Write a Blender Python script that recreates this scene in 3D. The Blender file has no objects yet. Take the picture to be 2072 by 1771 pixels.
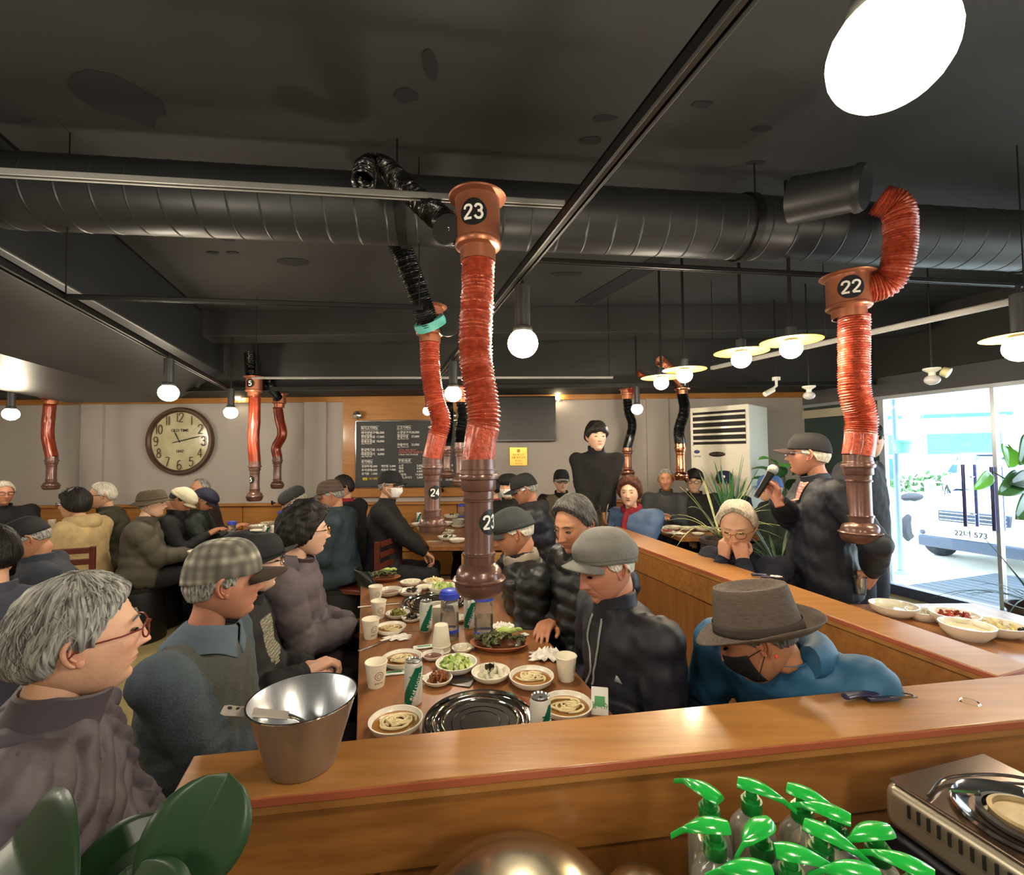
import bpy, math, random
import numpy as np
from math import pi, sin, cos, radians, degrees, atan, sqrt, exp
from mathutils import Vector, Matrix, Euler
from mathutils.bvhtree import BVHTree
random.seed(7)
SC = bpy.context.scene
COL = SC.collection
# ------------------------------------------------------------------ camera
FPX, CX, CY, CH = 950.0, 1036.0, 885.5, 1.5
PIT = atan(36.5 / FPX)
RC = Matrix.Rotation(pi / 2 + PIT, 3, 'X') @ Matrix.Rotation(-.01, 3, 'Z')
cam = bpy.data.cameras.new('camera')
cam.sensor_width = 36.0
cam.sensor_fit = 'HORIZONTAL'
cam.lens = 36.0 * FPX / 2072.0
cam.clip_start = .02
camo = bpy.data.objects.new('camera', cam)
camo.matrix_world = Matrix.Translation((0, 0, CH)) @ RC.to_4x4()
COL.objects.link(camo)
SC.camera = camo
# ------------------------------------------------------------------ colour management
SC.view_settings.view_transform = 'Standard'
SC.view_settings.look = 'None'
SC.view_settings.gamma = 1
SC.view_settings.exposure = .65
SC.view_settings.use_curve_mapping = False
# ------------------------------------------------------------------ daylight
W_ = bpy.data.worlds.new('daylight')
SC.world = W_
W_.use_nodes = True
_bg = W_.node_tree.nodes['Background']
_bg.inputs[0].default_value = (.72, .86, 1, 1)
_bg.inputs[1].default_value = 5.0
_s = bpy.data.lights.new('sun', 'SUN')
_s.energy = 8.0
_s.angle = radians(2)
_s.color = (1, .95, .86)
_so = bpy.data.objects.new('sun', _s)
_so.rotation_euler = Vector((-.25, .55, -1)).to_track_quat('-Z', 'Y').to_euler()
COL.objects.link(_so)
LAMP = 42.0       # radiance of a glowing bulb
WARM = (1.0, .74, .42)
LAMP_W = 15.0      # watts of each bulb's own light
# unseen fill lights added behind and beside the viewer, standing in for out-of-view bulbs
FILLS = [((-3.6, 1.2, 2.0), 34), ((1.0, -.9, 2.0), 40), ((-1.2, -1.2, 2.0), 32), ((-5.6, 2.6, 2.0), 30), ((2.9, .6, 2.0), 25), ((-1.55, 1.0, 1.95), 22)]
def lin(c):
    return tuple((x / 255 / 12.92) if x / 255 <= .04045 else ((x / 255 + .055) / 1.055) ** 2.4 for x in c[:3])

def ray(px, py):
    return RC @ Vector(((px - CX) / FPX, -(py - CY) / FPX, -1))
def Yp(px, py, y):
    r = ray(px, py)
    return Vector((0, 0, CH)) + r * (y / r.y)
def Zp(px, py, z):
    r = ray(px, py)
    return Vector((0, 0, CH)) + r * ((z - CH) / r.z)

# ------------------------------------------------------------------ materials
MATS = {}
def mat(name, col=None, rough=.6, metal=0, col2=None, ns=None, amt=.5, bump=0, bs=None, emit=None, es=1, coat=0,
        trans=0, ior=1.45, sheen=0, stretch=None, sss=0, alpha=1, spec=.5, contrast=(.3, .7)):
    if name in MATS: return MATS[name]
    m = bpy.data.materials.new(name); m.use_nodes = True
    nt = m.node_tree; N = nt.nodes; L = nt.links
    b = N['Principled BSDF']
    c = lin(col) if col else (1, 1, 1)
    b.inputs['Base Color'].default_value = (*c, 1)
    b.inputs['Roughness'].default_value = rough
    b.inputs['Metallic'].default_value = metal
    b.inputs['Coat Weight'].default_value = coat
    b.inputs['Coat Roughness'].default_value = .12
    b.inputs['Transmission Weight'].default_value = trans
    b.inputs['IOR'].default_value = ior
    b.inputs['Specular IOR Level'].default_value = spec
    b.inputs['Sheen Weight'].default_value = sheen
    b.inputs['Subsurface Weight'].default_value = sss
    if sss:
        b.inputs['Subsurface Radius'].default_value = (.012, .004, .002)
    if emit:
        b.inputs['Emission Color'].default_value = (*emit, 1)
        b.inputs['Emission Strength'].default_value = es
    if ns or bump:
        tc = N.new('ShaderNodeTexCoord'); mp = N.new('ShaderNodeMapping')
        L.new(tc.outputs['Object'], mp.inputs[0])
        if stretch: mp.inputs['Scale'].default_value = stretch
    if ns:
        t = N.new('ShaderNodeTexNoise'); t.inputs['Scale'].default_value = ns; t.inputs['Detail'].default_value = 5
        L.new(mp.outputs[0], t.inputs[0])
        r = N.new('ShaderNodeValToRGB')
        c2 = lin(col2) if col2 else tuple(x * (1 - amt) for x in c)
        r.color_ramp.elements[0].position = contrast[0]; r.color_ramp.elements[1].position = contrast[1]
        r.color_ramp.elements[0].color = (*c2, 1); r.color_ramp.elements[1].color = (*c, 1)
        L.new(t.outputs['Fac'], r.inputs[0]); L.new(r.outputs[0], b.inputs['Base Color'])
    if bump:
        t = N.new('ShaderNodeTexNoise'); t.inputs['Scale'].default_value = bs or 40; t.inputs['Detail'].default_value = 4
        L.new(mp.outputs[0], t.inputs[0])
        bp = N.new('ShaderNodeBump'); bp.inputs['Strength'].default_value = bump; bp.inputs['Distance'].default_value = .01
        L.new(t.outputs['Fac'], bp.inputs['Height']); L.new(bp.outputs[0], b.inputs['Normal'])
    MATS[name] = m
    return m

def glassmat(name, tint=(.95, 1, 1), fac=.12, rough=.02):
    """clear sheet glass: light passes straight through, with a Fresnel reflection"""
    if name in MATS: return MATS[name]
    m = bpy.data.materials.new(name); m.use_nodes = True
    nt = m.node_tree; N = nt.nodes; L = nt.links
    N.remove(N['Principled BSDF'])
    tr = N.new('ShaderNodeBsdfTransparent'); tr.inputs[0].default_value = (*tint, 1)
    gl = N.new('ShaderNodeBsdfGlossy'); gl.inputs['Roughness'].default_value = rough
    fr = N.new('ShaderNodeFresnel'); fr.inputs[0].default_value = 1.35
    mx = N.new('ShaderNodeMixShader')
    ad = N.new('ShaderNodeMath'); ad.operation = 'ADD'; ad.inputs[1].default_value = fac * .3
    L.new(fr.outputs[0], ad.inputs[0]); L.new(ad.outputs[0], mx.inputs[0])
    L.new(tr.outputs[0], mx.inputs[1]); L.new(gl.outputs[0], mx.inputs[2])
    L.new(mx.outputs[0], N['Material Output'].inputs[0])
    MATS[name] = m
    return m

# wood with the grain along local X by default
def wood(name, c1, c2, rough=.4, coat=.2, st=(1.2, 14, 14), ns=3):
    return mat(name, c1, rough, col2=c2, ns=ns, stretch=st, bump=.05, bs=8, coat=coat, contrast=(.25, .75))

WOOD = wood('partition oak', (164, 112, 56), (132, 84, 38), .42, .2)
WOODV = wood('panel oak', (150, 98, 48), (120, 74, 34), .45, .15, st=(14, 14, 1.2))
CAPW = wood('cap oak', (172, 122, 64), (146, 98, 48), .36, .3)
REDL = mat('red edge lipping', (164, 88, 60), .4, coat=.2)
TABW = wood('table walnut', (156, 106, 62), (108, 66, 36), .4, .25, st=(9, 1.0, 9), ns=2.4)
BLACKM = mat('black painted metal', (22, 22, 22), .45, .3)
CHROME = mat('chrome', (220, 220, 220), .12, 1)
STEEL = mat('brushed stainless steel', (190, 188, 180), .24, 1, ns=60, amt=.15, stretch=(1, 1, .03), bump=.02, bs=300)
COPPER = mat('copper plated', (178, 112, 82), .36, .55, ns=5, amt=.45)
BRONZE = mat('brown bronze enamel', (112, 80, 70), .34, .3, ns=25, amt=.3, coat=.5)
HOSE = mat('translucent orange hose', (190, 86, 56), .34, .25, ns=60, col2=(140, 50, 34), coat=.4, bump=.35, bs=130, sss=0)
HOSE2 = mat('amber red hose', (138, 52, 24), .3, .2, ns=9, col2=(104, 32, 14), coat=.2)
BHOSE = mat('black foil hose', (26, 27, 28), .2, .7, bump=.3, bs=120, coat=.5)
WHITE = mat('white glazed ceramic', (232, 228, 212), .25, coat=.5, ns=4, amt=.06)
PAPER = mat('white paper', (235, 230, 214), .8, bump=.2, bs=30)
TEXTW = mat('white print', (235, 235, 230), .6)
TEXTK = mat('dark print', (30, 28, 26), .6)
DARKB = mat('black round sticker', (16, 15, 16), .5)
GLASS = glassmat('window glass')
CLEAR = glassmat('clear plastic', (.9, .94, .93), .5, .05)

# ------------------------------------------------------------------ mesh building
class MB:
    def __init__(s): s.v = []; s.f = []
    def add(s, vs, fs):
        n = len(s.v); s.v.extend(tuple(v) for v in vs); s.f.extend(tuple(i + n for i in f) for f in fs); return s
    def box(s, c, d, rz=0, M=None):
        vs = [Vector((x * d[0] / 2, y * d[1] / 2, z * d[2] / 2)) for x in (-1, 1) for y in (-1, 1) for z in (-1, 1)]
        R = M if M is not None else Matrix.Rotation(rz, 3, 'Z')
        return s.add([Vector(c) + R @ v for v in vs], [(0, 1, 3, 2), (4, 6, 7, 5), (0, 4, 5, 1), (2, 3, 7, 6), (0, 2, 6, 4), (1, 5, 7, 3)])
    def grid(s, P, cu=False, cv=False):
        n, m = len(P), len(P[0]); vs = [p for r in P for p in r]; fs = []
        for i in range(n if cu else n - 1):
            for j in range(m if cv else m - 1):
                a, b = i, (i + 1) % n; c, d = j, (j + 1) % m
                fs.append((a * m + c, a * m + d, b * m + d, b * m + c))
        return s.add(vs, fs)
    def lathe(s, prof, c=(0, 0, 0), n=24, M=None, ph=0):
        c = Vector(c); M = M or Matrix.Identity(3)
        P = [[c + M @ Vector((max(r, 1e-5) * cos(2 * pi * k / n + ph), max(r, 1e-5) * sin(2 * pi * k / n + ph), z)) for k in range(n)] for r, z in prof]
        return s.grid(P, cv=True)
    def tube(s, pts, rs, n=12, caps=True, up=None, flat=1):
        pts = [Vector(p) for p in pts]
        if not hasattr(rs, '__len__'): rs = [rs] * len(pts)
        rows = []; prev = None
        for i, p in enumerate(pts):
            t = (pts[min(i + 1, len(pts) - 1)] - pts[max(i - 1, 0)])
            if t.length < 1e-9: t = Vector((0, 0, 1))
            t.normalize()
            if prev is None:
                a = Vector(up) if up else (Vector((0, 0, 1)) if abs(t.z) < .9 else Vector((1, 0, 0)))
            else: a = prev
            x = (a - t * a.dot(t)).normalized(); y = t.cross(x); prev = x
            rows.append([p + (x * cos(2 * pi * k / n) * flat + y * sin(2 * pi * k / n)) * rs[i] for k in range(n)])
        k0 = len(s.v); s.grid(rows, cv=True)
        if caps:
            s.f.append(tuple(k0 + k for k in range(n))[::-1]); e = k0 + (len(pts) - 1) * n; s.f.append(tuple(e + k for k in range(n)))
        return s
    def cyl(s, p0, p1, r0, r1=None, n=16): return s.tube([p0, p1], [r0, r0 if r1 is None else r1], n)
    def ell(s, c, r, n=16, m=10, M=None):
        c = Vector(c); M = M or Matrix.Identity(3)
        P = []
        for i in range(m + 1):
            a = -pi / 2 + pi * i / m
            P.append([c + M @ Vector((r[0] * cos(a) * cos(2 * pi * k / n), r[1] * cos(a) * sin(2 * pi * k / n), r[2] * sin(a))) for k in range(n)])
        return s.grid(P, cv=True)
    def prism(s, pts, h, axis='z'):
        n = len(pts); lo = [Vector(p) for p in pts]; d = Vector(h) if hasattr(h, '__len__') else Vector((0, 0, h))
        return s.add(lo + [p + d for p in lo], [tuple(range(n))[::-1], tuple(range(n, 2 * n))] + [(i, (i + 1) % n, n + (i + 1) % n, n + i) for i in range(n)])
    def mesh(s, name, mt, smooth=True, ang=40):
        me = bpy.data.meshes.new(name); me.from_pydata([tuple(v) for v in s.v], [], s.f)
        if mt: me.materials.append(mt)
        if smooth:
            me.shade_smooth(); me.set_sharp_from_angle(angle=radians(ang))
        return me
    def build(s, name, mt, parent=None, smooth=True, bev=0, loc=None, rot=None, solid=0, sub=0, ang=40):
        return link(name, s.mesh(name, mt, smooth, ang), parent, bev, loc, rot, solid, sub)

def link(name, me, parent=None, bev=0, loc=None, rot=None, solid=0, sub=0):
    o = bpy.data.objects.new(name, me); COL.objects.link(o)
    if parent: o.parent = parent
    if loc is not None: o.location = loc
    if rot is not None: o.rotation_euler = rot
    if solid:
        m = o.modifiers.new('solid', 'SOLIDIFY'); m.thickness = solid; m.offset = -1 if solid > 0 else 1; m.thickness = abs(solid)
    if sub:
        m = o.modifiers.new('sub', 'SUBSURF'); m.levels = m.render_levels = sub
    if bev:
        m = o.modifiers.new('bev', 'BEVEL'); m.width = bev; m.segments = 2; m.limit_method = 'ANGLE'; m.harden_normals = True
    return o

def tag(o, label, cat, group=None, kind=None):
    if label: o['label'] = label
    if cat: o['category'] = cat
    if group: o['group'] = group
    if kind: o['kind'] = kind
    return o
def thing(name, label, cat, loc=(0, 0, 0), rz=0, group=None):
    o = bpy.data.objects.new(name, None); COL.objects.link(o); o.empty_display_size = .05
    o.location = loc; o.rotation_euler = (0, 0, rz)
    return tag(o, label, cat, group)
def struct(o): o['kind'] = 'structure'; return o
def children(o): return [c for c in COL.objects if c.parent == o]
KIDS = {}
def dup(o, loc, rz=0, label=None, group=None, sc=1):
    if not KIDS.get(o.name): KIDS[o.name] = [(c, children(c)) for c in children(o)]
    r = o.copy(); COL.objects.link(r); r.location = loc; r.rotation_euler = (0, 0, rz)
    if sc != 1: r.scale = (sc, sc, sc)
    if label: r['label'] = label
    if group: r['group'] = group
    for c, gs in KIDS[o.name]:
        d = c.copy(); COL.objects.link(d); d.parent = r
        for g in gs:
            e = g.copy(); COL.objects.link(e); e.parent = d
    return r

def text_data(body, size, mt, ext=.0006, align='CENTER'):
    cu = bpy.data.curves.new('text', 'FONT'); cu.body = body; cu.size = size; cu.align_x = align; cu.align_y = 'CENTER'; cu.extrude = ext; cu.resolution_u = 3; cu.offset = size * .012
    o = bpy.data.objects.new('tmp', cu); COL.objects.link(o)
    me = bpy.data.meshes.new_from_object(o.evaluated_get(bpy.context.evaluated_depsgraph_get()))
    bpy.data.objects.remove(o)
    me.materials.clear(); me.materials.append(mt)
    return me
GLY = {'1': [((0, -.5), (0, .5))], '7': [((-.27, .5), (.27, .5), (-.1, -.5))], '4': [((.12, -.5), (.12, .5), (-.3, -.2), (.3, -.2))],
       '2': ['c', ((-.26, .22), (-.2, .42), (0, .5), (.22, .42), (.25, .2), (.1, -.06), (-.28, -.49)), ((-.28, -.49), (.28, -.49))],
       '3': ['c', ((-.25, .3), (-.12, .48), (.12, .47), (.23, .26), (.12, .06), (-.06, .03)), 'c', ((-.06, .03), (.16, .01), (.27, -.22), (.14, -.46), (-.1, -.49), (-.27, -.3))],
       '5': [((.24, .49), (-.18, .49), (-.22, .04)), 'c', ((-.22, .04), (0, .14), (.22, .02), (.26, -.22), (.12, -.46), (-.1, -.49), (-.27, -.34))],
       '6': ['c', ((.2, .42), (0, .5), (-.2, .32), (-.26, -.06), (-.22, -.38), (0, -.5), (.22, -.38), (.26, -.18), (.14, .03), (-.06, .05), (-.25, -.12))],
       '8': ['o', (0, .25, .2, .24), 'o', (0, -.24, .26, .25)], '0': ['o', (0, 0, .25, .49)]}
GLY['9'] = ['c', tuple((-x, -y) for x, y in GLY['6'][1])]
def stroke_data(body, h, th, mt, sx=1.0, adv=.78):
    mb = MB(); n = len(body)
    wd = [.34 if c == '1' else adv for c in body]; x0 = -sum(wd) / 2
    for c, w in zip(body, wd):
        cx_ = x0 + w / 2; x0 += w; mode = ''
        for g in GLY[c]:
            if g in ('c', 'o'): mode = g; continue
            if mode == 'o': pts = [(g[0] + g[2] * cos(a), g[1] + g[3] * sin(a)) for a in np.linspace(0, 2 * pi, 25)]
            else: pts = list(g)
            q = [Vector(((x + cx_) * h * sx, y * h, 0)) for x, y in pts]
            if mode == 'c': q = spline(q, 22)
            elif mode == '': q = [a.lerp(b_, t) for a, b_ in zip(q[:-1], q[1:]) for t in (0, .33, .66, 1)]
            for k in range(len(q) - 1):
                if (q[k + 1] - q[k]).length < 1e-6: continue
            q = [p for k, p in enumerate(q) if k == 0 or (p - q[k - 1]).length > 1e-6]
            L_, R_ = [], []
            for k, p in enumerate(q):
                d = (q[min(k + 1, len(q) - 1)] - q[max(k - 1, 0)]).normalized(); nn = Vector((-d.y, d.x, 0)) * th / 2
                L_.append(p + nn); R_.append(p - nn)
            zt = Vector((0, 0, .0009)); mb.grid([L_, [v + zt for v in L_], [v + zt for v in R_], R_], cu=True); mode = ''
    return mb.mesh('digits', mt, False)
def text(name, body, size, mt, loc, M, parent=None, ext=.0006, align='CENTER', sx=1):
    """M: 3x3 matrix mapping text x,y,z axes"""
    me = text_data(body, size, mt, ext, align)
    me.transform(Matrix.Translation(Vector(loc)) @ M.to_4x4() @ Matrix.Diagonal((sx, 1, 1, 1)))
    return link(name, me, parent)
FRONT = Matrix(((1, 0, 0), (0, 0, -1), (0, 1, 0)))   # text facing -Y
def wrap_text(name, body, size, mt, R, z, ang, parent, ext=.0008, tilt=0, sx=1):
    me = stroke_data(body, size * .62, size * .11, mt)
    if tilt: me.transform(Matrix.Rotation(tilt, 4, 'Z'))
    for v in me.vertices:
        a = ang + v.co.x * sx / R; r = R + v.co.z + .0012
        v.co = Vector((r * cos(a), r * sin(a), z + v.co.y))
    return link(name, me, parent)
def wrap_disc(name, rad, mt, R, z, ang, parent, squash=1):
    mb = MB(); P = []
    for i in range(7):
        P.append([])
        for k in range(28):
            x = rad * i / 6 * cos(2 * pi * k / 28) * squash; y = rad * i / 6 * sin(2 * pi * k / 28); a = ang + x / R
            P[-1].append(Vector(((R + .0009) * cos(a), (R + .0009) * sin(a), z + y)))
    mb.grid(P, cv=True)
    return mb.build(name, mt, parent)
def spline(pts, n):
    """Catmull-Rom through pts, n samples"""
    pts = [Vector(p) for p in pts]; out = []
    q = [pts[0] * 2 - pts[1]] + pts + [pts[-1] * 2 - pts[-2]]
    seg = len(pts) - 1
    for k in range(n):
        t = k / (n - 1) * seg; i = min(int(t), seg - 1); u = t - i
        a, b, c, d = q[i:i + 4]
        out.append(.5 * ((2 * b) + (c - a) * u + (2 * a - 5 * b + 4 * c - d) * u * u + (3 * b - a - 3 * c + d) * u ** 3))
    return out
# ================================================================== the room
D1 = Vector((-.305, 1, 0)).normalized()          # the direction the tables and tracks run
CEIL = 2.92; YB = 6.0
WALLG = mat('grey wall paint', (176, 170, 164), .8, ns=1.2, amt=.08, bump=.04, bs=60)
CEILM = mat('black ceiling paint', (48, 49, 50), .75, ns=1.1, col2=(34, 34, 32), bump=.15, bs=14)
DUCTM = mat('black duct paint', (46, 48, 50), .42, .2, ns=3, amt=.2)
FLOORM = mat('cream floor tile', (196, 180, 130), .28, ns=1.5, amt=.2, coat=.3)
b = MB(); b.box((-1.4, 1.3, -.05), (11.2, 9.6, .1)); struct(b.build('floor', FLOORM, smooth=False))
b = MB(); b.box((-1.0, 1.3, CEIL + .05), (12, 9.8, .1)); ceiling = struct(b.build('ceiling', CEILM, smooth=False))
# dark patches and a recessed slot in the ceiling
PATCH = mat('bare black ceiling patch', (24, 24, 25), .9)
rr = random.Random(3)
for px, py, w, h in ((822, 195, .1, .08), (870, 130, .05, .14), (590, 530, .22, .14), (430, 512, .09, .04), (470, 512, .09, .04), (460, 485, .08, .05), (1195, 285, .12, .05), (1225, 240, .1, .04), (1420, 212, .09, .04),
                     (1145, 555, .25, .1), (1540, 262, .1, .04), (1530, 330, .09, .03), (250, 205, .3, .28)):
    p = Zp(px, py, CEIL - .004); a0 = rr.random() * 6
    pts = [p + .5 * Vector((w * (.8 + .35 * rr.random()) * cos(k * pi / 6), h * (.7 + .5 * rr.random()) * sin(k * pi / 6), 0)) for k in range(12)]
    MB().prism(pts, .006).build('ceiling_stain', PATCH, ceiling, smooth=False)
A, B_ = Zp(1180, 615, CEIL - .006), Zp(1400, 492, CEIL - .006)
n_ = (B_ - A).normalized().cross(Vector((0, 0, 1))) * .09
MB().prism([A - n_, B_ - n_, B_ + n_, A + n_], .01).build('ceiling_slot', PATCH, ceiling, smooth=False)
# back wall
b = MB(); b.box((-1.6, YB + .1, CEIL / 2), (11.4, .2, CEIL)); wb = struct(b.build('wall_back', WALLG, smooth=False))
b = MB(); b.box((-7.05, 1.3, CEIL / 2), (.2, 9.6, CEIL)); struct(b.build('wall_left', WALLG, smooth=False))
b = MB(); b.box((-1.4, -3.5, CEIL / 2), (11.4, .2, CEIL)); struct(b.build('wall_behind', mat('dark rear wall', (120, 110, 98), .8), smooth=False))
# soffit above the back wall with a stepped edge
b = MB(); b.box((-1.6, 5.55, 2.6), (11.2, .9, .66)); struct(b.build('trim_1', CEILM, smooth=False, bev=.01))
b = MB(); b.box((-1.6, 4.6, 2.8), (11.2, .3, .26)); struct(b.build('trim_2', CEILM, smooth=False, bev=.01))
b = MB(); b.box((-1.6, 5.02, 2.24), (11.0, .06, .04)); struct(b.build('trim_3', BLACKM, smooth=False))
# pilasters (folds of the wall paper) and the timber band round the top
for px in (190, 640, 1330):
    p = Yp(px, 900, YB)
    b = MB(); b.box((p.x, YB - .02, 1.6), (.28, .05, 1.35)); b.build('pilaster', WALLG, wb, smooth=False, bev=.004)
TRIMW = wood('orange timber trim', (180, 126, 62), (156, 102, 44), .45, .2)
b = MB(); b.box((-1.6, YB - .02, 2.25), (11.2, .06, .09)); struct(b.build('trim_4', TRIMW, smooth=False, bev=.004))
# wainscot of boards
ws = MB(); ws.box((-1.6, YB - .05, .915), (11.2, .12, .03)); ws = struct(ws.build('baseboard_back', TRIMW, smooth=False, bev=.004))
x = -7.0; k = 0
while x < 3.5:
    for z0, z1 in ((.02, .3), (.31, .6), (.61, .895)):
        MB().box((x + .45, YB - .035, (z0 + z1) / 2), (.89, .05, z1 - z0)).build('board', TRIMW, ws, smooth=False, bev=.003)
    x += .9
# timber surround of the menu board
p0, p1 = Yp(697, 812, YB), Yp(948, 1010, YB)
pn = MB().box(((p0.x + p1.x) / 2, YB - .03, (p0.z + p1.z) / 2 + .04), (p1.x - p0.x, .05, p0.z - p1.z)); struct(pn.build('trim_5', TRIMW, smooth=False, bev=.004))
# window wall on the right: line from the far corner to the near end
WA, WBv = Vector((3.72, 6.0, 0)), Vector((5.35, .9, 0))
WD = (WBv - WA).normalized(); WN = Vector((WD.y, -WD.x, 0))
if WN.x < 0: WN = -WN
wr = math.atan2(WD.y, WD.x)
def wpos(s, z, off=0): return WA + WD * s + WN * off + Vector((0, 0, z))
WL = (WBv - WA).length
HEAD = mat('dark tinted header glass', (112, 114, 118), .14, .4, coat=.6)
b = MB(); b.box(wpos(WL / 2, 2.62, .06), (WL, .2, .62), wr); struct(b.build('wall_right', CEILM, smooth=False))
b = MB(); b.box(wpos(WL / 2, 2.2, .03), (WL, .04, .22), wr); struct(b.build('trim_6', HEAD, smooth=False))
WF = mat('silver window frame', (196, 204, 214), .3, .6)
fr = MB(); fr.box(wpos(WL / 2, 2.085, .03), (WL, .07, .04), wr); wframe = struct(fr.build('window_1', WF, smooth=False, bev=.004))
MB().box(wpos(WL / 2, .05, .03), (WL, .12, .1), wr).build('window_sill', mat('blue grey sill', (70, 78, 110), .35, .4), wframe, smooth=False, bev=.005)
for s in (.95, 1.9, 3.3, WL - .02):
    MB().box(wpos(s, 1.08, .03), (.03 if s > 1 else .06, .06, 1.98), wr).build('mullion', WF, wframe, smooth=False, bev=.003)
for s0, s1 in ((.98, 1.885), (1.915, 3.285), (3.315, WL - .04)):
    MB().box(wpos((s0 + s1) / 2, 1.08, .03), (s1 - s0, .01, 1.95), wr).build('pane', GLASS, wframe, smooth=False)
# darker glazed end bay beside the air conditioner
MB().box(wpos(.46, 1.08, .03), (.92, .012, 1.98), wr).build('pane', mat('grey green end pane', (70, 88, 86), .1, .2, coat=.6, emit=None), wframe, smooth=False)
MB().box(wpos(.46, 1.98, .0), (.9, .03, .1), wr).build('header_panel', mat('cream header strip', (214, 206, 176), .5), wframe, smooth=False)
# wall from window end back to the rear
rp = Vector((5.35, .9, 0))
b = MB(); b.box((4.85, -1.3, CEIL / 2), (1.0, 4.4, CEIL)); struct(b.build('wall_right_rear', WALLG, smooth=False))

# round ventilation duct under the ceiling
def duct_mesh(A, B, r, seam=.13):
    L = (B - A).length; n = int(L / seam); pts = []; rs = []
    for i in range(n):
        for u, d in ((0, 0), (.46, 0), (.5, .0022), (.54, 0)):
            pts.append(A + (B - A) * ((i + u) / n)); rs.append(r + d)
    return MB().tube(pts, rs, 32)
dA, dB = Vector((-2.2, 1.974, 2.66)), Vector((4.6, 2.78, 2.66))
du = thing('ventilation_duct', 'long black round spiral ventilation duct running across under the ceiling', 'duct', (0, 0, 0))
duct_mesh(dA, dB, .155).build('duct_pipe', DUCTM, du, ang=20)
for s in (.25, .5, .75):
    p = dA.lerp(dB, s)
    MB().lathe([(.158, -.02), (.166, -.02), (.166, .02), (.158, .02)], p, 28, M=(dB - dA).to_track_quat('Z', 'Y').to_matrix()).build('strap', BLACKM, du)
    for e in (-.13, .13):
        MB().cyl(p + Vector((0, e, .05)), p + Vector((0, e, CEIL - p.z)), .005, n=6).build('hanger_rod', BLACKM, du)
# branch stub toward pipe 22
q0, q1 = Zp(1640, 400, 2.6), Zp(1752, 378, 2.56)
MB().tube([q0 - (q1 - q0) * .35, q1], [.1, .085], 24).build('branch', DUCTM, du)
MB().lathe([(.0, .0), (.06, .0), (.085, .0), (.095, -.02), (.095, -.03), (.07, -.03)], q1, 24, M=(q1 - q0).to_track_quat('Z', 'Y').to_matrix()).build('branch_flange', DUCTM, du)

# big faceted box duct at the left, dropping to the back wall
prof = [(-5.75, 2.9), (-5.75, 2.5), (-4.95, 2.12), (-3.85, 2.12), (-3.3, 2.42), (-3.3, 2.9)]
y0, y1 = -3, 5.1
def sh(y): return -.305 * (y - 5.6)
b = MB(); b.prism([Vector((x + sh(y1), y1, z)) for x, z in prof], Vector((sh(y0) - sh(y1), y0 - y1, 0)))
bd = b.build('air_duct', DUCTM, smooth=False, bev=.01); tag(bd, 'big black faceted air duct boxed along the ceiling at the left', 'duct')

# thin conduits / lamp tracks
TRK = mat('track metal', (58, 58, 56), .3, .7)
def track(label, a, b_, w=.035, h=.035, rods=2, name='lamp_track', cat='track', light=False):
    t = thing(name, label, cat, (0, 0, 0))
    d = (b_ - a); M = d.to_track_quat('X', 'Z').to_matrix()
    mb = MB()
    for s in (-1, 1):
        mb.box((a + b_) / 2 + M @ Vector((0, s * w * .38, 0)), (d.length, w * .24, h), M=M)
    mb.box((a + b_) / 2 + Vector((0, 0, h * .35)), (d.length, w, h * .3), M=M)
    mb.build('rail', BLACKM if not light else mat('pale conduit', (150, 150, 146), .4, .5), t, smooth=False, bev=.002)
    MB().box((a + b_) / 2 - Vector((0, 0, h * .2)), (d.length, w * .3, h * .3), M=M).build('busbar', TRK, t, smooth=False)
    for k in range(rods):
        p = a + d * (.01 + .98 * k / max(1, rods - 1))
        MB().cyl(p, Vector((p.x, p.y, CEIL)),   .003, n=6).build('hanger_rod', BLACKM, t)
    return t
TZ = 2.2
T1a, T1b = Vector((.354 + .29 * .9, -.175, TZ)), Vector((-.29 * 5.0 + .57, 4.9, TZ))
track('black lamp track running over the long table from the top edge toward the menu board', T1a, T1b, rods=2)
T2a, T2b = Vector((-1.8 + .345 * 1.5, .1, TZ)), Vector((-1.8 - .345 * 3.1, 4.75, TZ))
track('black lamp track over the left aisle, running beside the faceted duct', T2a, T2b, rods=2)
T3a, T3b = Vector((2.5, 1.1, TZ)), Vector((1.52, 4.3, TZ))
track('pale lamp track by the window, ending above the air conditioner', Zp(2085, 601, TZ), Zp(1440, 745, TZ), rods=3, light=True, w=.03, h=.03)
track('thin conduit crossing in front of the round duct to pipe twenty-three', Zp(-60, 346, 2.42), Zp(1142, 414, 2.42), .026, .022, 0, 'conduit', 'conduit', True)
track('thin conduit on the ceiling leading right to pipe twenty-two', Zp(1085, 527, 2.42), Zp(2120, 580, 2.42), .026, .022, 0, 'conduit', 'conduit')
track('thin conduit crossing the ceiling at the left of the second pipe', Zp(125, 600, TZ), Zp(855, 622, TZ), .02, .02, 2, 'conduit', 'conduit')
track('thin conduit just in front of the back soffit', Zp(510, 765, TZ), Zp(1240, 764, TZ), .02, .02, 2, 'conduit', 'conduit', True)

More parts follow.
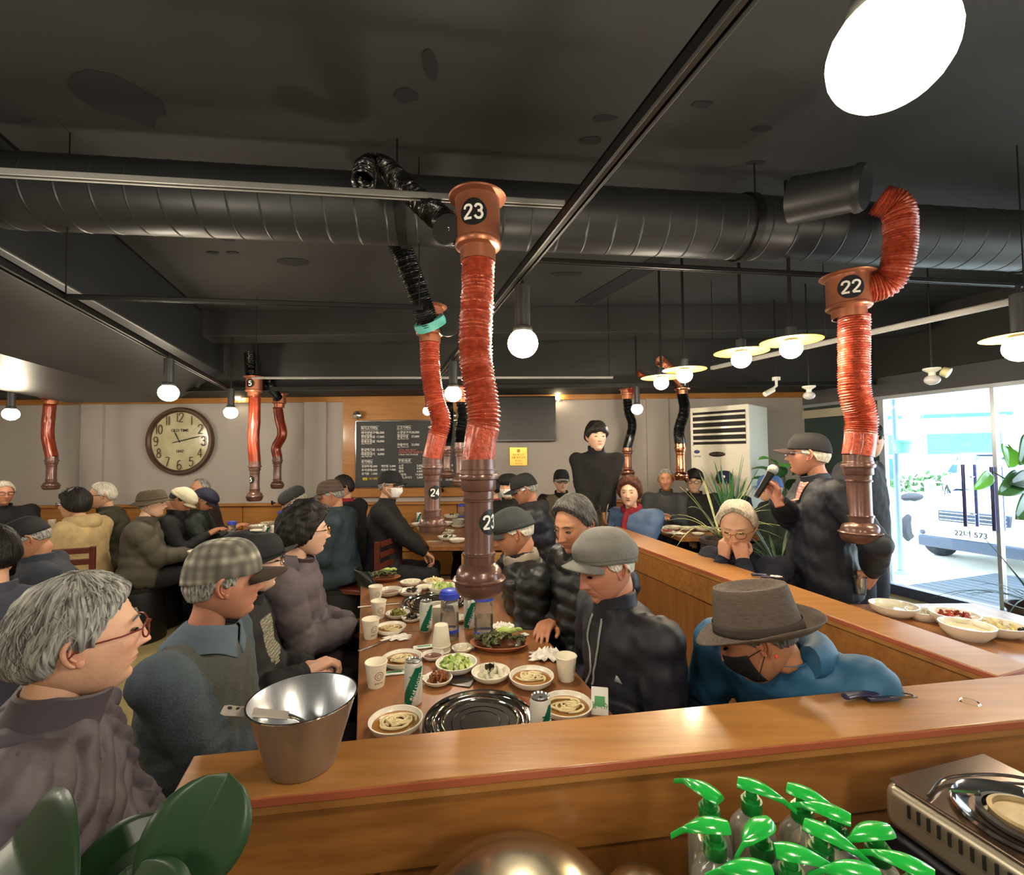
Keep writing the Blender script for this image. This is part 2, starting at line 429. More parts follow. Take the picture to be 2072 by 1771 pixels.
# low partitions around the long table ------------------------------------
PZ = .9; CT = .035
def part_wall(name, pts_top, label, panel_side=1, npan=4, band=.13):
    """pts_top: far-left, far-right, near-right, near-left corners of the cap"""
    a, b_, c, d = [Vector(p) for p in pts_top]
    root = thing(name, label, 'partition', ((a + c) / 2).x and Vector((0, 0, 0)))
    up = Vector((0, 0, CT))
    MB().prism([p - up for p in (a, b_, c, d)], CT * .999).build('cap', CAPW, root, smooth=False, bev=.003)
    def ins(k):   # inset outline
        m = (a + b_ + c + d) / 4
        ex = ((b_ - a) + (c - d)).normalized(); ey = ((a - d) + (b_ - c)).normalized()
        o = []
        for p, sx, sy in ((a, 1, -1), (b_, -1, -1), (c, -1, 1), (d, 1, 1)):
            o.append(p + ex * sx * k + ey * sy * k)
        return o
    q = ins(-.002); MB().prism([p - Vector((0, 0, .0185)) for p in q], .016).build('lipping', REDL, root, smooth=False, bev=.002)
    q = ins(.01); MB().prism([p - Vector((0, 0, CT + band)) for p in q], band).build('top_rail', WOOD, root, smooth=False, bev=.003)
    q = ins(.028); MB().prism([Vector((p.x, p.y, .0)) for p in q], PZ - CT - band).build('core', WOODV, root, smooth=False)
    # recessed vertical panels on both faces
    for (s, e, sgn) in ((q[0], q[1], 1), (q[3], q[2], -1)):
        dirv = (e - s); L = dirv.length; dirv.normalize(); nrm = Vector((-dirv.y, dirv.x, 0)) * sgn
        ang = math.atan2(dirv.y, dirv.x); w = L / npan
        for k in range(npan):
            cpt = s + dirv * (w * (k + .5)); h = PZ - CT - band
            MB().box((cpt.x + nrm.x * .005, cpt.y + nrm.y * .005, h / 2), (w - .008, .012, h), ang).build('panel', WOODV, root, smooth=False, bev=.002)
    return root
P_fl, P_fr = Zp(392, 1529, PZ), Zp(2072, 1364, PZ)
P_nl, P_nr = Zp(330, 1640, PZ), Zp(2072, 1458, PZ)
ex = (P_fr - P_fl).normalized()
P_fr2 = P_fr + ex * .12; P_nr2 = P_nr + ex * .16
P_nl = P_fl + (P_nr - P_fr).normalized() * .16 - ex * -.0
P_nl = Zp(338, 1632, PZ)
part_wall('front_partition', (P_fl, P_fr2, P_nr2, P_nl), 'low wooden partition with a wide oak cap closest to the viewer, metal bucket on it', npan=6)
Lf_o, Lf_i = Zp(1246, 1064, PZ), Zp(1228, 1088, PZ)
Ln_o = Zp(2072, 1342, PZ)
dl = (Zp(2072, 1342, PZ) - Lf_o).normalized(); wN = Vector((-dl.y, dl.x, 0)); wN = wN if wN.x > 0 else -wN
I0 = Zp(1240, 1092, PZ); 
LW = .13
inn = [Lf_o - wN * LW, P_fr - ex * .03 - wN * 0]
# inner edge follows the photographed lower line of the cap
inA, inB = Zp(1236, 1086, PZ), Zp(2020, 1368, PZ)
dI = (inB - inA).normalized()
tt = 0
side = part_wall('side_partition', (inA + dI * 0, Lf_o, Ln_o + dl * .02, inB), 'long wooden partition running back beside the table, dividing it from the window side', npan=1)
for ch in [c for c in children(side) if c.name.startswith('panel')]: bpy.data.objects.remove(ch)
# panels of the long side on its inner face and outer face
for (s, e, off) in ((inA, inB, -.03), (Lf_o, Ln_o, .0)):
    dv = (e - s); L = dv.length; dv.normalize(); nn = Vector((-dv.y, dv.x, 0)); nn = nn if nn.x > 0 else -nn
    ang = math.atan2(dv.y, dv.x); n = 5; w = L / n; h = PZ - CT - .13
    sgn = 1 if off < 0 else -1
    for k in range(n):
        c = s + dv * (w * (k + .5)) + nn * sgn * .028
        MB().box((c.x, c.y, h / 2), (w - .008, .014, h), ang).build('panel', WOODV, side, smooth=False, bev=.002)
# ================================================================== extraction pipes
NOZ = [(0, 0), (.058, 0), (.070, .010), (.075, .022), (.077, .034), (.0775, .044), (.083, .047), (.084, .052), (.081, .056), (.074, .057), (.0735, .064), (.070, .078), (.062, .090), (.053, .097),
       (.049, .101), (.049, .126), (.053, .128), (.053, .134), (.0465, .136), (.0455, .14), (.0455, .298), (.05, .30), (.0505, .306), (.047, .309), (.0475, .332), (.054, .335), (.0555, .34), (.0555, .368),
       (.0625, .371), (.064, .38), (.062, .386), (.058, .388), (.0575, .4), (.055, .402), (.0545, .434), (0, .434)]
def nozzle(parent, base, mt, sc=1, hs=1):
    return MB().lathe([(r * sc, z * hs) for r, z in NOZ], base, 32).build('nozzle', mt, parent, ang=34)
def hose(parent, pts, r, mt, name='hose', pitch=.012, smooth_tail=.28, amp=.004, n=26):
    c = spline(pts, 60); L = sum((c[i + 1] - c[i]).length for i in range(59))
    k = max(24, int(L / pitch * 4)); c = spline(pts, k); rs = []; dist = 0
    mb = MB(); rows = []; prev = None
    for i in range(k):
        t = (c[min(i + 1, k - 1)] - c[max(i - 1, 0)]).normalized()
        if i: dist += (c[i] - c[i - 1]).length
        f = i / (k - 1)
        corr = 1 if f < 1 - smooth_tail else max(0, 1 - (f - (1 - smooth_tail)) / .06)
        a = prev if prev else Vector((1, 0, 0)) if abs(t.x) < .9 else Vector((0, 0, 1))
        x = (a - t * a.dot(t)).normalized(); y = t.cross(x); prev = x
        w = amp * sin(2 * pi * dist / pitch) * corr
        rows.append([])
        for q in range(n):
            A = 2 * pi * q / n
            fold = (1 - corr) * .0022 * sin(A * 9 + 3 * sin(f * 9)) + corr * .0016 * sin(A * 7 + dist * 90)
            rr_ = r + w + fold
            rows[-1].append(c[i] + (x * cos(A) + y * sin(A)) * rr_)
    mb.grid(rows, cv=True)
    return mb.build(name, mt, parent, ang=70)
def hood_box(parent, top, R, H, num=None, mt=COPPER, ang=-pi / 2, flange=True, damper=None, tiltM=None):
    """copper collar at the top of the hose with its round number sticker; top = centre of the lower rim"""
    M = tiltM or Matrix.Identity(3)
    g = bpy.data.objects.new('copper_collar', None)
    pr = [(R * .72, -.01), (R * .78, -.012), (R * .8, .03), (R * .99, .035), (R * 1.05, .042), (R * 1.05, .05), (R, .055), (R, .05 + H)]
    if flange: pr += [(R * 1.02, .06 + H), (R * 1.26, .066 + H), (R * 1.3, .07 + H), (R * 1.26, .074 + H), (R * .96, .076 + H), (R * .88, .0 + H)]
    else: pr += [(R * .97, .06 + H), (R * .9, .03 + H)]
    o = MB().lathe(pr, (0, 0, 0), 32).build('copper_collar', mt, parent, loc=top, rot=M.to_euler(), ang=35)
    if num:
        d = wrap_disc('number_sticker', R * .6 if len(num) > 1 else R * .55, DARKB, R, .055 + H * .5, ang, o)
        wrap_text('number', num, R * .95, TEXTW, R, .055 + H * .5, ang, d if False else o)
    return o
def pxs(lst, d): return [Yp(x, y, d) for x, y in lst]

def pipe(label, d, hose_px, noz_px, R=.052, mt=HOSE, nmt=BRONZE, box=None, num=None, upper=None, upmt=BHOSE, numlow=None, numang=None, sc=1, group=None, hb=.1, pitch=.012, boxmt=COPPER, ang=None, tail=.28):
    base = Yp(noz_px[0], noz_px[1], d); topz = Yp(noz_px[0], noz_px[2], d).z
    t = thing('extraction_pipe', label, 'extractor pipe', (base.x, base.y, base.z), 0, group)
    L = -t.location
    loc = lambda p: Vector(p) - Vector(t.location)
    hs = (topz - base.z) / .434
    nozzle(t, (0, 0, 0), nmt, sc, hs)
    pts = [loc(p) for p in pxs(hose_px, d)]
    pts[-1] = Vector((0, 0, .434 * hs - .005))
    hose(t, pts, R, mt, pitch=pitch, smooth_tail=tail)
    if numlow:
        a = radians(numang)
        s = wrap_disc('lower_sticker', .04 * sc, DARKB, .0455 * sc, .235 * hs, a, t)
        wrap_text('number', numlow, .062 * sc, TEXTW, .0455 * sc, .235 * hs, a, t)
    if box:
        bx = loc(Yp(box[0], box[1], d))
        hood_box(t, bx, R * 1.42, hb, num, boxmt, ang if ang is not None else -pi / 2)
    for pts_, um, r_ in (upper or []):
        hose(t, [loc(p) for p in pts_], r_, um, 'upper_hose', pitch=pitch, smooth_tail=0)
    return t

# 23, closest, over the long table
d = 1.5
p23 = pipe('nearest extractor pipe, number 23, orange corrugated hose over the long table', d,
           [(968, 522), (966, 600), (962, 680), (964, 740), (974, 800), (979, 850), (972, 890), (967, 932)], (970, 1203, 930),
           R=.051, box=(967, 524), num='23', numlow='23', numang=-35, hb=.13,
           upper=[([Yp(925, 470, 1.52), Yp(870, 425, 1.66), Yp(820, 378, 1.8), Yp(775, 338, 1.88), Yp(742, 340, 1.86), Yp(735, 370, 1.8)], BHOSE, .042)], ang=-pi / 2 - .12)
bx = Yp(905, 465, 1.48) - Vector(p23.location)
MB().lathe([(0, -.006), (.05, -.006), (.052, 0), (.05, .006), (0, .006)], bx, 28, M=Matrix.Rotation(pi / 2, 3, 'X') @ Matrix.Rotation(-.3, 3, 'Y')).build('damper_disc', mat('matte black disc', (34, 34, 34), .5), p23)
text('star_mark', '★', .022, TEXTW, bx + Vector((.012, -.008, 0)), FRONT, p23)
# 24 behind it
d = 2.74
p24 = pipe('extractor pipe numbered 24 with a teal ring where its black hose enters', d,
           [(869, 690), (871, 750), (880, 810), (892, 850), (884, 888), (876, 926)], (875, 1079, 926), R=.055,
           box=(870, 690), numlow='24', numang=-58, hb=.13,
           upper=[([Yp(868, 660, 2.62), Yp(848, 600, 2.55), Yp(822, 530, 2.5), Yp(798, 470, 2.45), Yp(772, 420, 2.35)], BHOSE, .06)])
c_ = Yp(869, 652, 2.64) - Vector(p24.location)
MB().lathe([(.058, -.04), (.088, -.034), (.094, -.01), (.09, .012), (.064, .02)], c_, 28, M=(Vector((-.3, -.45, .75))).to_track_quat('Z', 'Y').to_matrix()).build('teal_ring', mat('teal sealant tape', (92, 178, 168), .6), p24)
MB().lathe([(0, -.006), (.062, -.006), (.062, .006), (0, .006)], Yp(906, 660, 2.7) - Vector(p24.location), 28, M=Matrix.Rotation(pi / 2, 3, 'X')).build('damper_disc', mat('matte black disc', (34, 34, 34), .5), p24)
# 22 at the window side
d = 2.3
p22 = pipe('extractor pipe numbered 22 with an orange elbow hose beside the speaker', d,
           [(1728, 640), (1728, 720), (1729, 790), (1742, 845), (1740, 885), (1736, 918)], (1742, 1098, 920), R=.066,
           box=(1718, 640), num='22', hb=.13, sc=1.12, ang=-pi / 2 - .5,
           upper=[([Yp(1752, 588, 2.28), Yp(1795, 572, 2.24), Yp(1816, 530, 2.2), Yp(1822, 470, 2.18), Yp(1815, 420, 2.18), Yp(1778, 405, 2.2)], HOSE, .066)])
# 5 and its neighbour on the left
pipe('extractor pipe with stickers numbered 5 hanging before the grey wall', 4.86,
     [(516, 800), (515, 850), (513, 890), (516, 934)], (515, 1014, 934), R=.055, mt=HOSE2, box=(514, 800), num='5', numlow='5', numang=-112, hb=.12,
     upper=[([Yp(512, 778, 4.86), Yp(507, 750, 4.9), Yp(505, 716, 4.95)], BHOSE, .05)], tail=1)
pipe('thinner extractor pipe just right of the one numbered 5, kinked hose', 5.3,
     [(562, 824), (566, 850), (571, 880), (559, 905), (560, 924)], (561, 989, 924), R=.05, mt=HOSE2, box=(565, 823), hb=.08,
     upper=[([Yp(563, 806, 5.2), Yp(552, 790, 5.1), Yp(545, 772, 5.0)], BHOSE, .045)], tail=1, sc=.9)
pipe('leftmost extractor pipe hanging from an orange hose by the left wall', 5.2,
     [(101, 818), (98, 850), (97, 885), (104, 924)], (103, 991, 924), R=.055, mt=HOSE2, box=(104, 816), hb=.08, upper=[([Yp(100, 803, 5.15), Yp(83, 795, 5.1), Yp(74, 775, 5.05), Yp(70, 758, 5.0)], HOSE2, .05)], tail=1)
pipe('slim pipe with black hose hanging in front of the menu board', 5.1,
     [(908, 815), (910, 845), (908, 875), (905, 903)], (905, 968, 903), R=.045, mt=BHOSE, box=(908, 812), hb=.06, tail=0)
pipe('pipe with black hose half hidden behind pipe number 23', 4.3,
     [(934, 815), (936, 845), (932, 870), (932, 896)], (932, 985, 896), R=.05, mt=BHOSE, box=(934, 812), hb=.06, tail=0, boxmt=COPPER)
COPN = mat('bright copper nozzle', (206, 140, 104), .2, 1)
pipe('pipe with black hose hanging beside the standing waiter', 5.3,
     [(1269, 806), (1272, 835), (1279, 862), (1270, 908)], (1270, 963, 906), R=.05, mt=BHOSE, nmt=mat('dull copper nozzle', (150, 104, 84), .3, .9), box=(1269, 806), hb=.03,
     upper=[([Yp(1272, 795, 5.28), Yp(1284, 772, 5.2), Yp(1300, 752, 5.1)], HOSE2, .05)], tail=.2)
pipe('pipe with black hose and shiny copper end beside the air conditioner, numbered 1', 4.9,
     [(1380, 795), (1385, 830), (1374, 870), (1377, 900)], (1378, 972, 898), R=.055, mt=BHOSE, nmt=COPN, box=(1381, 796), num='1', hb=.08,
     upper=[([Yp(1378, 770, 4.85), Yp(1352, 745, 4.8), Yp(1335, 730, 4.7)], COPPER, .05)], tail=.2, boxmt=COPN)

# ================================================================== lamps
WARM_L = (1, .87, .7)
BULB = mat('glowing bulb glass', (255, 240, 205), .4, emit=(1, .80, .50), es=LAMP)
BRASS = mat('brass ring', (212, 170, 80), .25, 1)
LAMPK = mat('dark grey lamp holder', (60, 62, 64), .4, .4)
def lamp(p, label, r=.06, hold=.16, track=True, disc=0, group=None, power=None, top=TZ):
    t = thing('pendant_lamp', label, 'lamp', p, 0, group)
    MB().ell((0, 0, 0), (r, r, r * .95), 24, 14).build('bulb', BULB, t)
    MB().lathe([(r * .62, r * .74), (r * .66, r * .9), (r * .6, r * 1.1), (r * .5, r * 1.15), (r * .5, r * 1.15 + hold), (r * .35, r * 1.2 + hold), (0, r * 1.2 + hold)], (0, 0, 0), 20).build('lamp_holder', LAMPK, t)
    MB().cyl((0, 0, r * 1.15 + hold), (0, 0, max(top - p[2], r * 1.3 + hold)), .009, n=8).build('stem', BLACKM, t)
    if r > .05:
        l = bpy.data.lights.new('bulb_light', 'POINT'); l.energy = LAMP_W if power is None else power; l.color = WARM_L; l.shadow_soft_size = .05
        lo = bpy.data.objects.new('bulb_light', l); lo.location = Vector(p) - Vector((0, 0, r + .055)); COL.objects.link(lo)
    if disc:
        MB().lathe([(.0, r * 1.02), (disc, r * .72), (disc, r * .76), (0, r * 1.08)], (0, 0, 0), 32).build('disc_shade', mat('pale yellow enamel disc', (214, 184, 84), .35, .2), t)
    return t
def zlamp(px, py, z): return Zp(px, py, z)
lamp(Vector((.42, .5, 1.94)), 'very close glowing round bulb at the top right edge of the picture', hold=.1, power=10)
lamp(Yp(1058, 695, 1.84), 'glowing bulb under a long grey holder between pipes 23 and 22')
lamp(Yp(2066, 704, 1.97), 'glowing bulb with a brass disc at the right edge by the window', disc=.13)
lamp(Yp(341, 795, 3.12), 'glowing bulb hanging just above the wall clock')
lamp(Yp(22, 838, 4.3), 'glowing bulb at the far left edge of the room', hold=.14, top=CEIL, power=10)
lamp(Yp(467, 835, 4.5), 'glowing bulb between the clock and the pipe numbered 5', top=CEIL)
lamp(Yp(917, 797, 3.3), 'glowing bulb showing between pipes 24 and 23')
lamp(Yp(865, 832, 4.7), 'small bulb peeping out beside the hose of pipe 24', r=.045, hold=.06, top=CEIL)
lamp(Yp(1289, 828, 4.6), 'glowing bulb in front of the wall beside the air conditioner', r=.055, top=CEIL, power=8)
for px, py, yy, lb in ((1601, 706, 2.4, 'closest'), (1500, 727, 2.65, 'second'), (1385, 760, 3.2, 'third'), (1338, 775, 3.45, 'farthest')):
    lamp(Yp(px, py, yy), f'{lb} bulb with a flat yellow disc shade in the slanting row by the window', r=.053, hold=.05, disc=.145, top=CEIL, power=7)
for px, py, lb in ((1129, 803, 'tiny glowing filament bulb above the right corner of the television'), (481, 803, 'tiny caged filament bulb high on the wall beside the pipe numbered 5')):
    p = Yp(px, py, 5.9)
    t = thing('wall_bulb', lb, 'lamp', p)
    MB().ell((0, 0, 0), (.03, .03, .05), 14, 10).build('bulb', BULB, t)
    MB().lathe([(.022, .045), (.022, .1), (0, .1)], n=14).build('socket', BRASS, t)
    MB().tube([(0, 0, .1), (0, .05, .12), (0, .1, .1)], .008, 8).build('bracket', BLACKM, t)
    mb = MB()
    for k in range(6):
        a = k * pi / 3; mb.tube([(.02 * cos(a), .02 * sin(a), .06), (.05 * cos(a), .05 * sin(a), .0), (.045 * cos(a), .045 * sin(a), -.07)], .003, 5)
    mb.build('wire_cage', BLACKM, t)
for k, (p, e) in enumerate(FILLS):  # added fill lights without any lamp body
    l = bpy.data.lights.new('fill_light', 'POINT'); l.energy = e; l.color = WARM_L; l.shadow_soft_size = .25
    lo = bpy.data.objects.new('fill_light', l); lo.location = p; COL.objects.link(lo)

# ================================================================== things on the back wall
# clock
cc = Yp(366, 893, YB - .03); CR = .43
t = thing('wall_clock', 'large round wall clock with black numerals on the grey wall', 'clock', cc)
RX = Matrix.Rotation(pi / 2, 3, 'X')
MB().lathe([(CR * .86, 0), (CR * .86, .03), (CR * .9, .05), (CR * .97, .05), (CR, .03), (CR, 0)], (0, 0, 0), 48, M=RX).build('rim', mat('dark brown clock rim', (82, 64, 50), .4, .3), t)
MB().lathe([(0, .012), (CR * .5, .018), (CR * .87, .008)], (0, 0, 0), 48, M=RX).build('dial', mat('aged parchment dial', (208, 202, 168), .25, col2=(180, 174, 134), ns=7, coat=.8), t)
NUMM = mat('brown clock numerals', (74, 58, 40), .6)
for h in range(1, 13):
    a = pi / 2 - h * pi / 6
    me = stroke_data(str(h), .115, .011, NUMM, sx=.8, adv=.7); me.transform(Matrix.Translation((CR * .7 * cos(a), -.026, CR * .7 * sin(a))) @ FRONT.to_4x4()); link('numeral', me, t)
text('dial_lettering', 'OLD TIME', .05, NUMM, (0, -.022, .135), FRONT, t)
text('dial_lettering', '1847', .05, NUMM, (0, -.022, -.13), FRONT, t)
def hand(name, ang, L, w, back=.09):
    dv = Vector((sin(ang), 0, cos(ang))); nv = Vector((cos(ang), 0, -sin(ang)))
    MB().prism([-dv * back + nv * w + Vector((0, -.03, 0)), dv * L * .6 + nv * w * 1.6 + Vector((0, -.03, 0)), dv * L + Vector((0, -.03, 0)), dv * L * .6 - nv * w * 1.6 + Vector((0, -.03, 0)), -dv * back - nv * w + Vector((0, -.03, 0))], Vector((0, -.004, 0))).build(name, TEXTK, t, smooth=False)
hand('hour_hand', radians(-28), .16, .004, .02); hand('minute_hand', radians(77), .3, .004)
# television
p0, p1 = Yp(1004, 803, YB - .1), Yp(1125, 893, YB - .1)
t = thing('television', 'black flat television switched off on the grey wall behind pipe 23', 'television', ((p0.x + p1.x) / 2, YB - .1, (p0.z + p1.z) / 2))
w, h = p1.x - p0.x, p0.z - p1.z
MB().box((0, 0, 0), (w, .05, h)).build('case', mat('glossy black plastic', (14, 14, 16), .25), t, bev=.006, smooth=False)
MB().box((0, -.027, .004), (w - .03, .004, h - .04)).build('screen', mat('dark screen', (22, 24, 28), .35), t, smooth=False)
MB().box((0, .045, 0), (.3, .05, .2)).build('wall_mount', BLACKM, t, smooth=False)
# brass plaque
p = Yp(1049, 924, YB - .01)
t = thing('plaque', 'small square brass plaque on the wall under the television', 'plaque', p)
PLQ = mat('polished brass plate', (226, 184, 92), .3, .8, ns=6, amt=.15)
MB().box((0, 0, 0), (.225, .014, .235)).build('plate', PLQ, t, smooth=False, bev=.003)
PT = mat('plaque lettering', (120, 80, 40), .6)
for z, s, bd_ in ((.07, .045, '圖'), (.02, .026, '특허 제 12 호'), (-.015, .03, '숯불 제작 업체'), (-.055, .024, '주식회사'), (-.09, .016, '대표전화 안내')):
    text('engraving', bd_, s, PT, (0, -.008, z), FRONT, t)
# menu board
p0, p1 = Yp(720, 853, YB - .09), Yp(936, 984, YB - .09)
w, h = p1.x - p0.x, p0.z - p1.z
t = thing('menu_board', 'dark menu board with white Korean menu lists hung behind pipe 24', 'menu board', (p0.x, YB - .09, p0.z))
MB().box((w / 2, .05, -h / 2 + .08), (w + .12, .02, h + .26)).build('backing_panel', mat('grey fabric board', (172, 168, 158), .8), t, smooth=False, bev=.01)
MB().box((w / 2, .02, -h / 2), (w + .03, .02, h + .03)).build('board_frame', CHROME, t, smooth=False, bev=.008)
MB().box((w / 2, .008, -h / 2), (w, .02, h)).build('board_face', mat('charcoal menu face', (58, 60, 62), .6), t, smooth=False, bev=.015)
U = w / 216.0
def mt_(body, px, py, s, m=TEXTW, al='LEFT', sx=1.0): text('menu_text', body, s * U, m, ((px - 720) * U, -.005, -(py - 853) * U), FRONT, t, al and .0008, al, sx)
def rule(x0, x1, y): MB().box((((x0 + x1) / 2 - 720) * U, -.004, -(y - 853) * U), ((x1 - x0) * U, .002, .5 * U)).build('menu_rule', TEXTW, t, smooth=False)
for x0, x1, ya, yb_, s in ((730, 767, 863, 871, '돼지고기메뉴'), (803, 833, 863, 871, '소고기메뉴'), (731, 755, 931.5, 939.5, '추가메뉴'), (806, 834, 930, 938, '주류/음료')):
    rule(x0, x1, ya); rule(x0, x1, yb_); mt_(s, x0 + .5, (ya + yb_) / 2, 6.3)
for y, a_, c in ((876.5, '돼지양념구이', '16,000'), (885, '한돈꽃목살', '17,000'), (894, '숯불삼겹살', '18,000'), (911, '통갈매기살', '15,000'), (920, '매콤껍데기', '8,000')):
    mt_(a_, 731, y, 6.2); mt_(c, 778, y, 6, al='RIGHT'); mt_('200g / 국내산 돼지', 731.5, y + 4.6, 2.8)
for y, a_, c in ((876.5, '소양념구이', '28,000'), (885, '꽃갈비살', '27,000'), (901.5, '차돌박이', '23,000')):
    mt_(a_, 804, y, 6.2); mt_(c, 849, y, 6, al='RIGHT'); mt_('200g / 미국산 소고기', 804, y + 4.6, 2.8)
RT = mat('red print', (206, 110, 92), .6)
for y, s in ((912.5, '고기는 처음 주문시'), (917, '2인분부터 주문 가능합니다')): mt_(s, 807, y, 4.4, RT)
mt_('※ 메뉴판 가격은 부가세 포함', 807, 921.6, 3.3, TEXTW)
for y, a_, c in ((944.5, '된장찌개', '3,000'), (952, '후식냉면', '5,000'), (959.5, '공기밥', '1,000')): mt_(a_, 732, y, 5.6); mt_(c, 764, y, 5.6, al='RIGHT')
for y, a_, c in ((944.5, '계란찜', '5,000'), (952, '새송이', '3,000')): mt_(a_, 771, y, 5.6); mt_(c, 801, y, 5.6, al='RIGHT')
for y, a_, c in ((944, '소주', '5,000'), (949.5, '맥주', '5,000'), (955.5, '청하', '6,000'), (962, '복분자', '14,000'), (968, '콜라,사이다', '2,000')): mt_(a_, 807, y, 5.6); mt_(c, 856, y, 5.6, al='RIGHT')
mt_('식사메뉴', 866, 867, 6.3); 
for y, a_, c in ((944, '갈비탕', '10,000'), (955, '냉면', '8,000'), (962, '비빔밥', '9,000'), (973, '정식', '20,000')): mt_(a_, 884, y, 5.6); mt_(c, 917, y, 5.6, al='RIGHT')
MB().box(((739 - 720) * U, -.004, -(969.5 - 853) * U), (9 * U, .002, 5 * U)).build('yellow_badge', mat('yellow print', (226, 200, 50), .6), t, smooth=False, bev=.006)
mt_('new', 735.5, 969.5, 4, TEXTK); mt_('1인 1냉면 주문시 할인', 746, 969.5, 4.6, mat('yellow print', (226, 200, 50), .6))
for px in (723, 916):
    p = Yp(px, 840, YB - .13)
    s = thing('wall_spotlight', 'round chrome picture spotlight above the ' + ('left' if px < 800 else 'right') + ' corner of the menu board', 'lamp', p)
    MB().lathe([(0, -.04), (.045, -.035), (.055, 0), (.045, .02), (0, .03)], (0, 0, 0), 24, M=RX).build('reflector', CHROME, s)
    MB().cyl((0, .02, 0), (0, .13, 0), .012, n=8).build('arm', CHROME, s)
# thermometer knob and coat hook on wainscot
for px, py in ((896, 993), (553, 1018)):
    p = Yp(px, py, YB - .09); o = MB().tube([p + Vector((0, .03, 0)), p + Vector((0, -.03, -.01)), p + Vector((0, -.035, .03))], .012, 10).build('coat_hook', BLACKM)
    tag(o, 'black coat hook on the wainscot ' + ('beside pipe 24' if px > 800 else 'left of the man in the beret'), 'hook')
# tall white air conditioner ------------------------------------------------
ACW = mat('white appliance enamel', (226, 222, 206), .35, coat=.3)
a0 = Yp(1397, 900, 5.35); a1 = Yp(1517, 900, 4.9)
adir = (Vector((a1.x, a1.y, 0)) - Vector((a0.x, a0.y, 0))); aw = adir.length; rz = math.atan2(adir.y, adir.x)
ztop = Yp(1397, 826, 5.35).z
t = thing('air_conditioner', 'tall white floor-standing air conditioner beside the window wall', 'air conditioner', (a0.x, a0.y, 0), rz)
dep = .6
MB().box((aw / 2, dep / 2, ztop / 2), (aw, dep, ztop)).build('cabinet', ACW, t, smooth=False, bev=.012)
MB().box((aw / 2, -.002, ztop - .24), (aw - .07, .02, .36)).build('outlet_recess', mat('dark vent recess', (28, 26, 28), .7), t, smooth=False)
for k in range(5):
    MB().box((aw / 2, -.018, ztop - .1 - k * .07), (aw - .06, .03, .024)).build('louvre', ACW, t, smooth=False, bev=.003)
MB().box((.03, -.006, ztop - .24), (.02, .02, .38)).build('outlet_edge', ACW, t, smooth=False, bev=.003)
MB().ell((aw * .47, -.006, ztop - .53), (.09, .012, .028), 24, 8).build('display', mat('dark oval display', (60, 52, 50), .2), t)
MB().ell((.075, -.004, ztop - .5), (.034, .006, .02), 20, 8).build('logo_oval', mat('blue logo', (46, 66, 120), .4), t)
text('logo_text', 'Carrier', .03, mat('blue logo', (46, 66, 120), .4), (.075, -.003, ztop - .55), FRONT, t)
MB().box((aw * .47, -.002, ztop - .82), (.075, .004, .1)).build('sticker', mat('pale green sticker', (196, 200, 140), .6), t, smooth=False)
text('sticker_text', '에너지', .022, TEXTK, (aw * .47, -.006, ztop - .8), FRONT, t)
MB().box((aw / 2, -.001, ztop - .99), (aw - .01, .003, .006)).build('seam', TEXTK, t, smooth=False)
for xx in (.18, .5): MB().box((xx * aw / .68, -.002, ztop - 1.04), (.06, .006, .012)).build('catch', TEXTK, t, smooth=False)
for r_ in range(3):
    for k in range(6):
        MB().box((.07 + (aw - .14) * k / 5, -.001, ztop - 1.24 - r_ * .3), (.078, .006, .25)).build('grille_opening', mat('grey grille mesh', (164, 160, 152), .7), t, smooth=False)
# security camera and emergency lights near the soffit
p = Yp(1556, 792, 4.3)
t = thing('security_camera', 'small white bullet security camera under the soffit above the window', 'camera', p)
WP = mat('white plastic', (228, 226, 214), .4)
MB().cyl((-.05, -.02, -.03), (.04, .0, .015), .024, n=16).build('camera_body', WP, t)
MB().tube([(.03, 0, .02), (.07, 0, .05), (.07, 0, .12)], .012, 10).build('bracket', WP, t)
MB().cyl((.07, 0, .12), (.07, 0, CEIL - p.z), .006, n=8).build('stem', BLACKM, t)
MB().cyl((.07, 0, .1), (.07, 0, .13), .035, n=16).build('mount', WP, t)
for px, py, yy, lb in ((1637, 796, 3.9, 'small white ceiling speaker lamp nearer the air conditioner'), (1886, 763, 3.2, 'twin white emergency light with a round globe over the glass door')):
    p = Yp(px, py, yy)
    t = thing('emergency_light', lb, 'lamp', p)
    MB().lathe([(.05, .06), (.05, .05), (.02, .03), (.02, .0)], n=20).build('mount', WP, t)
    MB().ell((0, 0, -.02), (.046, .046, .034), 18, 10).build('globe', mat('milky globe', (200, 200, 200), .2), t)
    MB().cyl((0, 0, .06), (0, 0, CEIL - p.z),   .006, n=8).build('stem', BLACKM, t)
    if px > 1800:
        MB().cyl((.07, 0, .04), (.09, -.03, .02), .03, .035, 14).build('lamp_head', mat('cream plastic', (216, 208, 150), .4), t)
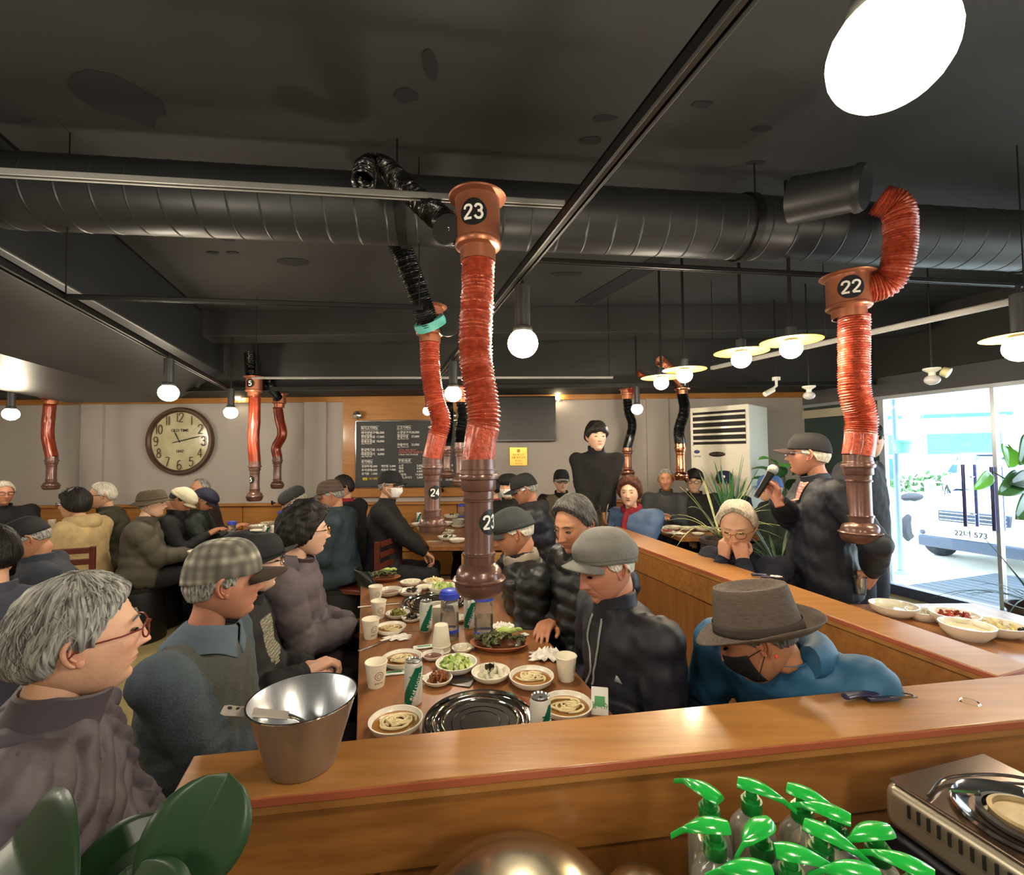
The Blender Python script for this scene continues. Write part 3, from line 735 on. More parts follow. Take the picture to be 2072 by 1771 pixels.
# ================================================================== tables
TZP = .74
LEGM = mat('black steel table leg', (24, 24, 25), .4, .5)
def table(label, nl, nr, L, dirv=D1, thick=.04, split=0, leaf=False, far_off=(0, 0)):
    nl, nr = Vector(nl), Vector(nr); up = Vector((0, 0, thick))
    c = (nl + nr) / 2
    t = thing('long_table', label, 'table', (c.x, c.y, 0))
    lo = lambda p: Vector(p) - Vector((c.x, c.y, 0))
    fl, f_r = nl + dirv * L + Vector((far_off[0], 0, 0)), nr + dirv * L + Vector((far_off[1], 0, 0))
    n = max(1, split)
    for k in range(n):
        a, b_ = k / n, (k + 1) / n
        q = [lo(nl.lerp(fl, a)), lo(nr.lerp(f_r, a)), lo(nr.lerp(f_r, b_ - (.002 if k < n - 1 else 0))), lo(nl.lerp(fl, b_ - (.002 if k < n - 1 else 0)))]
        MB().prism([p - up for p in q], thick).build('tabletop', TABW, t, smooth=False, bev=.004)
        m = sum(q, Vector()) / 4
        MB().box((m.x, m.y, .36), (.1, .1, .7)).build('leg', LEGM, t, smooth=False, bev=.005)
        MB().box((m.x, m.y, .01), (.45, .45, .02), math.atan2(dirv.y, dirv.x)).build('base_plate', LEGM, t, smooth=False, bev=.005)
    if leaf:
        MB().box(lo((nl + nr) / 2) + Vector((.02, -.02, -.1)), (.5, .06, .09)).build('drawer', wood('light drawer wood', (206, 160, 100), (178, 128, 70)), t, smooth=False, bev=.004)
    return t
# main table
mNL = Zp(721, 1500, TZP); mNR = Zp(1236, 1440, TZP)
mFL = Zp(730, 1176, TZP); mFR = Zp(1000, 1172, TZP)
dM = (mFL - mNL).normalized(); 
c = (mNL + mNR) / 2
t = thing('long_table', 'long walnut table under pipe 23 set with bowls, cups and two round grills', 'table', (c.x, c.y, 0))
NLx = mNL - dM * .1; NRx = mNR + (mNR - mFR).normalized() * .1
q = [NLx, NRx, mFR, mFL]; up = Vector((0, 0, .04)); lo = lambda p: Vector((p.x - c.x, p.y - c.y, p.z))
half = [(q[0], q[1], q[1].lerp(q[2], .499), q[0].lerp(q[3], .499)), (q[0].lerp(q[3], .5), q[1].lerp(q[2], .5), q[2], q[3])]
for h_ in half:
    MB().prism([lo(p) - up for p in h_], .04).build('tabletop', TABW, t, smooth=False, bev=.004)
    m = sum((lo(p) for p in h_), Vector()) / 4
    MB().box((m.x, m.y, .36), (.12, .12, .68)).build('leg', LEGM, t, smooth=False, bev=.005)
    MB().box((m.x, m.y, .01), (.45, .45, .02)).build('base_plate', LEGM, t, smooth=False)
# the other tables
tm = table('wooden table in the middle distance behind pipe 24, drawer under its near end', Zp(868, 1106, TZP), Zp(1112, 1104, TZP), 1.75, leaf=True, split=1)
tl = table('table on the left half in front of the beret man, crowded with dishes', Zp(376, 1137, TZP), Zp(556, 1122, TZP), 2.15, split=1)
tfl = table('far left table by the wall with a white cup on it', Vector((-5.35, 4.75, TZP)), Vector((-4.65, 4.7, TZP)), 1.05)
tr = table('table by the air conditioner where four men sit facing the room', Vector((1.52, 4.3, TZP)), Vector((2.42, 4.3, TZP)), .68, Vector((-.08, 1, 0)).normalized())
tw = table('table under the shop window behind the oak partition holding side dishes', Vector((1.63, 1.4, TZP)), Vector((2.5, 1.4, TZP)), 1.0, Vector((-.2, 1, 0)).normalized())

# ================================================================== tableware
BROTH = mat('brown broth', (150, 104, 52), .1, coat=.8)
NOOD = mat('pale noodles', (222, 206, 160), .4, ns=20, amt=.15)
KIM = mat('brown pickles', (150, 92, 46), .4, ns=40, col2=(96, 48, 26), coat=.4)
LETT = mat('shredded lettuce', (206, 214, 140), .45, ns=30, col2=(140, 176, 80))
LETD = mat('dark leaf lettuce', (52, 44, 34), .4, ns=22, col2=(86, 96, 46), coat=.3)
SEAW = mat('black seaweed', (40, 34, 26), .4)
SAUC = mat('red brown sauce', (104, 50, 40), .2, coat=.6)
RAD = mat('white radish', (226, 222, 200), .3, ns=18, amt=.12)
CLAY = mat('terracotta clay', (168, 104, 66), .6, ns=15, amt=.2)
GRE = mat('cooked greens', (150, 140, 66), .4, ns=30, col2=(90, 92, 36))
def bowl_mesh(r, h, tw_=.004):
    return MB().lathe([(0, .003), (r * .55, .002), (r * .62, 0), (r * .66, .004), (r * .93, h * .5), (r, h), (r - .002, h + .002), (r - tw_, h), (r * .9 - tw_, h * .5), (r * .6, .012), (0, .01)], n=36).mesh('bowl', WHITE)
BOWL = {}
def bowl(px, py, wpx, food, label, z=TZP, group=None, name='bowl', hr=.36, off=None):
    hr = hr * .62
    p = off if off is not None else Zp(px, py, z)
    if off is None:
        r0 = wpx / 2 / FPX * p.y * .97; h = r0 * hr * 2
        # the pixel marks the rim centre: slide to the rim height
        p = Zp(px, py, z + h); p.z = z
    else: r0 = wpx; h = r0 * hr * 2
    h = min(h, .05)
    key = round(h / r0, 1); h = key * r0
    if key not in BOWL: BOWL[key] = bowl_mesh(1, key, .06)
    t = thing(name, label, 'bowl' if r0 > .055 else 'dish', p, 0, group)
    link(name + '_body', BOWL[key], t).scale = (r0, r0, r0)
    rr = random.Random(int(px * 7 + py))
    fz = h * .62
    def disc(m, z0=fz, R=.9, nm='broth'):
        MB().lathe([(0, z0), (r0 * R, z0)], n=28).build(nm, m, t)
    def blobs(m, n, s, zz=fz, nm='food', flat=.5, R=.68):
        mb = MB()
        for k in range(n):
            a = rr.random() * 6.28; q_ = r0 * R * sqrt(rr.random()); e = s * (.7 + .6 * rr.random())
            M = Euler((rr.random() * 3, rr.random() * 3, rr.random() * 3)).to_matrix()
            mb.ell((q_ * cos(a), q_ * sin(a), zz + e * .35 + (r0 - q_) * .12), (e, e * .55, e * flat * .5), 7, 5, M)
        o = mb.build(nm, m, t); o['kind'] = 'stuff'; return o
    def swirls(m, n, rad, zz=fz):
        mb = MB()
        for k in range(n):
            a0 = rr.random() * 6.28; cx, cy = r0 * .22 * (rr.random() - .5) * 2, r0 * .2 * (rr.random() - .5) * 2; R0 = r0 * (.15 + .45 * rr.random())
            pts = [(cx + R0 * cos(a0 + j * .5) * (1 + .02 * j), cy + R0 * .8 * sin(a0 + j * .5), zz + .002 + .008 * rr.random() * (k / n) + .006 * (1 - R0 / r0 / .6)) for j in range(9)]
            mb.tube(spline(pts, 18), rad, 6)
        o = mb.build('noodles', m, t); o['kind'] = 'stuff'; return o
    if food == 'noodle': disc(BROTH); swirls(NOOD, 12, .0035)
    elif food == 'pickle': disc(KIM, fz * .6, .8); blobs(KIM, 34, .013)
    elif food == 'lettuce': disc(LETT, fz * .8, .9); blobs(LETT, 60, .016, flat=.25); blobs(RAD, 14, .012)
    elif food == 'radish': disc(RAD, fz * .8); blobs(RAD, 20, .014); blobs(SEAW, 10, .014, fz + .008, 'seaweed', .2, .3)
    elif food == 'sauce': disc(SAUC, fz * .7, .8)
    elif food == 'greens': disc(GRE, fz * .6, .85); blobs(GRE, 30, .012, flat=.3)
    elif food == 'black': disc(SAUC, fz * .5, .8); blobs(SEAW, 16, .013, R=.5)
    elif food == 'white': disc(RAD, fz * .8, .9); blobs(RAD, 12, .01)
    elif food == 'clear': disc(mat('clear broth', (214, 206, 172), .1, coat=.5))
    elif food == 'red': blobs(mat('red kimchi', (176, 74, 52), .3, ns=30, amt=.4, coat=.5), 26, .014); disc(mat('red kimchi', None), fz * .4, .8)
    elif food == 'bean': blobs(mat('bean sprouts', (222, 208, 150), .4), 34, .014, flat=.25); disc(RAD, fz * .4, .8)
    return t
for a in (
    (801, 1452, 105, 'noodle', 'noodle soup bowl at the near left corner of the long table'),
    (1075.6, 1364, 88, 'noodle', 'noodle soup bowl above and right of the near grill, beside a paper cup'),
    (1146, 1420, 102, 'noodle', 'large noodle soup bowl right of the near grill'),
    (813.6, 1327, 79, 'noodle', 'noodle soup bowl left of the small red sauce dish'),
    (790, 1266, 61, 'noodle', 'smaller noodle soup bowl beside the third paper cup from the near end'),
    (923.5, 1337, 81, 'lettuce', 'bowl heaped with shredded pale green lettuce behind the near grill'),
    (993, 1356, 76, 'radish', 'bowl of white radish topped with black seaweed'),
    (886, 1369, 58, 'pickle', 'bowl of brown pickles right of the nearest green and white can'),
    (876, 1322, 45, 'sauce', 'small dish of dark red sauce beside the upturned cups'),
    (935, 1308, 42, 'white', 'small white dish tucked behind the lettuce bowl'),
    (805, 1238, 48, 'greens', 'small bowl of seasoned greens beside the second paper cup'),
    (833, 1247, 40, 'black', 'small dish of black beans left of the middle can'),
    (787.6, 1192, 52, 'sauce', 'shallow bowl of brown broth near the far left corner of the table'),
    (830, 1193, 46, 'black', 'small bowl with dark pickles before the far grill'),
    (830.6, 1175, 41, 'white', 'white dish beside the far clay platter'),
    (877, 1173, 41, 'bean', 'dish with a dark and a pale side at the far end of the table'),
    (859, 1185, 32, 'clear', 'smallest white dish between larger dishes at the far end'),
    (896, 1184, 58, 'lettuce', 'bowl of yellow green lettuce at the foot of pipe 23'),
    (930, 1248, 36, 'white', 'white dish behind the water bottles')):
    bowl(*a, group='white dishes on the long table')
# dishes on the other tables
for i, (px, py, w, f) in enumerate(((915, 1041, 34, 'radish'), (900, 1056, 34, 'clear'), (928, 1060, 30, 'white'), (903, 1073, 34, 'greens'), (905, 1084, 38, 'black'), (925, 1090, 34, 'sauce'), (887, 1048, 24, 'white'), (845, 1058, 26, 'clear'))):
    bowl(px, py, w, f, ['dish of white radish at the back', 'clear soup bowl', 'small white dish close to pipe 23', 'dish of greens', 'dish with dark leaves', 'sauce dish at the near edge', 'tiny dish beside pipe 24', 'pale dish left of pipe 24'][i] + ' on the middle distance table', group='dishes on the middle table')
for i, (px, py, w, f) in enumerate(((522, 1062, 36, 'white'), (545, 1056, 34, 'bean'), (516, 1072, 34, 'clear'), (570, 1066, 34, 'white'), (548, 1092, 40, 'bean'), (508, 1085, 30, 'radish'), (472, 1098, 30, 'clear'), (404, 1112, 42, 'clear'))):
    bowl(px, py, w, f, ['white dish at the back', 'stacked dish of sprouts', 'pale bowl', 'wide dish before the beret man', 'dish of crumpled sprouts', 'radish dish', 'pale dish by the blue lidded bottle', 'pale yellow dish at the near left corner'][i] + ' on the crowded left table', group='dishes on the left table')
for i, (px, py, w, f) in enumerate(((1338, 1066, 30, 'white'), (1362, 1064, 34, 'clear'), (1390, 1066, 32, 'white'), (1422, 1066, 34, 'bean'), (1352, 1074, 28, 'red'), (1446, 1068, 28, 'radish'), (1412, 1078, 24, 'clear'))):
    bowl(px, py, w, f, ['white dish at the left', 'soup bowl', 'wide white dish', 'dish of sprouts', 'red dish', 'radish dish', 'pale small dish near the front edge'][i] + ' on the table by the air conditioner', group='dishes by the air conditioner')
for i, (px, py, w, f) in enumerate(((1808, 1218, 78, 'clear'), (1833, 1226, 40, 'white'), (1868, 1235, 56, 'white'), (1932, 1240, 76, 'red'), (1956, 1262, 84, 'clear'), (2018, 1256, 84, 'bean'), (2066, 1274, 50, 'black'))):
    bowl(px, py, w, f, ['large soup bowl furthest back', 'small white dish beside the large soup bowl', 'white dish with sauce', 'bowl of red kimchi', 'empty looking cream bowl nearest the partition', 'bowl of yellow sprouts', 'dish cut by the right edge'][i] + ' on the table under the window', group='dishes under the window', hr=.5)
# clay platters
def platter(px, py, wpx, label, rz=0, n=40):
    p = Zp(px, py, TZP); r0 = wpx / 2 / FPX * p.y
    t = thing('clay_platter', label, 'platter', p, rz)
    o = MB().lathe([(0, .004), (.6, .0), (.8, .08), (1, .26), (.98, .28), (.93, .26), (.75, .1), (0, .07)], n=36).build('platter_body', CLAY, t); o.scale = (r0, r0 * .62, r0 * .8)
    mb = MB(); rr = random.Random(int(px))
    for k in range(n):
        a = rr.random() * 6.28; q_ = r0 * .8 * sqrt(rr.random()); e = r0 * .16
        P = []
        M = Euler((rr.random() * .9 - .45, rr.random() * .9 - .45, rr.random() * 6)).to_matrix(); cpt = Vector((q_ * cos(a), q_ * .6 * sin(a), r0 * .25 + (r0 - q_) * .22))
        for i in range(6):
            P.append([cpt + M @ Vector(((i / 5 - .5) * e * 2.4, (j / 4 - .5) * e * 1.6 * sin(pi * (i + .6) / 6.2), .006 * sin(i * 2.1 + j * 2.6 + k))) for j in range(5)])
        mb.grid(P)
    o = mb.build('dark_lettuce', LETD, t, solid=.0012); o['kind'] = 'stuff'
    mb = MB()
    for k in range(10):
        a = rr.random() * 1.6 + .8; q_ = r0 * .5 * rr.random()
        cpt = Vector((q_ * cos(a) * 1.2, q_ * .6 * sin(a) + r0 * .15, r0 * .42))
        mb.tube(spline([cpt, cpt + Vector((r0 * .2, 0, .012)), cpt + Vector((r0 * .42, .01, .004))], 8), [.008, .006, .005, .004, .006, .008, .008, .004], 6)
    o = mb.build('lettuce_stems', LETT, t); o['kind'] = 'stuff'
    return t
platter(1010, 1312, 118, 'terracotta platter of dark lettuce leaves near the table middle', -.1)
platter(771.7, 1175, 77, 'terracotta platter of lettuce at the far left corner of the long table', 0)
# cups
CUPM = mat('paper cup', (236, 230, 208), .7)
SEAL = mat('brown cup emblem', (120, 104, 92), .6)
def cup_proto():
    t = thing('paper_cup', '', 'cup')
    MB().lathe([(0, .004), (.024, .003), (.025, 0), (.0265, .002), (.0355, .076), (.0372, .077), (.0375, .079), (.036, .081), (.0345, .079), (.0255, .006), (0, .006)], n=28).build('cup_wall', CUPM, t)
    a = radians(-55)
    mb = MB()
    for r1, r2 in ((.0145, .0125), (.008, .0062)):
        P = [[], []]
        for k in range(24):
            for j, r in enumerate((r1, r2)):
                x, z = r * cos(2 * pi * k / 24), r * sin(2 * pi * k / 24); R = .0312 + z * .12 + .0007
                P[j].append(Vector((R * cos(a + x / R), R * sin(a + x / R), .042 + z)))
        mb.grid(P, cv=True)
    mb.build('emblem', SEAL, t)
    me = text_data('종이컵 커피', .006, SEAL)
    for v in me.vertices:
        an = a + v.co.x / .03; v.co = Vector((.0295 * cos(an), .0295 * sin(an), .018 + v.co.y))
    link('emblem_text', me, t)
    return t
cp = cup_proto(); first = True
def cup(px, py, label, z=TZP, rz=0, sc=1, flip=False, dz=0):
    global first
    p = Zp(px, py, z); p.z += dz
    if first: o = cp; cp.location = p; cp['label'] = label; cp['group'] = 'white paper cups'; cp.rotation_euler.z = rz; first = False
    else: o = dup(cp, p, rz, label, 'white paper cups')
    if flip: o.rotation_euler = (pi, 0, -rz); o.location.z += .081
    return o
cup(761, 1388, 'paper cup nearest the steel bucket, left of the nearest can', sc=1)
cup(760, 1217, 'farthest paper cup on the left edge of the long table')
cup(766, 1250, 'second farthest paper cup on the left edge of the long table')
cup(750, 1291, 'third paper cup along the left edge of the long table', rz=.2)
cup(1146, 1375, 'paper cup at the right side, in front of the man in the grey cap', rz=.6)
cup(893, 1318, 'lower upturned cup of the stack at the table middle', flip=True)
cup(893, 1318, 'upper upturned cup of the stack at the table middle', flip=True, dz=.022, rz=.3)
cup(543, 1096, 'paper cup among the dishes on the crowded left table')
cup(527, 1094, 'second paper cup on the crowded left table, beside a can')
cup(105, 1066, 'white cup on the far left table')
cup(1216, 1062, 'small blue and white cup on the partition end by the waiter', z=PZ)
# cans
CANW = mat('white can lacquer', (222, 226, 218), .3, .3); CANG = mat('green can print', (22, 112, 84), .3, .3); ALU = mat('can aluminium', (210, 212, 212), .22, 1)
def can_proto():
    t = thing('drink_can', '', 'can')
    MB().lathe([(0, .004), (.018, .004), (.022, 0), (.0245, .003), (.0275, .012), (.0275, .118), (.0235, .128)], n=32).build('can_body', CANW, t)
    MB().lathe([(.0236, .1275), (.0245, .131), (.023, .132), (.021, .128), (0, .128)], n=32).build('can_lid', ALU, t)
    MB().lathe([(.004, .1285), (.009, .1285), (.009, .1298), (.004, .1298)], (0, -.004, 0), n=16).build('pull_tab', ALU, t)
    # slanting green band wrapped on the body
    for a0, w0, w1 in ((radians(-60), .2, .0), (radians(120), .2, 0)):
        P = []
        for i in range(15):
            z = .008 + .108 * i / 14; s = a0 - 1.0 + 1.5 * i / 14
            P.append([Vector(((.0278) * cos(s + u * 1.25), (.0278) * sin(s + u * 1.25), z)) for u in np.linspace(-.5 - .3 * (1 - i / 14), .35, 9)])
        MB().grid(P).build('green_band', CANG, t)
        mb = MB(); st = []
        for k in range(10):
            r = .012 if k % 2 == 0 else .005; an = pi / 2 + k * pi / 5; x, z = r * cos(an), r * sin(an); s = a0 - .45 + x / .0278
            st.append(Vector((.0282 * cos(s), .0282 * sin(s), .088 + z)))
        s = a0 - .45; st.append(Vector((.0282 * cos(s), .0282 * sin(s), .088)))
        mb.add(st, [(k, (k + 1) % 10, 10) for k in range(10)]); mb.build('green_star', CANG, t)
        me = text_data('칠성사이다', .0185, TEXTW, .0003)
        me.transform(Matrix.Rotation(radians(68), 4, 'Z'))
        for v in me.vertices:
            s = a0 + .12 + v.co.x / .0278; v.co = Vector(((.0284 + v.co.z) * cos(s), (.0284 + v.co.z) * sin(s), .058 + v.co.y))
        link('can_lettering', me, t)
    return t
cn = can_proto(); cfirst = True
def can(px, py, label, z=TZP, rz=0):
    global cfirst
    p = Zp(px, py, z)
    if cfirst: cn.location = p; cn['label'] = label; cn['group'] = 'green and white drink cans'; cn.rotation_euler.z = rz; cfirst = False; return cn
    return dup(cn, p, rz, label, 'green and white drink cans')
can(836.7, 1423, 'nearest green and white soda can, left of the near grill')
can(862, 1277, 'soda can left of the clear plastic tub', rz=.5)
can(951, 1271, 'soda can half hidden behind the second water bottle', rz=-.1)
can(1094, 1512, 'soda can just behind the partition cap, lid up', rz=.4)
can(848, 1060, 'soda can left of pipe 24 on the middle distance table')
can(538, 1093, 'soda can on the crowded left table beside a paper cup', rz=.5)
can(553, 1090, 'second soda can on the crowded left table', rz=1.2)
can(1335, 1062, 'left soda can beside the plastic tub near the air conditioner'); can(1344, 1060, 'middle soda can beside the plastic tub near the air conditioner', rz=1); can(1353, 1062, 'right soda can touching the plastic tub near the air conditioner', rz=2)
# water bottles
WAT = mat('cloudy clear bottle plastic', (226, 234, 232), .06, trans=.96, ior=1.12)
BLID = mat('cobalt blue lid', (58, 78, 196), .35)
def bottle_proto():
    t = thing('water_bottle', '', 'bottle')
    MB().lathe([(0, .003), (.036, .002), (.039, .006), (.039, .05), (.037, .054), (.037, .06), (.039, .064), (.038, .12), (.034, .165), (.036, .17), (.036, .176)], n=28).build('bottle_body', mat('clouded bottle', (232, 236, 234), .12, trans=.9, ior=1.1), t)
    MB().lathe([(0, .008), (.037, .008), (.037, .1), (0, .1)], n=24).build('water', glassmat('water', (.86, .9, .88), .3), t)
    MB().lathe([(.0, .202), (.03, .202), (.036, .198), (.037, .192), (.0415, .19), (.042, .168), (.038, .166)], n=28).build('lid', BLID, t)
    MB().lathe([(.0395, .03), (.0397, .03), (.0397, .044), (.0395, .044)], n=24).build('blue_band', BLID, t)
    return t
bp = bottle_proto(); bp.location = Zp(909.7, 1292, TZP); bp['label'] = 'blue lidded water bottle at the table middle, left one'; bp['group'] = 'blue lidded water bottles'
dup(bp, Zp(979, 1296, TZP), 0, 'blue lidded water bottle under the mouth of pipe 23', 'blue lidded water bottles')
dup(bp, Zp(469, 1095, TZP), 0, 'blue lidded bottle standing alone on the left table', 'blue lidded water bottles', sc=.9)
dup(bp, Zp(569, 1068, TZP), 0, 'blue lidded bottle before the beret man', 'blue lidded water bottles', sc=.9)
dup(bp, Zp(934, 1050, TZP), 0, 'blue lidded jar of cutlery beside pipe 23 on the middle table', 'blue lidded water bottles', sc=.9)
dup(bp, Zp(1346, 1058, TZP), 0, 'blue lidded bottle on the table by the air conditioner', 'blue lidded water bottles', sc=.9)
def tub(px, py, label, r=.05, h=.075):
    p = Zp(px, py, TZP); t = thing('plastic_tub', label, 'tub', p)
    MB().lathe([(0, .002), (r * .75, .0), (r, h), (r * 1.05, h), (r * .97, h - .003), (r * .72, .004), (0, .004)], n=28).build('tub_wall', mat('frosted tub', (222, 222, 206), .3, trans=.5), t)
    MB().ell((0, 0, h * .55), (r * .8, r * .8, h * .4), 16, 8).build('tub_contents', mat('crumpled ice bag', (214, 210, 190), .4, ns=30, amt=.2), t)
tub(887, 1256, 'clear plastic tub between the far grill and the water bottle')
tub(928, 1066, 'bulging frosted tub on the middle distance table', .07, .08); tub(1374, 1060, 'frosted plastic tub beside the soda cans near the air conditioner', .08, .08)
# grills
def grill(px, py, wpx, label):
    p = Zp(px, py, TZP); r = wpx / 2 / FPX * p.y
    t = thing('table_grill', label, 'grill', p)
    MB().lathe([(r * .8, -.0), (r, .0), (r * 1.02, .008), (r * .99, .016), (r * .95, .014), (r * .93, .006), (r * .88, .004), (r * .86, .008), (r * .84, .006)], n=56).build('rim_ring', mat('polished grill steel', (200, 198, 188), .1, 1), t)
    MB().lathe([(r * .85, .012), (r * .82, .006), (r * .76, .004), (r * .74, .009), (r * .7, .01), (r * .68, .005), (r * .64, .002)], n=56).build('inner_ring', mat('polished grill steel', (200, 198, 188), .1, 1), t)
    MB().lathe([(r * .67, .0025), (r * .5, .0015), (0, .0015)], n=40).build('grill_pit', mat('black grill pit', (30, 20, 16), .7, ns=20, amt=.4), t)
    mb = MB()
    for k in range(-5, 6):
        x_ = k * r * .11; L = sqrt(max(0, (r * .64) ** 2 - x_ ** 2)); mb.box((x_, 0, .004), (.0025, 2 * L, .002))
    mb = MB()
    for k in (.34, .5): mb.lathe([(r * k, .0015), (r * k + .002, .0032), (r * k + .004, .0015)], n=40)
    mb.build('grate_rings', mat('dark grate', (50, 44, 40), .3, .9), t)
    return t
grill(972, 1462, 222, 'large round steel table grill at the near end of the long table')
grill(880, 1221, 130, 'smaller looking round grill at the far end of the long table')
# hole plates so grill sits in a dark plate
p = Zp(925, 1378, TZP); o = MB().box((p.x, p.y, TZP + .002), (.12, .07, .004), -.3).build('control_plate', mat('dark switch plate', (70, 68, 62), .2, .6), bev=.001); tag(o, 'dark metal switch plate set in the table behind the near grill', 'plate')
# tissues, wipes, cutlery
def tissue(px, py, s, label, z=TZP, hh=.03):
    p = Zp(px, py, z); rr = random.Random(int(px + py)); P = []
    for i in range(14):
        P.append([])
        for j in range(12):
            u, v = i / 13 - .5, j / 11 - .5; e = 1 - max(abs(u), abs(v)) * 1.6
            P[-1].append(p + Vector((u * s * (1 + .3 * sin(j * 1.7)), v * s * .7 * (1 + .25 * cos(i * 1.3)), .003 + max(0, e) * hh * (.5 + .5 * sin(i * 1.9 + rr.random() * 1.4) * cos(j * 1.5 + rr.random())))))
    o = MB().grid(P).build('crumpled_tissue', mat('white tissue', (236, 232, 222), .8, sss=0), solid=.0008); tag(o, label, 'tissue', 'crumpled tissues'); return o
tissue(1017, 1270, .09, 'crumpled tissue beside the second water bottle'); tissue(1106, 1332, .11, 'crumpled tissue standing beside the right hand cup', hh=.06); tissue(803, 1291, .1, 'tissue under the steel chopsticks by the third cup', hh=.012); tissue(1372, 1081, .12, 'folded tissue at the near edge of the table by the air conditioner')
tissue(925, 1060, .1, 'tissue on the middle distance table'); tissue(548, 1098, .14, 'crumpled paper on the left table'); tissue(590, 1072, .1, 'paper napkin before the beret man')
GPR = mat('green wipe print', (84, 160, 104), .6)
def wipe(px, py, rz, label, w=.085, d=.03, M=None, z=TZP):
    p = Zp(px, py, z); t = thing('wet_wipe_packet', label, 'packet', p, rz, 'white wet wipe packets')
    if M: t.rotation_euler = M
    MB().box((0, 0, .004), (w, d, .005)).build('packet', mat('glossy white packet', (232, 234, 228), .3), t, bev=.002, smooth=False)
    MB().box((0, 0, .0068), (w * .6, d * .35, .0006)).build('printed_band', GPR, t, smooth=False)
    return t
wipe(1052, 1290, .75, 'wipe packet at the right edge near the resting hand'); wipe(798, 1364, .2, 'wipe packet left of the pickles bowl'); wipe(866, 1372, .5, 'wipe packet behind the nearest can'); wipe(858, 1311, .25, 'wipe packet beside the upturned cups')
t = wipe(1214, 1440, 0, 'upright printed wipe packet by the partition at the right table corner', .05, .075, (radians(65), 0, radians(-12))); t.location.z += .03
text('packet_lettering', '물티슈', .018, GPR, (0, -.012, .0075), Matrix.Identity(3), t)
def rods(pa, pb, label, m=STEEL, n=2, name='chopsticks', r=.0024, z=TZP + .004, gap=.008):
    A, B_ = Zp(*pa, z), Zp(*pb, z); t = thing(name, label, name, A); d = (B_ - A).normalized(); nn = Vector((-d.y, d.x, 0))
    for k in range(n): MB().tube([nn * gap * k, (B_ - A) * .5 + nn * gap * k * .7, (B_ - A) + nn * gap * k * .3], [r, r * .9, r * .6], 8).build('stick', m, t)
    return t
rods((727, 1318), (815, 1285), 'steel chopsticks reaching over the table edge to the tissue')
rods((724, 1229), (808, 1221), 'white chopsticks in paper lying beside the second cup', PAPER, 1, 'wrapped_chopsticks', .004)
rods((752, 1224), (806, 1220), 'steel spoon lying behind the second cup', STEEL, 1, 'spoon', .003)
rods((862, 1096), (905, 1094), 'steel chopsticks at the near edge of the middle table')
rods((570, 1040), (560, 1064), 'steel ladle standing in a dish on the left table', STEEL, 1, 'ladle', .006)

# ================================================================== on the partitions
# steel bucket with spatula
pb = Zp(613, 1545, PZ)
t = thing('steel_bucket', 'brushed steel bucket standing on the front partition cap at the left', 'bucket', pb)
BR0, BR1, BH = .062, .1, .128
MB().lathe([(0, .002), (BR0 * .93, 0), (BR0, .003), (BR1, BH), (BR1 + .0015, BH + .001), (BR1 - .0015, BH), (BR0 - .002, .006), (0, .006)], n=56).build('bucket_wall', mat('bucket steel', (214, 220, 228), .3, .92, ns=90, amt=.12, stretch=(1, 1, .02), bump=.03, bs=200), t, ang=60)
MB().lathe([(BR1 - .001, BH - .001), (BR1 + .002, BH), (BR1 + .002, BH + .002), (BR1 - .001, BH + .002)], n=56).build('rim', CHROME, t)
# spatula handle leaning in the bucket
ha = Zp(450, 1437, PZ + .118) - pb; hb_ = Vector((.01, .02, .075))
t2 = thing('steel_spatula', 'grey handled steel spatula leaning across the rim of the bucket', 'spatula', pb)
dirh = (hb_ - ha)
HM = mat('grey handle steel', (178, 172, 164), .4, .25)
mid = ha + dirh * .72
M = dirh.to_track_quat('X', 'Z').to_matrix()
P = []
for i in range(16):
    u = i / 15; c_ = ha.lerp(mid, u); w = .012 + .008 * (1 - u) ** 2 if u > .06 else .014
    P.append([c_ + M @ Vector((0, w * sin(a) * 1.0, .0045 * cos(a) + (.003 if abs(sin(a)) < .5 and u > .25 else 0))) for a in np.linspace(0, 2 * pi, 13)[:-1]])
mb = MB().grid(P, cv=True); mb.f.append(tuple(range(12))); mb.build('handle', HM, t2)
for s in (.07, .16): MB().cyl(ha + dirh * s + M @ Vector((0, 0, .004)), ha + dirh * s + M @ Vector((0, 0, .0062)), .004, n=14).build('rivet_hole', TEXTK, t2)
MB().tube(spline([mid, mid + dirh * .12 + Vector((0, 0, -.004)), hb_ + Vector((.01, 0, -.03)), hb_ + Vector((.02, 0, -.06))], 14), [.011, .01, .009, .008, .008, .009, .011, .013, .015, .017, .018, .018, .018, .017], 12, flat=.3).build('blade', STEEL, t2)
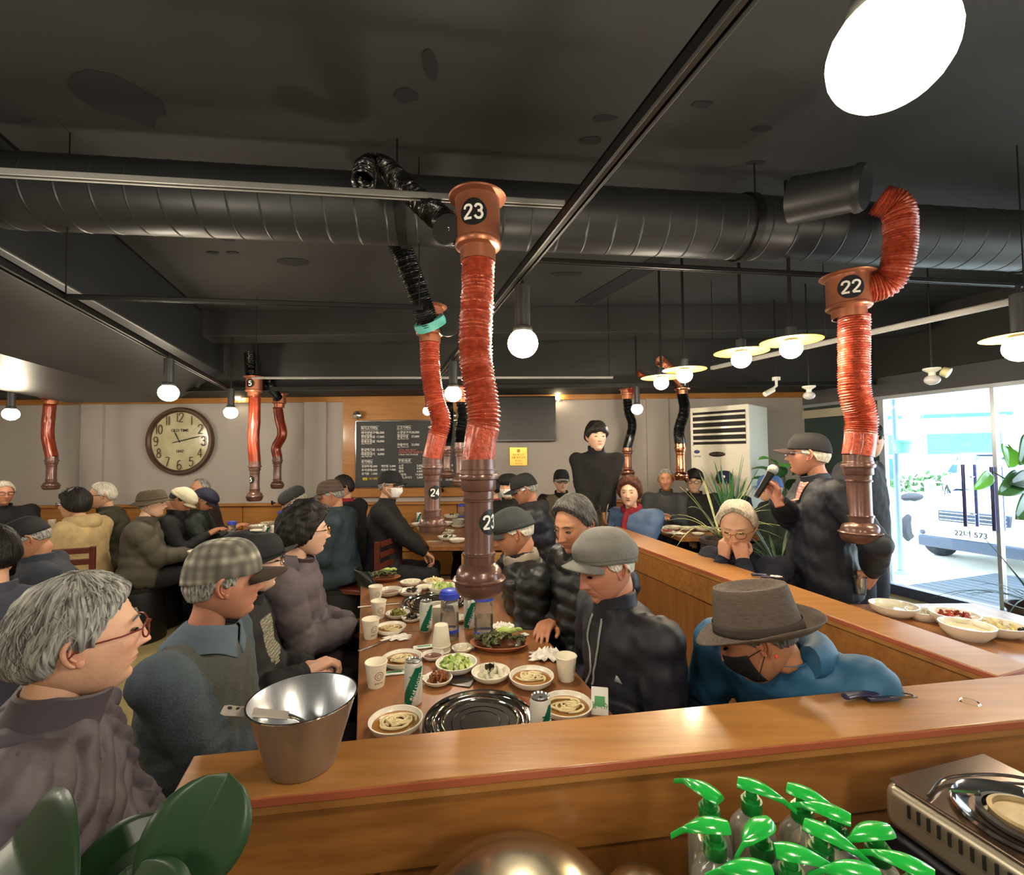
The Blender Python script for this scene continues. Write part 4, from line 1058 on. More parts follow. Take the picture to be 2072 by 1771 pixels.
# scissors
SCB = mat('navy scissor handle', (40, 40, 72), .35, coat=.3)
def scissors(pa, pb_, label, sc=1):
    A, B_ = Zp(*pa, PZ + .012), Zp(*pb_, PZ + .012); d = (B_ - A); M = d.to_track_quat('X', 'Z').to_matrix(); L = d.length
    t = thing('scissors', label, 'scissors', A)
    pts = [M @ Vector((L * u, .012 * sin(u * 5) * sc, 0)) for u in (0, .1, .25, .4, .52)]
    MB().tube(spline(pts, 16), [.004 * sc] + [.011 * sc] * 14 + [.007 * sc], 12, flat=.6).build('handle', SCB, t)
    MB().tube(spline([M @ Vector((L * u, -.014 * sc + .02 * sc * u, -.003)) for u in (.3, .45, .6, .72)], 12), [.008 * sc] * 12, 12, flat=.5).build('second_handle', SCB, t)
    MB().tube(spline([M @ Vector(v) * 1 for v in ((L * .55, .004, 0), (L * .62, .018 * sc, 0), (L * .85, .016 * sc, 0), (L * .98, 0, 0), (L * .8, -.004 * sc, 0), (L * .6, 0, 0))], 30), .0018, 6).build('wire_loop', STEEL, t)
    MB().prism([M @ Vector(v) for v in ((L * .5, -.008, -.004), (L * 1.02, -.004, -.004), (L * 1.02, 0, -.004), (L * .5, .008, -.004))], .002).build('blade', STEEL, t, smooth=False)
    return t
scissors((1708, 1411), (1852, 1408), 'navy handled scissors lying on the front partition cap at the right')
scissors((1520, 1163), (1585, 1168), 'dark scissors lying on the side partition cap behind the fedora')
p = Zp(1962, 1421, PZ + .001); o = MB().lathe([(.016, 0), (.018, .002), (.02, 0)], p, 24).build('clear_ring', CLEAR); tag(o, 'small clear plastic ring lying on the front cap at the far right', 'ring')
# cutlery bucket at the waiter's end of the side partition
p = Zp(1221, 1066, PZ) + Vector((-.02, -.02, 0))
t = thing('cutlery_bucket', 'small steel bucket of cutlery on the far end of the side partition', 'bucket', p)
MB().lathe([(0, 0), (.05, 0), (.075, .13), (.073, .13), (.048, .004), (0, .004)], n=28).build('bucket_wall', STEEL, t)
for k in range(6):
    a = k * 1.1; MB().tube([(.02 * cos(a), .02 * sin(a), .02), (.06 * cos(a), .06 * sin(a), .19)], [.005, .008], 8, flat=.4).build('utensil', STEEL, t)

# ================================================================== the near counter
CTZ = .74
cb = MB(); cb.box((.55, .46, CTZ - .02), (2.6, .62, .04)); o = cb.build('worktop', mat('dark worktop', (78, 52, 34), .4, ns=4, amt=.3), bev=.004, smooth=False); tag(o, 'dark worktop below the front partition holding bottles and stove', 'worktop')
o = MB().box((.55, .46, (CTZ - .04) / 2), (2.5, .56, CTZ - .04)).build('counter_cabinet', mat('dark cabinet', (60, 42, 30), .5), bev=.004, smooth=False); tag(o, 'dark cabinet carrying the worktop closest to the viewer', 'cabinet')
# pump bottles
GRN = mat('green pump plastic', (26, 164, 60), .22, coat=.6, sss=0)
GRD = mat('darker green collar', (16, 126, 48), .28, coat=.4)
GELM = mat('gel bottle plastic', (206, 208, 194), .12, trans=.75, ior=1.2, coat=.8)
def pump_proto():
    t = thing('pump_bottle', '', 'bottle')
    P = []
    prof_ = [(0, .002, .6), (.032, .0, .6), (.036, .006, .62), (.037, .02, .62), (.037, .12, .62), (.034, .14, .7), (.024, .155, .85), (.0145, .162, 1), (.0135, .168, 1)]
    for r, z, e in prof_: P.append([Vector((max(r, 1e-4) * cos(2 * pi * k / 28), max(r, 1e-4) * e * sin(2 * pi * k / 28) * 1.15, z)) for k in range(28)])
    MB().grid(P, cv=True).build('bottle_body', GELM, t)
    P2 = [[Vector((v.x * .93, v.y * .93, .006 + v.z * .86)) for v in r] for r in P[:7]]; P2.append([Vector((0, 0, P2[-1][0].z))] * 28)
    MB().grid(P2, cv=True).build('gel', glassmat('clear gel', (.8, .82, .76), .5, .05), t)
    MB().cyl((0, 0, .01), (0, 0, .16), .003, n=8).build('dip_tube', mat('dip tube', (226, 222, 200), .5), t)
    MB().lathe([(.0, .196), (.008, .196), (.009, .19), (.012, .19), (.013, .184), (.0165, .184), (.0165, .166), (.0155, .164), (0, .164)], n=24).build('collar', GRD, t)
    # broad curved lever spout
    P = []
    for i in range(14):
        u = i / 13; x = -.02 + .085 * u; w = .0175 * (sin(pi * min(1, u * 1.15 + .12)) ** .6 + .0) * (1 - .55 * u) + .0025; z = .207 + .006 * sin(pi * u) - .016 * u * u
        P.append([Vector((x, w * cos(a), z + (.006 - .003 * u) * sin(a) - .004 * cos(a) ** 2)) for a in np.linspace(0, 2 * pi, 15)[:-1]])
    mb = MB().grid(P, cv=True); mb.f += [tuple(range(14))[::-1], tuple(range(13 * 14, 14 * 14))]
    mb.build('lever_spout', GRN, t)
    MB().lathe([(.008, .188), (.0085, .2), (.011, .205), (0, .206)], n=18).build('pump_stem', GRN, t)
    return t
pp = pump_proto(); pf = True
for i, (px, py, rz, lb) in enumerate(((1434, 1612, 2.2, 'back left pump bottle, spout turned away, at the left of the cluster'), (1520, 1598, -.6, 'back middle pump bottle with its spout to the right'), (1622, 1612, -.75, 'back right pump bottle of the cluster with a long spout'),
        (1446, 1680, 3.1, 'front left pump bottle with the spout pointing left'), (1540, 1682, 3.7, 'pump bottle just right of the front left one, spout turned left'), (1660, 1690, -.8, 'middle right pump bottle with its spout across the next one'), (1775, 1690, 3.3, 'rightmost pump bottle beside the gas stove'),
        (1600, 1735, -.3, 'second row pump bottle whose spout crosses the centre'), (1530, 1770, 3.0, 'pump bottle cut by the bottom edge under the cluster'), (1745, 1775, 2.9, 'pump bottle at the bottom edge toward the stove'), (1690, 1655, 2.5, 'pump bottle hidden behind the middle right one'), (1852, 1765, 2.4, 'pump bottle leaning against the stove, mostly hidden'))):
    p = Zp(px, py, CTZ + .2); p.z = CTZ
    if pf: pp.location = p; pp.rotation_euler.z = rz; pp['label'] = lb; pp['group'] = 'green pump gel bottles'; pf = False
    else: dup(pp, p, rz, lb, 'green pump gel bottles')
# portable gas stove on a stack
sp = Zp(1930, 1640, CTZ + .12)
zz = CTZ + .13
s0 = Zp(1782, 1573, zz); s1 = Zp(2120, 1790, zz)
d = (s1 - s0); d.z = 0; rz = math.atan2(d.y, d.x)
t = thing('gas_stove', 'metal portable gas stove with a round burner at the bottom right corner', 'stove', Vector((s0.x, s0.y, CTZ)), rz)
SW, SDp = .36, .28
STV = mat('grey stove enamel', (176, 168, 148), .3, .7)
MB().box((SW / 2, SDp / 2, .085), (SW, SDp, .085)).build('stove_body', STV, t, bev=.02, smooth=False)
MB().box((SW / 2, SDp / 2, .022), (SW * 1.02, SDp * 1.02, .04)).build('stove_case', mat('black stove case', (26, 26, 34), .4), t, bev=.01, smooth=False)
MB().box((SW / 2, SDp / 2, .1305), (SW * .96, SDp * .94, .006)).build('top_plate', mat('brown metal plate', (120, 104, 90), .22, .9), t, bev=.003, smooth=False)
for k in range(18): MB().box((.05 + k * .016, -.001, .1), (.004, .004, .022)).build('vent_slot', TEXTK, t, smooth=False)
_b = Zp(2085, 1668, CTZ + .134) - Vector(t.location); bc = (_b.x * cos(rz) + _b.y * sin(rz), -_b.x * sin(rz) + _b.y * cos(rz), .134); print('BURNER', bc)
MB().lathe([(.095, 0), (.1, .006), (.097, .01), (.09, .004), (.075, .0)], bc, 48).build('pan_ring', CHROME, t)
MB().lathe([(.05, 0), (.052, .014), (.045, .016), (.043, .01), (.0, .01)], bc, 36).build('burner_cap', mat('tan burner cap', (168, 150, 110), .5, .4, ns=40, amt=.3), t)
MB().lathe([(.058, 0), (.066, .002), (.066, .008), (.058, .01)], bc, 36).build('burner_gap', TEXTK, t)
MB().tube(spline([(.07, .02, .138), (.05, .1, .142), (.07, .2, .142), (.1, .26, .138)], 20), .003, 8).build('wire_guard', CHROME, t)
for k in range(4):
    a = k * pi / 2 + .5; MB().tube([(bc[0] + .1 * cos(a), bc[1] + .1 * sin(a), .14), (bc[0] + .06 * cos(a), bc[1] + .06 * sin(a), .156)], [.004, .006], 8).build('pan_support', CHROME, t)
MB().tube([(SW * .72, SDp * .95, .13), (SW * .66, SDp * 1.02, .19)], .005, 8).build('knob_rod', mat('tan burner cap', None), t)
# steel dome bowl and small bowl on the worktop
p = Zp(1046, 1822, CTZ + .1); p.z = CTZ
t = thing('mixing_bowl', 'upturned steel mixing bowl cut by the bottom edge', 'bowl', p)
MB().lathe([(.205, 0), (.208, .004), (.2, .01), (.185, .045), (.15, .085), (.14, .094), (.1, .112), (.05, .122), (0, .124)], n=56).build('bowl_shell', mat('bowl steel', (186, 178, 152), .22, 1, ns=120, amt=.1, stretch=(1, 1, .2)), t)
MB().lathe([(.203, -.001), (.212, .002), (.208, .006)], n=56).build('bowl_rim', CHROME, t)
p = Zp(1298, 1795, CTZ + .06); p.z = CTZ
t = thing('mixing_bowl', 'small upturned steel bowl right of the large one at the bottom edge', 'bowl', p)
MB().lathe([(.075, 0), (.078, .003), (.07, .03), (.05, .058), (.02, .068), (0, .069)], n=40).build('bowl_shell', mat('bowl steel', None), t)
MB().lathe([(.074, -.001), (.079, .001), (.076, .004)], n=40).build('bowl_rim', CHROME, t)

# ================================================================== chairs seen between the diners
def shell_chair(p, rz, label):
    t = thing('shell_chair', label, 'chair', p, rz); m = mat('black moulded shell', (30, 34, 34), .35)
    P = []
    for i in range(14):
        u = i / 13; P.append([])
        for j in range(13):
            v = j / 12 * 2 - 1
            if u < .5: y = .2 - .38 * (u / .5); z = .45 + .03 * abs(v) ** 2 + .02 * (1 - u)
            else: y = -.18 - .1 * (u - .5) * 2; z = .47 + .36 * (u - .5) * 2 
            w = .23 * (1 - .0 * u) * (1 if u < .75 else sqrt(max(0.05, 1 - ((u - .75) / .28) ** 2)))
            P[-1].append(Vector((w * v, y + (.07 * v * v if u > .4 else 0), z + (.05 * v * v if u < .5 else 0))))
    MB().grid(P).build('seat_shell', m, t, solid=.008, sub=1)
    for sx in (-1, 1):
        for sy in (-1, 1): MB().tube([(sx * .1, sy * .1, .45), (sx * .19, sy * .19, 0)], [.012, .01], 8).build('leg', LEGM, t)
    return t
pc = Yp(806, 1120, 2.95); shell_chair(Vector((pc.x, 2.98, 0)), radians(-60), 'empty black moulded shell chair behind the far end of the long table')
DW = mat('dark red brown wood', (92, 40, 32), .4, coat=.3)
def ladder_chair(p, rz, label):
    t = thing('ladder_back_chair', label, 'chair', p, rz)
    MB().box((0, 0, .44), (.4, .4, .04)).build('seat', DW, t, smooth=False, bev=.01)
    for sx in (-1, 1):
        MB().box((sx * .18, -.18, .42), (.035, .035, .84)).build('back_post', DW, t, smooth=False, bev=.005)
        MB().box((sx * .18, .17, .21), (.035, .035, .42)).build('leg', DW, t, smooth=False, bev=.005)
    for k in range(4): MB().box((0, -.19 - .004 * k, .56 + k * .085), (.34, .02, .045)).build('slat', DW, t, smooth=False, bev=.006)
    return t
pc = Yp(160, 1110, 3.75); ladder_chair(Vector((pc.x, 3.72, 0)), radians(20), 'dark red ladder back chair behind the beige hooded jacket')
pc = Yp(772, 1090, 3.9); ladder_chair(Vector((pc.x - .1, 3.9, 0)), radians(75), 'brown ladder back chair under the masked man')

# ================================================================== plants
LEAFD = mat('dark rubber plant leaf', (34, 66, 36), .42, ns=6, col2=(26, 50, 28), coat=.1)
LEAFG = mat('bright green leaf', (96, 176, 66), .35, coat=.3, ns=5, amt=.2)
LEAFM = mat('mid green leaf', (60, 110, 60), .35, coat=.3, ns=5, amt=.3)
def leaf(base, tip, width, nrm, mt_, parent, name='leaf', fold=.25, droop=.1, n=14, pw=.62, obo=.8):
    base, tip = Vector(base), Vector(tip); d = tip - base; L = d.length; d.normalize(); nrm = Vector(nrm); x = d.cross(nrm).normalized(); nz = x.cross(d).normalized()
    P = []
    for i in range(n):
        u = i / (n - 1); w = width * (sin(pi * u ** obo) ** pw if 0 < u < 1 else 0.002); c_ = base + d * L * u - nz * droop * L * (u - .5) ** 2 * 2
        P.append([c_ + x * w * v + nz * fold * abs(v) * w for v in (-1, -.75, -.5, -.25, -.06, 0, .06, .25, .5, .75, 1)])
    mb = MB().grid(P); o = mb.build(name, mt_, parent, solid=.0012)
    return o
# rubber plant close at the bottom left
t = thing('rubber_plant', 'large dark green rubber plant leaves close to the viewer at bottom left', 'plant', (-.62, .56, 0))
L0 = lambda p: Vector(p) - Vector((-.62, .56, 0))
def lf(px0, py0, px1, py1, d0, d1, w, nx=(0, -1, .6), m=LEAFD, pw=.5):
    leaf(L0(Yp(px0, py0, d0)), L0(Yp(px1, py1, d1)), w, nx, m, t, pw=pw, fold=.25, obo=1.5, n=22)
lf(285, 1905, 462, 1568, .5, .56, .052, (.5, -1, .3))
lf(60, 1900, 325, 1660, .55, .6, .036, (-.2, -1, .8))
lf(120, 1900, 10, 1690, .5, .6, .075, (-.3, -1, .9), pw=.4)
lf(330, 1990, 250, 1760, .48, .5, .05, (.2, -1, .8))
MB().tube([L0((-.40, .5, .35)), L0(Yp(285, 1905, .5)), ], .008, 8).build('stem', mat('plant stem', (70, 74, 44), .6), t)
MB().tube([(.22, -.06, .1), (.2, -.04, .5)], .012, 8).build('trunk', mat('plant stem', None), t)
MB().lathe([(0, 0), (.12, 0), (.15, .28), (.16, .28), (.16, .3), (.14, .3), (.13, .26), (0, .26)], (.2, -.05, 0), 24).build('pot', mat('dark pot', (60, 50, 46), .5), t)
# fountain of thin leaves: cordyline plants behind the partition
def grassplant(p, label, n, L, spread, w, mt_, seed=1, pot=True, potm=None, h0=.4, up=.7, name='spiky_plant', potr=.13):
    t = thing(name, label, 'plant', (p[0], p[1], 0)); rr = random.Random(seed)
    for k in range(n):
        a = 2 * pi * k / n + rr.random() * .5; e = spread * (.25 + .75 * rr.random()); l = L * (.7 + .5 * rr.random())
        dv = Vector((cos(a) * e, sin(a) * e, up)).normalized(); P = []; b0 = Vector((0, 0, h0)); x = dv.cross(Vector((0, 0, 1))).normalized()
        for i in range(9):
            u = i / 8; c_ = b0 + dv * l * u - Vector((0, 0, 1)) * l * .55 * e * u * u; ww = w * (1 - u) ** .6 * (.5 + 1.2 * min(u, .4))
            P.append([c_ - x * ww, c_ + Vector((0, 0, -ww * .4)), c_ + x * ww])
        MB().grid(P).build('leaf', mt_, t, solid=.0015)
    if pot:
        MB().lathe([(0, 0), (potr * .8, 0), (potr, h0 - .04), (potr * 1.08, h0 - .03), (potr * 1.08, h0), (potr * .95, h0), (potr * .9, h0 - .06), (0, h0 - .06)], n=24).build('pot', potm or mat('dark pot', None), t)
    return t
g1 = Yp(1478, 1035, 3.9)
grassplant((g1.x, 3.9), 'tall spiky plant with upright blades in front of the men by the air conditioner', 22, .62, .45, .016, LEAFM, 3, h0=.86, up=1.1)
g1b = Yp(1450, 1065, 3.5)
grassplant((g1b.x, 3.45), 'arching pale variegated spider plant behind the white haired man', 20, .75, 1.1, .006, mat('pale striped leaf', (190, 196, 140), .4, ns=8, col2=(120, 140, 80)), 5, h0=.88, up=.8)
g2 = Yp(1575, 1120, 3.1)
grassplant((g2.x, 3.1), 'bushy dark striped plant in a silver pot beside the speaker', 60, .42, 1.2, .009, mat('dark striped leaf', (70, 96, 66), .4, ns=10, col2=(36, 56, 38)), 8, h0=.72, up=.8, potm=mat('silver foil pot', (150, 140, 130), .25, .9, bump=.3, bs=30), potr=.17)
# broad leaved plant right of the conditioner
t = thing('rubber_plant', 'broad leaved green plant between the air conditioner and the speaker', 'plant', (2.75, 4.75, 0))
MB().lathe([(0, 0), (.13, 0), (.16, .3), (.14, .3), (.13, .25), (0, .25)], n=24).build('pot', mat('dark pot', None), t)
MB().tube([(0, 0, .25), (.03, 0, .8), (-.03, -.03, 1.35)], .012, 8).build('trunk', mat('plant stem', None), t)
rr = random.Random(5)
for k in range(26):
    a = k * 2.4; z = .7 + .028 * k; r_ = .1; b0 = Vector((.02 * cos(a), .02 * sin(a), z)); tp = b0 + Vector((.3 * cos(a), .3 * sin(a), .14 * rr.random() + .02 - (.1 if k < 10 else 0)))
    leaf(b0 + (tp - b0) * .2, tp, .05 + .02 * rr.random(), (0, -.3, 1), LEAFG if k > 23 else LEAFM if k % 3 else LEAFD, t, droop=.3, n=8)
# plant with heart leaves at the right edge
base = Yp(2150, 1150, 2.6)
t = thing('hanging_plant', 'round green leaves on thin stems in front of the glass at the right edge', 'plant', (base.x, base.y, 0))
MB().lathe([(0, 0), (.06, 0), (.1, .72), (.115, .73), (.115, .76), (.1, .76), (.09, .7), (0, .7)], n=24).build('pot', mat('terracotta pot', (170, 110, 80), .6), t)
for k, (x0, y0, x1, y1, w, m_) in enumerate(((2010, 955, 1975, 990, .035, LEAFG), (2040, 900, 2045, 945, .055, LEAFG), (2075, 960, 2025, 1000, .06, LEAFM), (2095, 1000, 2060, 1050, .06, LEAFM), (2090, 965, 2050, 978, .05, LEAFD), (2085, 880, 2068, 940, .05, LEAFM))):
    A, B_ = Yp(x0, y0, 2.6) - base, Yp(x1, y1, 2.5) - base; A.z += base.z; B_.z += base.z
    leaf(A, B_, w, (0, -1, .3), m_, t, n=10)
    MB().tube(spline([(0, 0, .85), (A.x * .5 + .05, A.y * .5, (A.z + .85) / 2 + .1), A], 10), .004, 6).build('stem', LEAFM, t)
grassplant((Yp(2100, 1190, 2.75).x, 2.75), 'spiky blue green plant low by the glass at the right edge', 26, .5, 1.1, .006, mat('blue green blade', (60, 92, 96), .4), 12, h0=.6, up=.5)
# ================================================================== outside the window
def out(px, py, y): return Yp(px, py, y)
PAVE = mat('bright pavement', (226, 224, 218), .8, ns=2, amt=.06)
g = MB(); g.box((14, 9, -.2), (22, 30, .1)); o = g.build('street', PAVE, smooth=False); struct(o); o['label'] = 'sunlit pale street outside'
DECK = mat('grey blue deck plank', (46, 58, 74), .6, ns=3, amt=.2, stretch=(1, 8, 1))
dk = thing('deck', 'grey plank deck outside just beyond the shop window', 'deck', (0, 0, 0))
for k in range(14):
    c_ = wpos(2.9, -.04, .3 + k * .135); MB().box(c_, (4.2, .125, .05), wr).build('plank', DECK, dk, smooth=False, bev=.004)
MB().box(wpos(2.9, -.11, 1.2), (4.2, 1.9, .06), wr).build('joist_frame', mat('dark joists', (60, 60, 60), .7), dk, smooth=False)
# door handles: two pairs of long bars fixed to the glass
for i, (x0, x1) in enumerate(((1948, 1972), (2006, 2025))):
    for j, px in enumerate((x0, x1)):
        # intersect the pixel ray with the glass plane
        def hit(px, py):
            r = ray(px, py); o_ = Vector((0, 0, CH)); q_ = WA + WN * (-.03 if j == 0 else .1); t_ = (q_ - o_).dot(WN) / r.dot(WN); return o_ + r * t_
        a_, b_ = hit(px, 940 if i == 0 else 945), hit(px + 8, 1066 if i == 0 else 1075)
        b_.x, b_.y = a_.x, a_.y
        t = thing('door_handle', ('left' if i == 0 else 'right') + ' pair of glass doors, ' + ('inner' if j == 0 else 'outer') + ' long vertical steel pull bar', 'door handle', b_)
        MB().cyl((0, 0, 0), a_ - b_, .014, n=14).build('bar', mat('purple tinted steel', (104, 104, 150) if j == 0 else (140, 160, 180), .25, .9), t)
        for s in (.2, .8): MB().cyl((a_ - b_) * s, (a_ - b_) * s + WN * (.06 if j == 0 else -.06), .007, n=8).build('standoff', STEEL, t)
# vehicle
def car(loc, rz, label, body, sc=1, plate=None):
    t = thing('car', label, 'car', loc, rz); CB = mat(body[0], body[1], .25, .1, coat=.8); DK = mat('dark car trim', (62, 72, 92), .4); GLS = mat('car glass', (90, 120, 150), .08, .3, coat=1)
    W = .92
    # side profile: x forward, z up
    sec = []
    for x, zb, zt, w in ((2.25, .32, .62, .62), (2.2, .26, .82, .78), (2.05, .24, .92, .86), (1.6, .22, 1.0, .9), (1.0, .22, 1.06, W), (.85, .22, 1.1, W), (0, .22, 1.08, W), (-1.2, .22, 1.08, W), (-2.0, .26, 1.0, .88), (-2.2, .3, .9, .8)):
        P = []
        for a in range(24):
            an = 2 * pi * a / 24; cx_, cz_ = cos(an), sin(an)
            P.append(Vector((x, w * abs(cx_) ** .45 * (1 if cx_ > 0 else -1), (zb + zt) / 2 + (zt - zb) / 2 * abs(cz_) ** .5 * (1 if cz_ > 0 else -1))))
        sec.append(P)
    mb = MB().grid(sec, cv=True); mb.f += [tuple(range(24)), tuple(range(9 * 24, 10 * 24))]; mb.build('car_body', CB, t)
    sec = []
    for x, zt, w in ((1.05, 1.04, .8), (.45, 1.5, .7), (-.2, 1.58, .68), (-1.3, 1.52, .66), (-1.95, 1.02, .78)):
        sec.append([Vector((x, -w * 1.08, 1.0)), Vector((x, -w, zt)), Vector((x, w, zt)), Vector((x, w * 1.08, 1.0))])
    MB().grid(sec).build('cabin_glass', GLS, t, smooth=False)
    MB().box((-.5, 0, 1.57), (1.5, 1.3, .05)).build('roof', CB, t, bev=.02, smooth=False)
    MB().box((2.22, 0, .72), (.08, .8, .16)).build('grille', DK, t, bev=.02, smooth=False)
    for k in range(3): MB().box((2.265, 0, .67 + .05 * k), (.01, .74, .008)).build('grille_bar', CHROME, t, smooth=False)
    MB().box((2.2, 0, .33), (.2, 1.3, .16)).build('bumper_intake', DK, t, bev=.03, smooth=False)
    for s in (-1, 1):
        MB().ell((2.1, s * .66, .76), (.14, .17, .09), 18, 10).build('headlamp', mat('headlamp lens', (220, 226, 230), .1, coat=1), t)
        MB().ell((2.2, s * .6, .45), (.06, .07, .07), 16, 8).build('fog_lamp', DK, t)
        MB().box((.75, s * .98, 1.12), (.1, .16, .12)).build('mirror', CB, t, bev=.03, smooth=False)
        for x in (1.42, -1.4):
            w_ = MB().lathe([(0, -.1), (.2, -.1), (.33, -.09), (.35, -.05), (.35, .05), (.33, .09), (.2, .1), (0, .1)], (x, s * .82, .34), 28, M=RX).build('wheel', mat('tyre rubber', (40, 44, 56), .8), t)
            MB().lathe([(0, -.115), (.18, -.112), (.21, -.1)], (x, s * .82, .34), 20, M=Matrix.Rotation(pi / 2 * s, 3, 'X')).build('hub', STEEL, w_)
    if plate:
        MB().box((2.29, 0, .5), (.015, .54, .12)).build('number_plate', mat('white plate', (226, 232, 236), .5), t, bev=.004, smooth=False)
        me = text_data(plate, .1, TEXTK); me.transform(Matrix.Translation((2.3, 0, .5)) @ Matrix(((0, 0, 1), (1, 0, 0), (0, 1, 0))).to_4x4()); link('plate_text', me, t)
    if sc != 1: t.scale = (sc,) * 3
    return t
hd = radians(199)
c0 = Vector((6.3, 6.5, -.15)) - Vector((cos(hd), sin(hd), 0)) * 2.28
car(c0, hd, 'white car with a dark grille and number plate parked facing the window', ('white car paint', (236, 238, 240)), plate='22너 573')
c1 = out(2060, 965, 12); c1.z = -.15
car(Vector((c1.x, 12.2, -.15)), radians(-120), 'second pale car further back across the street', ('pale car paint', (228, 230, 232)))
# building across the street
BW = mat('white facade render', (232, 232, 230), .7); SH = mat('blue glass shopfront', (70, 110, 150), .15, .2, coat=.6)
bl = thing('building', 'white shopfront building across the bright street', 'building', (0, 0, 0))
fx = Vector((9.2, 19.0, 0)); fy = Vector((24, 11.5, 0)); fd = (fy - fx).normalized(); fa = math.atan2(fd.y, fd.x); FLn = (fy - fx).length
MB().box((fx + fy) / 2 + Vector((0, 0, 3)) + Vector((-fd.y, fd.x, 0)) * 2, (FLn + 8, 4, 7), fa).build('wall', BW, bl, smooth=False)
for k in range(6):
    s = 1.2 + k * 2.8; c_ = fx + fd * s + Vector((0, 0, 1.2)) + Vector((fd.y, -fd.x, 0)) * -.0
    w_ = MB().box(c_, (2.1, .2, 2.3), fa).build('window', mat('white frame', (236, 236, 236), .5), bl, smooth=False, bev=.02)
    MB().box(c_ + Vector((fd.y, -fd.x, 0)) * .1 + Vector((0, 0, .55)), (1.9, .06, .7), fa).build('pane', SH, w_, smooth=False)
    MB().box(c_ + Vector((fd.y, -fd.x, 0)) * .1 + Vector((0, 0, -.45)), (1.9, .06, 1.0), fa).build('pane', SH if k % 2 else BW, w_, smooth=False)
    MB().box(c_ + Vector((fd.y, -fd.x, 0)) * .3 + Vector((0, 0, 1.5)), (2.2, .5, .12), fa).build('canopy', mat('teal canopy', (60, 160, 170), .5), bl, smooth=False, bev=.02)
# street pole, flower pot on it
p = out(1812, 900, 6.4)
t = thing('street_pole', 'blue grey street pole outside with a hanging green pot', 'pole', (p.x, p.y, -.15))
MB().cyl((0, 0, 0), (0, 0, 3.2), .035, n=14).build('pole', mat('blue grey pole', (120, 140, 176), .4, .3), t)
MB().cyl((0, 0, 0), (0, 0, .05), .09, n=16).build('pole_foot', mat('blue grey pole', None), t)
po = thing('hanging_pot', 'green tapered flower pot fixed on the street pole', 'pot', p + Vector((.0, -.12, .0)))
MB().lathe([(0, -.12), (.08, -.12), (.11, .03), (.12, .03), (.12, .06), (.1, .06), (.09, 0), (0, 0)], n=20).build('pot_wall', mat('sea green pot', (110, 176, 160), .5), po)
MB().box((0, .06, .02), (.04, .14, .03)).build('pot_bracket', mat('blue grey pole', None), po, smooth=False)
# scooter shape parked beyond
p = out(1860, 985, 9)
t = thing('scooter', 'pale scooter parked across the pavement left of the white car', 'scooter', (p.x, p.y, -.15), radians(30))
SCM = mat('grey scooter', (150, 160, 172), .4)
for x in (-.55, .6): MB().lathe([(.0, -.05), (.2, -.05), (.25, 0), (.2, .05), (0, .05)], (x, 0, .25), 24, M=RX).build('wheel', mat('tyre rubber', None), t)
MB().tube(spline([(-.6, 0, .7), (-.3, 0, .65), (0, 0, .35), (.3, 0, .35), (.5, 0, .9), (.45, 0, 1.05)], 16), .09, 12).build('scooter_body', SCM, t)
MB().ell((-.35, 0, .8), (.35, .14, .08), 16, 8).build('seat', mat('tyre rubber', None), t)
MB().cyl((.45, -.3, 1.05), (.45, .3, 1.05), .015, n=8).build('handlebar', SCM, t)
# shrubs in planters along the facade
rr = random.Random(9)
for k in range(5):
    p = out(1826 + k * 52, 955, 14.5)
    t = thing('planter_shrub', ['first', 'second', 'third', 'fourth', 'fifth'][k] + ' small shrub in a box along the far pavement, counted from the pole', 'shrub', (p.x, p.y, -.15), 0)
    MB().box((0, 0, .2), (.6, .4, .4)).build('planter', BW, t, smooth=False, bev=.02)
    mb = MB()
    for j in range(60):
        c_ = Vector((rr.gauss(0, .22), rr.gauss(0, .16), .65 + rr.gauss(0, .14))); M = Euler((rr.random() * 6, rr.random() * 6, 0)).to_matrix()
        mb.ell(c_, (.09, .05, .012), 6, 4, M)
    o = mb.build('foliage', LEAFM, t); o['kind'] = 'stuff'
# ================================================================== people
SKINS = {}
def skin(name, c, blush=(190, 96, 84)):
    if name in SKINS: return SKINS[name]
    m = mat('skin ' + name, c, .5, ns=26, amt=.07, bump=.08, bs=150, sss=.0)
    nt = m.node_tree; N = nt.nodes; L = nt.links; b_ = N['Principled BSDF']
    at = N.new('ShaderNodeAttribute'); at.attribute_name = 'mark'
    sep = N.new('ShaderNodeSeparateColor'); L.new(at.outputs['Color'], sep.inputs[0])
    src = b_.inputs['Base Color'].links[0].from_socket
    mx = N.new('ShaderNodeMix'); mx.data_type = 'RGBA'; L.new(sep.outputs[0], mx.inputs['Factor']); L.new(src, mx.inputs['A']); mx.inputs['B'].default_value = (*lin(blush), 1)
    m2 = N.new('ShaderNodeMix'); m2.data_type = 'RGBA'; L.new(sep.outputs[1], m2.inputs['Factor']); L.new(mx.outputs['Result'], m2.inputs['A']); m2.inputs['B'].default_value = (*lin((60, 34, 28)), 1)
    L.new(m2.outputs['Result'], b_.inputs['Base Color'])
    SKINS[name] = m; return m
SKA = skin('light', (206, 160, 130)); SKB = skin('tan', (182, 130, 98)); SKC = skin('ruddy', (190, 134, 108)); SKP = skin('pale', (216, 176, 150))
